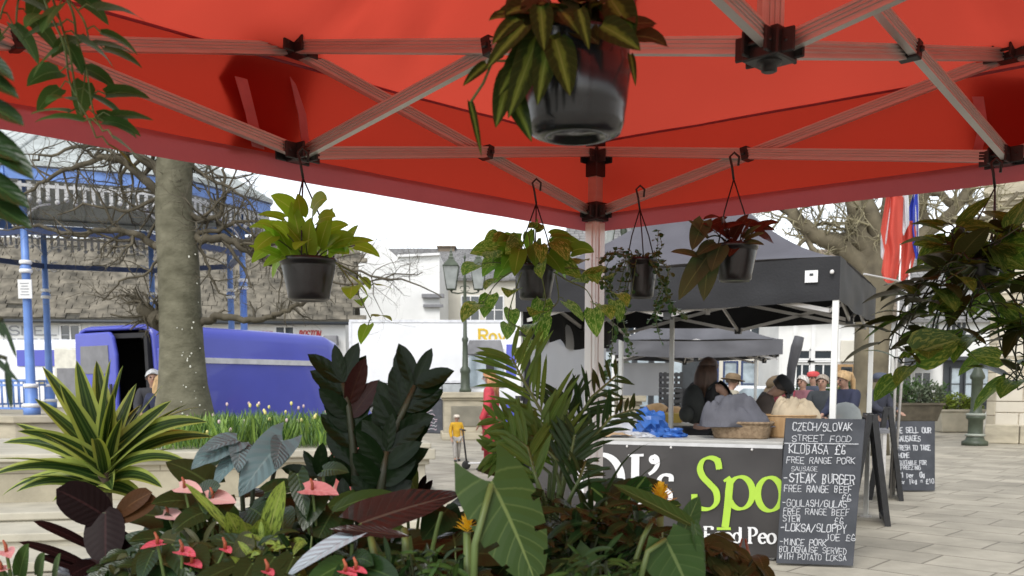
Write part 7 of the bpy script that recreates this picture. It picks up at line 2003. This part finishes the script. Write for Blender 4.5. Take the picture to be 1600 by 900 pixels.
sx = lambda px: (px - 1215) / FPX * 37
for px, wd in ((1252, .75), (1285, 1.1)):
    window(t, None, W_(sx(px), 1.35), X, wd, 1.9, 2, 2, off, N=-Y); window(t, None, W_(sx(px), 2.62), X, wd, .42, 1, 1, off, N=-Y)
sg = MB(); sg.box(W_(sx(1328), 2.75, .1), (.9, .16, .8)); bevel(sg.build('sign_board', M['render_cream'], t, off), .02)
fr = MB(); fr.box(W_(sx(1330), 1.2, .05), (1.2, .1, 2.1)); fr.build('shopfront', M['bamboo'], t, off)
for px in (1320, 1340): window(t, None, W_(sx(px), 1.2, .11), X, .42, 1.9, 1, 1, off, frame='shop_dark', glass='glass', N=-Y)
tm = MB()
for px in (1308, 1240, 1268): tm.box(W_(sx(px), 2.0, .03), (.16, .08, 4.0))
tm.build('pilasters', M['white_paint'], t, off)
t, off, X, Y, a, W_, L, ro = house('glazed_shop', 'dark glazed shop with blue grey panes behind the far lamp', 905, 1212, 40, 40, 5.2, 8.6, 9, 'render_cream', 'grey_slate', .3)
sx = lambda px: (px - 905) / FPX * 40
fr = MB(); fr.box(W_(sx(1000), 1.6, .06), (6.2, .1, 3.2)); fr.build('shopfront', M['shop_dark'], t, off)
for px in range(925, 1080, 26): window(t, None, W_(sx(px), 1.7, .12), X, .6, 2.4, 1, 2, off, frame='shop_dark', glass='glass_pale', N=-Y)
for px in (1110, 1140, 1168, 1195): window(t, None, W_(sx(px), 1.5, 0), X, .62, 1.9, 1, 2, off, frame='navy_paint', glass='glass_pale', N=-Y)
for px in (930, 990, 1050, 1110, 1170): window(t, None, W_(sx(px), 4.1), X, .9, 1.3, 2, 2, off, N=-Y)
# white parked car between the stalls
cc = G(1196, 27); car = thing('parked_car', 'white parked car glimpsed between the stall people', 'car', cc)
T = vframe(cc, (1, .12)); q = MB(); pr = [(-2.1, .3), (2.1, .3), (2.12, .75), (1.3, .95), (.55, 1.42), (-1.0, 1.46), (-1.85, 1.0), (-2.12, .85)]
q.prism([T(x, .85, z) for x, z in pr], T(0, -1.7, 0) - T(0, 0, 0)); bevel(q.build('body', M['van_white'], car, cc), .08, 3)
for nm, pts in (('side_window', [(-1.5, .98), (-.2, .98), (-.2, 1.36), (-.95, 1.38)]), ('side_window', [(-.12, .98), (1.0, .98), (.5, 1.34), (-.12, 1.36)])):
    q = MB(); q.prism([T(x, .855, z) for x, z in pts], T(0, .006, 0) - T(0, 0, 0)); q.build(nm, M['glass_pale'], car, cc)
for x in (-1.3, 1.35):
    for s in (-.78, .78): wheel(car, T, x, s, .31, cc)
# planters, hedge and bollard
M['hedge'] = mat('hedge_leaf', (.05, .10, .022), rough=.5, trans=.2, var=.45, scale=5)
M['hedge_lime'] = mat('lime_shrub_leaf', (.20, .26, .03), rough=.5, trans=.25, var=.4, scale=5)
M['shrub_grey'] = mat('grey_green_shrub_leaf', (.12, .15, .09), rough=.6, trans=.2, var=.4, scale=5)
def shrub(name, label, c, r, m, n, seed, group=None, ls=.09, stems=True, zmin=.02):
    rng = random.Random(seed); t = thing(name, label, 'shrub', c, 0, group); mb, sm = MB(), MB()
    for i in range(n):
        a, e = rng.uniform(0, 2 * PI), math.asin(rng.uniform(-.3, 1)); k = rng.uniform(.55, 1.0) ** .5
        d = Vector((math.cos(a) * math.cos(e), math.sin(a) * math.cos(e), math.sin(e)))
        k *= 1 + .3 * noise.noise(d * 2.2 + Vector((seed, 0, 0)))
        p = Vector((d.x * r[0] * k, d.y * r[1] * k, r[2] * (.35 + d.z * k * .75))); p.z = max(zmin, p.z)
        leaf(mb, p, d + Vector((rng.gauss(0, .6), rng.gauss(0, .6), rng.gauss(.2, .5))), (rng.gauss(0, 1), rng.gauss(0, 1), 1), rng.uniform(.6, 1.3) * ls, ls * .5, 'oval', .4, .2, 0, 3, 2, 0, rng)
    for i in range(9):
        a = rng.uniform(0, 2 * PI); sm.tube([(.03 * math.cos(a), .03 * math.sin(a), 0), (r[0] * .5 * math.cos(a), r[1] * .5 * math.sin(a), r[2] * .8)], [.018, .006], 5)
    sm.build('stems', M['bark_dark'], t); mb.build('foliage', M[m], t); return t
def trough(name, label, px0, px1, d, h, m, z0=.0):
    a, b = G(px0, d), G(px1, d); c = a.lerp(b, .5); L = (b - a).length; t = thing(name, label, 'planter', c)
    q = MB(); o = []
    for (hx, hy, z) in ((L / 2 - .12, .32, z0 + .02), (L / 2, .42, h - .06)):
        o += [Vector((sx * hx, sy * hy, z)) for sx, sy in ((-1, -1), (1, -1), (1, 1), (-1, 1))]
    k = q.add(o); q.face((k + 3, k + 2, k + 1, k))
    for i in range(4): q.face((k + i, k + (i + 1) % 4, k + 4 + (i + 1) % 4, k + 4 + i))
    bevel(q.build('trough', m, t), .02)
    r = MB()
    for sy in (-1, 1): r.box((0, sy * .42, h - .03), (L + .06, .06, .06))
    for sx in (-1, 1): r.box((sx * L / 2, 0, h - .03), (.06, .78, .06))
    r.build('rim', m, t); s = MB(); s.box((0, 0, h - .09), (L - .08, .76, .03)); s.build('soil', M['soil'], t)
    if z0:
        for sx in (-1, 1):
            l = MB(); l.box((sx * (L / 2 - .3), 0, z0 / 2 + .01), (.08, .5, z0 + .02)); l.build('foot', M['shop_dark'], t)
    return t, c
t1, c1 = trough('planter', 'dark timber planter on feet under the hanging vines', 1392, 1466, 27, .98, mat('dark_planter_timber', (.10, .085, .06), rough=.8, var=.25, scale=6), .45)
t2, c2 = trough('planter', 'low stone planter with lime shrubs left of the bollard', 1462, 1532, 30, .72, M['stone_pale'])
GS = 'shrubs in the planters on the right'
for i, (px, d, z, r, m, lb_) in enumerate(((1410, 27, .92, (.35, .3, .5), 'hedge', 'dark green shrub at the left of the timber planter'), (1434, 27, .92, (.36, .3, .42), 'shrub_grey', 'grey green shrub in the middle of the timber planter'), (1456, 27, .92, (.3, .3, .5), 'shrub_grey', 'taller grey green shrub at the right of the timber planter'), (1477, 30, .66, (.34, .3, .4), 'hedge_lime', 'lime green shrub at the left of the stone planter'), (1500, 30, .66, (.36, .3, .5), 'hedge_lime', 'taller lime green shrub in the middle of the stone planter'), (1520, 30, .66, (.3, .3, .34), 'hedge_lime', 'small lime shrub next to the bollard in the stone planter'))):
    shrub('shrub', lb_, G(px, d, z), r, m, 420, 100 + i, GS)
shrub('hedge', 'clipped green hedge behind the timber planter', G(1430, 33), (1.3, .5, 1.5), 'hedge', 1800, 110, None, .12)
shrub('shrub', 'rounded bright green bush between the shoppers and the shop', G(1268, 24), (.5, .5, 1.45), 'hedge', 1100, 111, None, .12)
shrub('shrub', 'green bush behind the ponytailed woman', G(1312, 25), (.5, .45, 1.5), 'hedge', 900, 112, None, .12)
bo_ = G(1527, 23.5); t = thing('bollard', 'dark green cast iron bollard lamp base by the stone building', 'bollard', bo_)
MB().lathe([(.30, 0), (.30, .1), (.22, .14), (.2, .2), (.17, .26), (.17, .62), (.22, .66), (.22, .72), (.16, .76), (.13, .9), (.13, 1.6), (.17, 1.64), (.17, 1.7), (.12, 1.8), (.06, 1.95), (.0, 2.0)], (0, 0, 0), 16).build('post', M['lamp_green'], t)
cl_ = MB()
for z in (.24, .74): cl_.lathe([(.19, z - .02), (.235, z), (.235, z + .03), (.19, z + .05)], (0, 0, 0), 16)
cl_.build('collars', mat('pale_weathered_paint', (.3, .32, .27), rough=.7), t)
# ================================================================ people
SK = mat('skin', (.42, .25, .18), rough=.55, var=.08, scale=12)
EYEM = mat('dark_eye', (.03, .02, .02), rough=.2)
LIP = mat('lip', (.40, .16, .13), rough=.5)
def skin_obj(name, verts, edges, radii, m, parent, sub=2):
    me = bpy.data.meshes.new(name); me.from_pydata([tuple(v) for v in verts], edges, [])
    o = bpy.data.objects.new(name, me); COL.objects.link(o); o.parent = parent
    md = o.modifiers.new('skin', 'SKIN'); md.use_smooth_shade = True; md.branch_smoothing = .4
    sv = me.skin_vertices[0].data
    for i, r in enumerate(radii): sv[i].radius = (r, r) if not isinstance(r, tuple) else r
    for i in range(len(verts)): sv[i].use_root = (i == 0)
    s = o.modifiers.new('sub', 'SUBSURF'); s.levels = sub; s.render_levels = sub
    me.materials.append(m); return o
_cm = {}
def cm_(c, rough=.8):
    k = tuple(c)
    if k not in _cm: _cm[k] = mat('cloth', c, rough=rough, var=.2, scale=9, bump=.25, bscale=14)
    return _cm[k]
def person(label, loc, rz, h, top, legs, hair, hairstyle='short', lean=0, arms=None, skirt=None, shoes=(.03, .03, .03), headturn=0, headnod=0, step=.05, group='people around the market stalls', coat=0, hat=None):
    """standing or bending figure, forward is +y before turning by rz"""
    t = thing('person', label, 'person', loc, rz, group)
    V = Vector; RL = Matrix.Rotation(-lean, 3, 'X'); hip = V((0, 0, .52 * h))
    up = lambda x, y, z: hip + RL @ V((x * h, y * h, (z - .52) * h))
    pel, spi, che, nek, hdb = hip, up(0, .005, .62), up(0, .0, .74), up(0, .005, .825), up(0, .015, .848)
    RN = RL @ Matrix.Rotation(-headnod, 3, 'X') @ Matrix.Rotation(headturn, 3, 'Z')
    hd = lambda x, y, z: hdb + RN @ V((x * h, y * h, z * h))
    vs = [pel, spi, che, nek, hdb, hd(0, .012, .03), hd(0, .012, .07), hd(0, .005, .11)]
    rr = [.075 * h, .066 * h, (.085 * h, .06 * h), .030 * h, .030 * h, .041 * h, .052 * h, .040 * h]
    ed = [(0, 1), (1, 2), (2, 3), (3, 4), (4, 5), (5, 6), (6, 7)]
    arms = arms or {}
    aj = {}
    for s, k in ((-1, 'l'), (1, 'r')):
        sh = up(s * .105, 0, .80); el, wr = arms.get(k, ((.135, .0, .63), (.125, .07, .50)))
        E = up(s * el[0], el[1], el[2]); Wr = up(s * wr[0], wr[1], wr[2]); aj[k] = (sh, E, Wr)
        i = len(vs); d = (Wr - E).normalized(); pm = Wr + d * .035 * h
        vs += [sh, E, Wr, pm]; rr += [.033 * h, .024 * h, .016 * h, (.020 * h, .012 * h)]; ed += [(2, i), (i, i + 1), (i + 1, i + 2), (i + 2, i + 3)]
        sd = d.cross(V((0, 0, 1)) if abs(d.z) < .8 else V((0, 1, 0))).normalized()
        for f in range(4):
            j = len(vs); o = sd * ((f - 1.5) * .0095 * h); ln = (.038, .044, .042, .033)[f] * h
            vs += [pm + o + d * .016 * h, pm + o * 1.1 + d * (.016 * h + ln * .55), pm + o * 1.1 + d * (.016 * h + ln) + V((0, 0, -.006 * h))]; rr += [.0055 * h, .005 * h, .004 * h]; ed += [(i + 3, j), (j, j + 1), (j + 1, j + 2)]
        j = len(vs); th = sd * (.018 * h * s); vs += [Wr + d * .02 * h + th, Wr + d * .042 * h + th * 1.6]; rr += [.006 * h, .0045 * h]; ed += [(i + 2, j), (j, j + 1)]
    lg = {}
    for s in (-1, 1):
        i = len(vs); st = step * s
        hp, kn, an, te = V((s * .052 * h, 0, .485 * h)), V((s * .058 * h, .02 * h + st * .5 * h, .275 * h)), V((s * .058 * h, st * h, .045 * h)), V((s * .065 * h, (st + .085) * h, .018 * h))
        vs += [hp, kn, an, te]; rr += [.052 * h, .036 * h, .022 * h, (.022 * h, .014 * h)]; ed += [(0, i), (i, i + 1), (i + 1, i + 2), (i + 2, i + 3)]; lg[s] = (hp, kn, an, te)
    skin_obj('body', vs, ed, rr, SK, t)
    # jacket
    bot = up(0, 0, .47 - coat) if lean < .3 else up(0, 0, .50)
    jv = [pel.lerp(bot, .6), spi, che, up(0, .004, .832)]; jr = [(.094 * h, .072 * h), (.088 * h, .07 * h), (.105 * h, .076 * h), .052 * h]; je = [(0, 1), (1, 2), (2, 3)]
    if coat: jv = [V((0, 0, (.52 - coat) * h))] + jv; jr = [(.105 * h, .085 * h)] + jr; je = [(0, 1), (1, 2), (2, 3), (3, 4)]
    ci = len(jv) - 2
    for k in 'lr':
        i = len(jv); sh, E, Wr = aj[k]; jv += [sh, E, E.lerp(Wr, .93)]; jr += [.052 * h, .039 * h, .028 * h]; je += [(ci, i), (i, i + 1), (i + 1, i + 2)]
    skin_obj('jacket', jv, je, jr, cm_(top), t)
    if skirt:
        sk = MB(); z1, z0 = .55 * h, skirt * h
        sk.lathe([(.088 * h, z1), (.10 * h, z1 * .9), (.12 * h, z0), (.11 * h, z0 + .004)], (0, 0, 0), 18, 1, .8); sk.build('skirt', cm_(top), t)
    tv = [hip]; trr = [.084 * h]; te_ = []
    for s in (-1, 1):
        i = len(tv); hp, kn, an, te = lg[s]; tv += [hp, kn, kn.lerp(an, .9)]; trr += [.062 * h, .045 * h, .034 * h]; te_ += [(0, i), (i, i + 1), (i + 1, i + 2)]
    skin_obj('trousers', tv, te_, trr, cm_(legs), t)
    for s in (-1, 1):
        hp, kn, an, te = lg[s]; sm_ = MB(); d = (te - an); c = an.lerp(te, .5); sm_.ball((c.x, c.y, .028 * h), .055 * h, 10, (.62, 1.25, .5)); sm_.v = [V((v.x, v.y, max(0, v.z))) for v in sm_.v]; sm_.build('shoe', cm_(shoes, .5), t)
    # face and hair
    for s in (-1, 1):
        e = MB(); e.ball(hd(s * .019, .060, .070), .0075 * h, 7); e.build('eye', EYEM, t)
    m_ = MB(); m_.tube([hd(-.014, .056, .036), hd(0, .062, .034), hd(.014, .056, .036)], .003 * h, 5); m_.build('mouth', LIP, t)
    n_ = MB(); n_.tube([hd(0, .060, .072), hd(0, .075, .052), hd(0, .062, .046)], [.005 * h, .009 * h, .005 * h], 6); n_.build('nose', SK, t)
    for s in (-1, 1):
        e = MB(); e.ball(hd(s * .053, .008, .062), .014 * h, 7, (.4, .8, 1.2)); e.build('ear', SK, t)
    hm = MB(); n = 14; o = len(hm.v)
    for i in range(9):
        th = PI * .62 * i / 8
        for k in range(n):
            a = 2 * PI * k / n; fr = max(0, math.sin(a)); tt = th * (1 - .42 * fr)
            r = .062 * (1 + .06 * noise.noise(V((k * 1.3, i * .9, len(label)))))
            hm.v.append(hd(r * math.sin(tt) * math.cos(a), .006 + r * 1.12 * math.sin(tt) * math.sin(a), .074 + r * 1.05 * math.cos(tt)))
    for i in range(8):
        for k in range(n): hm.face((o + i * n + k, o + (i + 1) * n + k, o + (i + 1) * n + (k + 1) % n, o + i * n + (k + 1) % n), None, True)
    if hairstyle == 'long':
        for k in range(26):
            a = PI + PI * (k / 25) ; x = .058 * math.cos(a); y = .058 * math.sin(a)
            hm.tube([hd(x * .9, y * .9, .08), hd(x * 1.12, y * 1.1 - .005, .03), hd(x * 1.15, y * 1.15 - .012, -.03), hd(x * .95, y * 1.1 - .014, -.075 - .02 * (k % 3))], [.012 * h, .014 * h, .013 * h, .004 * h], 6)
    if hairstyle == 'pony':
        hm.tube([hd(0, -.05, .10), hd(0, -.09, .085), hd(0, -.105, .03), hd(0, -.095, -.04), hd(.005, -.085, -.09)], [.015 * h, .02 * h, .022 * h, .018 * h, .004 * h], 8); hm.ball(hd(0, -.056, .10), .018 * h, 7)
    hm.build('hair', mat('hair', hair, rough=.6, var=.4, scale=30, stretch=(1, 1, .15)), t)
    if hat:
        kind, hc = hat; q = MB(); o = len(q.v)
        prof = [(.066, .085), (.068, .10), (.062, .125), (.04, .14), (0, .145)]
        for r, z in prof:
            for k in range(16): a = 2 * PI * k / 16; q.v.append(hd(r * math.cos(a), .006 + r * 1.1 * math.sin(a), z))
        for i in range(4):
            for k in range(16): q.face((o + i * 16 + k, o + i * 16 + (k + 1) % 16, o + (i + 1) * 16 + (k + 1) % 16, o + (i + 1) * 16 + k), None, True)
        ho = q.build('hat', cm_(hc), t)
        if kind == 'cap':
            b = MB(); b.prism([hd(x, y, .088 + (.0 if y < .09 else -.01)) for x, y in ((-.06, .04), (-.055, .09), (-.03, .125), (0, .135), (.03, .125), (.055, .09), (.06, .04))], RN @ V((0, 0, .006 * h))); b.build('peak', cm_(hc), ho)
        if kind == 'brim':
            b = MB(); n = 20; o = b.add([hd(r * math.cos(2 * PI * k / n), .006 + r * 1.08 * math.sin(2 * PI * k / n), z) for r, z in ((.064, .09), (.105, .082), (.105, .078), (.064, .085)) for k in range(n)])
            for i in range(3):
                for k in range(n): b.face((o + i * n + k, o + i * n + (k + 1) % n, o + (i + 1) * n + (k + 1) % n, o + (i + 1) * n + k), None, True)
            b.build('brim', cm_(hc), ho)
    t['_hd'] = 0; del t['_hd']
    return t, up, hd
def face_to(dx, dy): return math.atan2(-dx, dy)
fwd = {'l': ((.125, .06, .66), (.09, .17, .62)), 'r': ((.125, .06, .66), (.09, .17, .62))}
down = {'l': ((.13, .12, .66), (.10, .22, .56)), 'r': ((.13, .12, .66), (.10, .22, .56))}
person('blonde woman in navy jacket standing at the back of the blue van', G(253, 13.3), face_to(-.4, 1), 1.66, (.02, .025, .06), (.03, .03, .05), (.46, .30, .14), 'long', arms=fwd)
person('figure in dark top with grey hair beside the open van doorway', G(240, 13.8), face_to(.3, -1), 1.74, (.03, .03, .035), (.05, .05, .06), (.5, .5, .5), 'short', arms=fwd)
person('woman with ginger hair in a long red dress passing the plinth', G(768, 16.2), face_to(-1, .3), 1.76, (.50, .05, .07), (.45, .05, .06), (.42, .20, .09), 'long', skirt=.22, step=.07)
person('toddler in a yellow coat walking across the paving', G(713, 18.6), face_to(.3, -1), .92, (.60, .34, .02), (.35, .33, .3), (.62, .52, .36), 'short', coat=.12, step=.1, hat=('bobble', (.62, .55, .45)))
person('small child in a pale blue hat beside the red dressed woman', G(775, 16.6), face_to(-.6, -.6), 1.12, (.10, .12, .16), (.1, .1, .12), (.3, .2, .1), 'short', hat=('bobble', (.18, .45, .72)), arms=fwd)
t, up, hd = person('woman with long hair and dark rucksack seen from behind the stall table', G(1103, 11.2), face_to(.75, .65), 1.84, (.016, .015, .016), (.012, .012, .014), (.08, .045, .03), 'long', arms=down, coat=.06)
rk = MB(); rk.ball(up(0, -.125, .69), .17, 14, (.85, .62, 1.35)); ro_ = rk.build('rucksack', cm_((.02, .022, .02)), t)
rk = MB(); rk.ball(up(0, -.19, .63), .1, 12, (1.0, .55, 1.0)); rk.build('rucksack_pocket', cm_((.028, .03, .026)), t)
for s in (-1, 1):
    q = MB(); q.tube([up(s * .07, -.07, .78), up(s * .075, .0, .83), up(s * .075, .065, .76), up(s * .085, .04, .64)], .016, 6); q.build('rucksack_strap', cm_((.02, .022, .02)), t)
person('person in brown jacket and black cap bending over the grey cloth', G(1170, 10.9), face_to(.9, -.35), 1.72, (.065, .048, .038), (.03, .03, .035), (.03, .02, .015), 'short', lean=.42, headnod=.5, arms={'l': ((.13, .10, .66), (.11, .22, .60)), 'r': ((.13, .10, .66), (.11, .22, .60))}, hat=('cap', (.012, .012, .013)))
person('man in beige shirt and straw hat standing at the grey gazebo', G(1133, 15.0), face_to(.8, .3), 1.70, (.32, .29, .22), (.1, .09, .08), (.12, .08, .05), 'short', arms=fwd, lean=.15, hat=('brim', (.16, .11, .06)))
person('shopper in a red jacket and tweed cap leaning over goods', G(1237, 14.6), face_to(-.8, -.3), 1.70, (.32, .055, .08), (.06, .07, .12), (.2, .14, .1), 'short', lean=.35, headnod=.3, arms=down, hat=('cap', (.13, .09, .05)))
person('shopper in a faded maroon top with grey hair behind the rolled awning', G(1256, 16.5), face_to(-.7, -.6), 1.68, (.22, .09, .11), (.08, .09, .13), (.55, .52, .48), 'short', arms=fwd)
person('shopper in a red and white woolly hat among the crowd', G(1272, 18.5), face_to(-.7, -.6), 1.76, (.05, .06, .09), (.05, .06, .1), (.1, .08, .06), 'short', hat=('bobble', (.52, .06, .06)))
person('woman with blonde ponytail in a navy jacket facing the stall', G(1322, 13.3), face_to(-.85, -.5), 1.72, (.022, .026, .055), (.03, .03, .04), (.44, .29, .14), 'pony', arms=fwd, headnod=.25)
person('man in dark jacket and cap behind the gazebo leg', G(1372, 15.6), face_to(.5, -.8), 1.70, (.028, .03, .045), (.04, .04, .06), (.06, .05, .04), 'short', arms=fwd, hat=('cap', (.06, .07, .10)))
person('shopper in dark clothes partly hidden by the front gazebo leg', G(1286, 15.2), face_to(-.5, -.8), 1.68, (.03, .035, .04), (.04, .04, .05), (.3, .25, .2), 'short', arms=fwd)
# push scooter of the small child
sc_ = G(752, 16.9); t = thing('kick_scooter', 'small white and black kick scooter beside the child', 'scooter', sc_, .3)
q = MB(); q.box((0, 0, .11), (.5, .12, .03)); bevel(q.build('deck', M['white_paint'], t), .01)
q = MB(); q.tube([(-.27, 0, .12), (-.34, 0, .7)], .016, 8); q.tube([(-.34, -.18, .7), (-.34, .18, .7)], .014, 8); q.build('handlebar', M['black_plastic'], t)
for x in (-.28, .28):
    q = MB(); q.lathe([(.03, -.02), (.075, -.02), (.08, 0), (.075, .02), (.03, .02)], (0, 0, 0), 16); q.v = [Vector((v.x + x, v.z, v.y + .08)) for v in q.v]; q.build('wheel', M['tyre'], t)
# pushchair-like clear cover and clutter beside the ponytailed woman
sh = G(1322, 11.9); t = thing('rain_cover', 'clear domed cake cover on a small grey table by the ponytailed woman', 'cover', Vector((sh.x, sh.y, .97)))
q = MB(); q.lathe([(.2, 0), (.2, .12), (.17, .22), (.09, .29), (0, .31)], (0, 0, 0), 20); q.build('dome', M['lantern_glass'], t)
q = MB(); q.lathe([(.23, -.02), (.23, 0), (.2, .004)], (0, 0, 0), 20); q.build('tray', M['alu'], t)
t = thing('side_table', 'small grey side table under the clear cake cover', 'table', sh, -.3)
q = MB(); q.box((0, 0, .93), (1.0, .6, .04)); q.build('top', M['grey_panel'], t)
for sx in (-.45, .45):
    for sy in (-.25, .25): MB().box((sx, sy, .455), (.04, .04, .91)).build('leg', M['alu'], t)
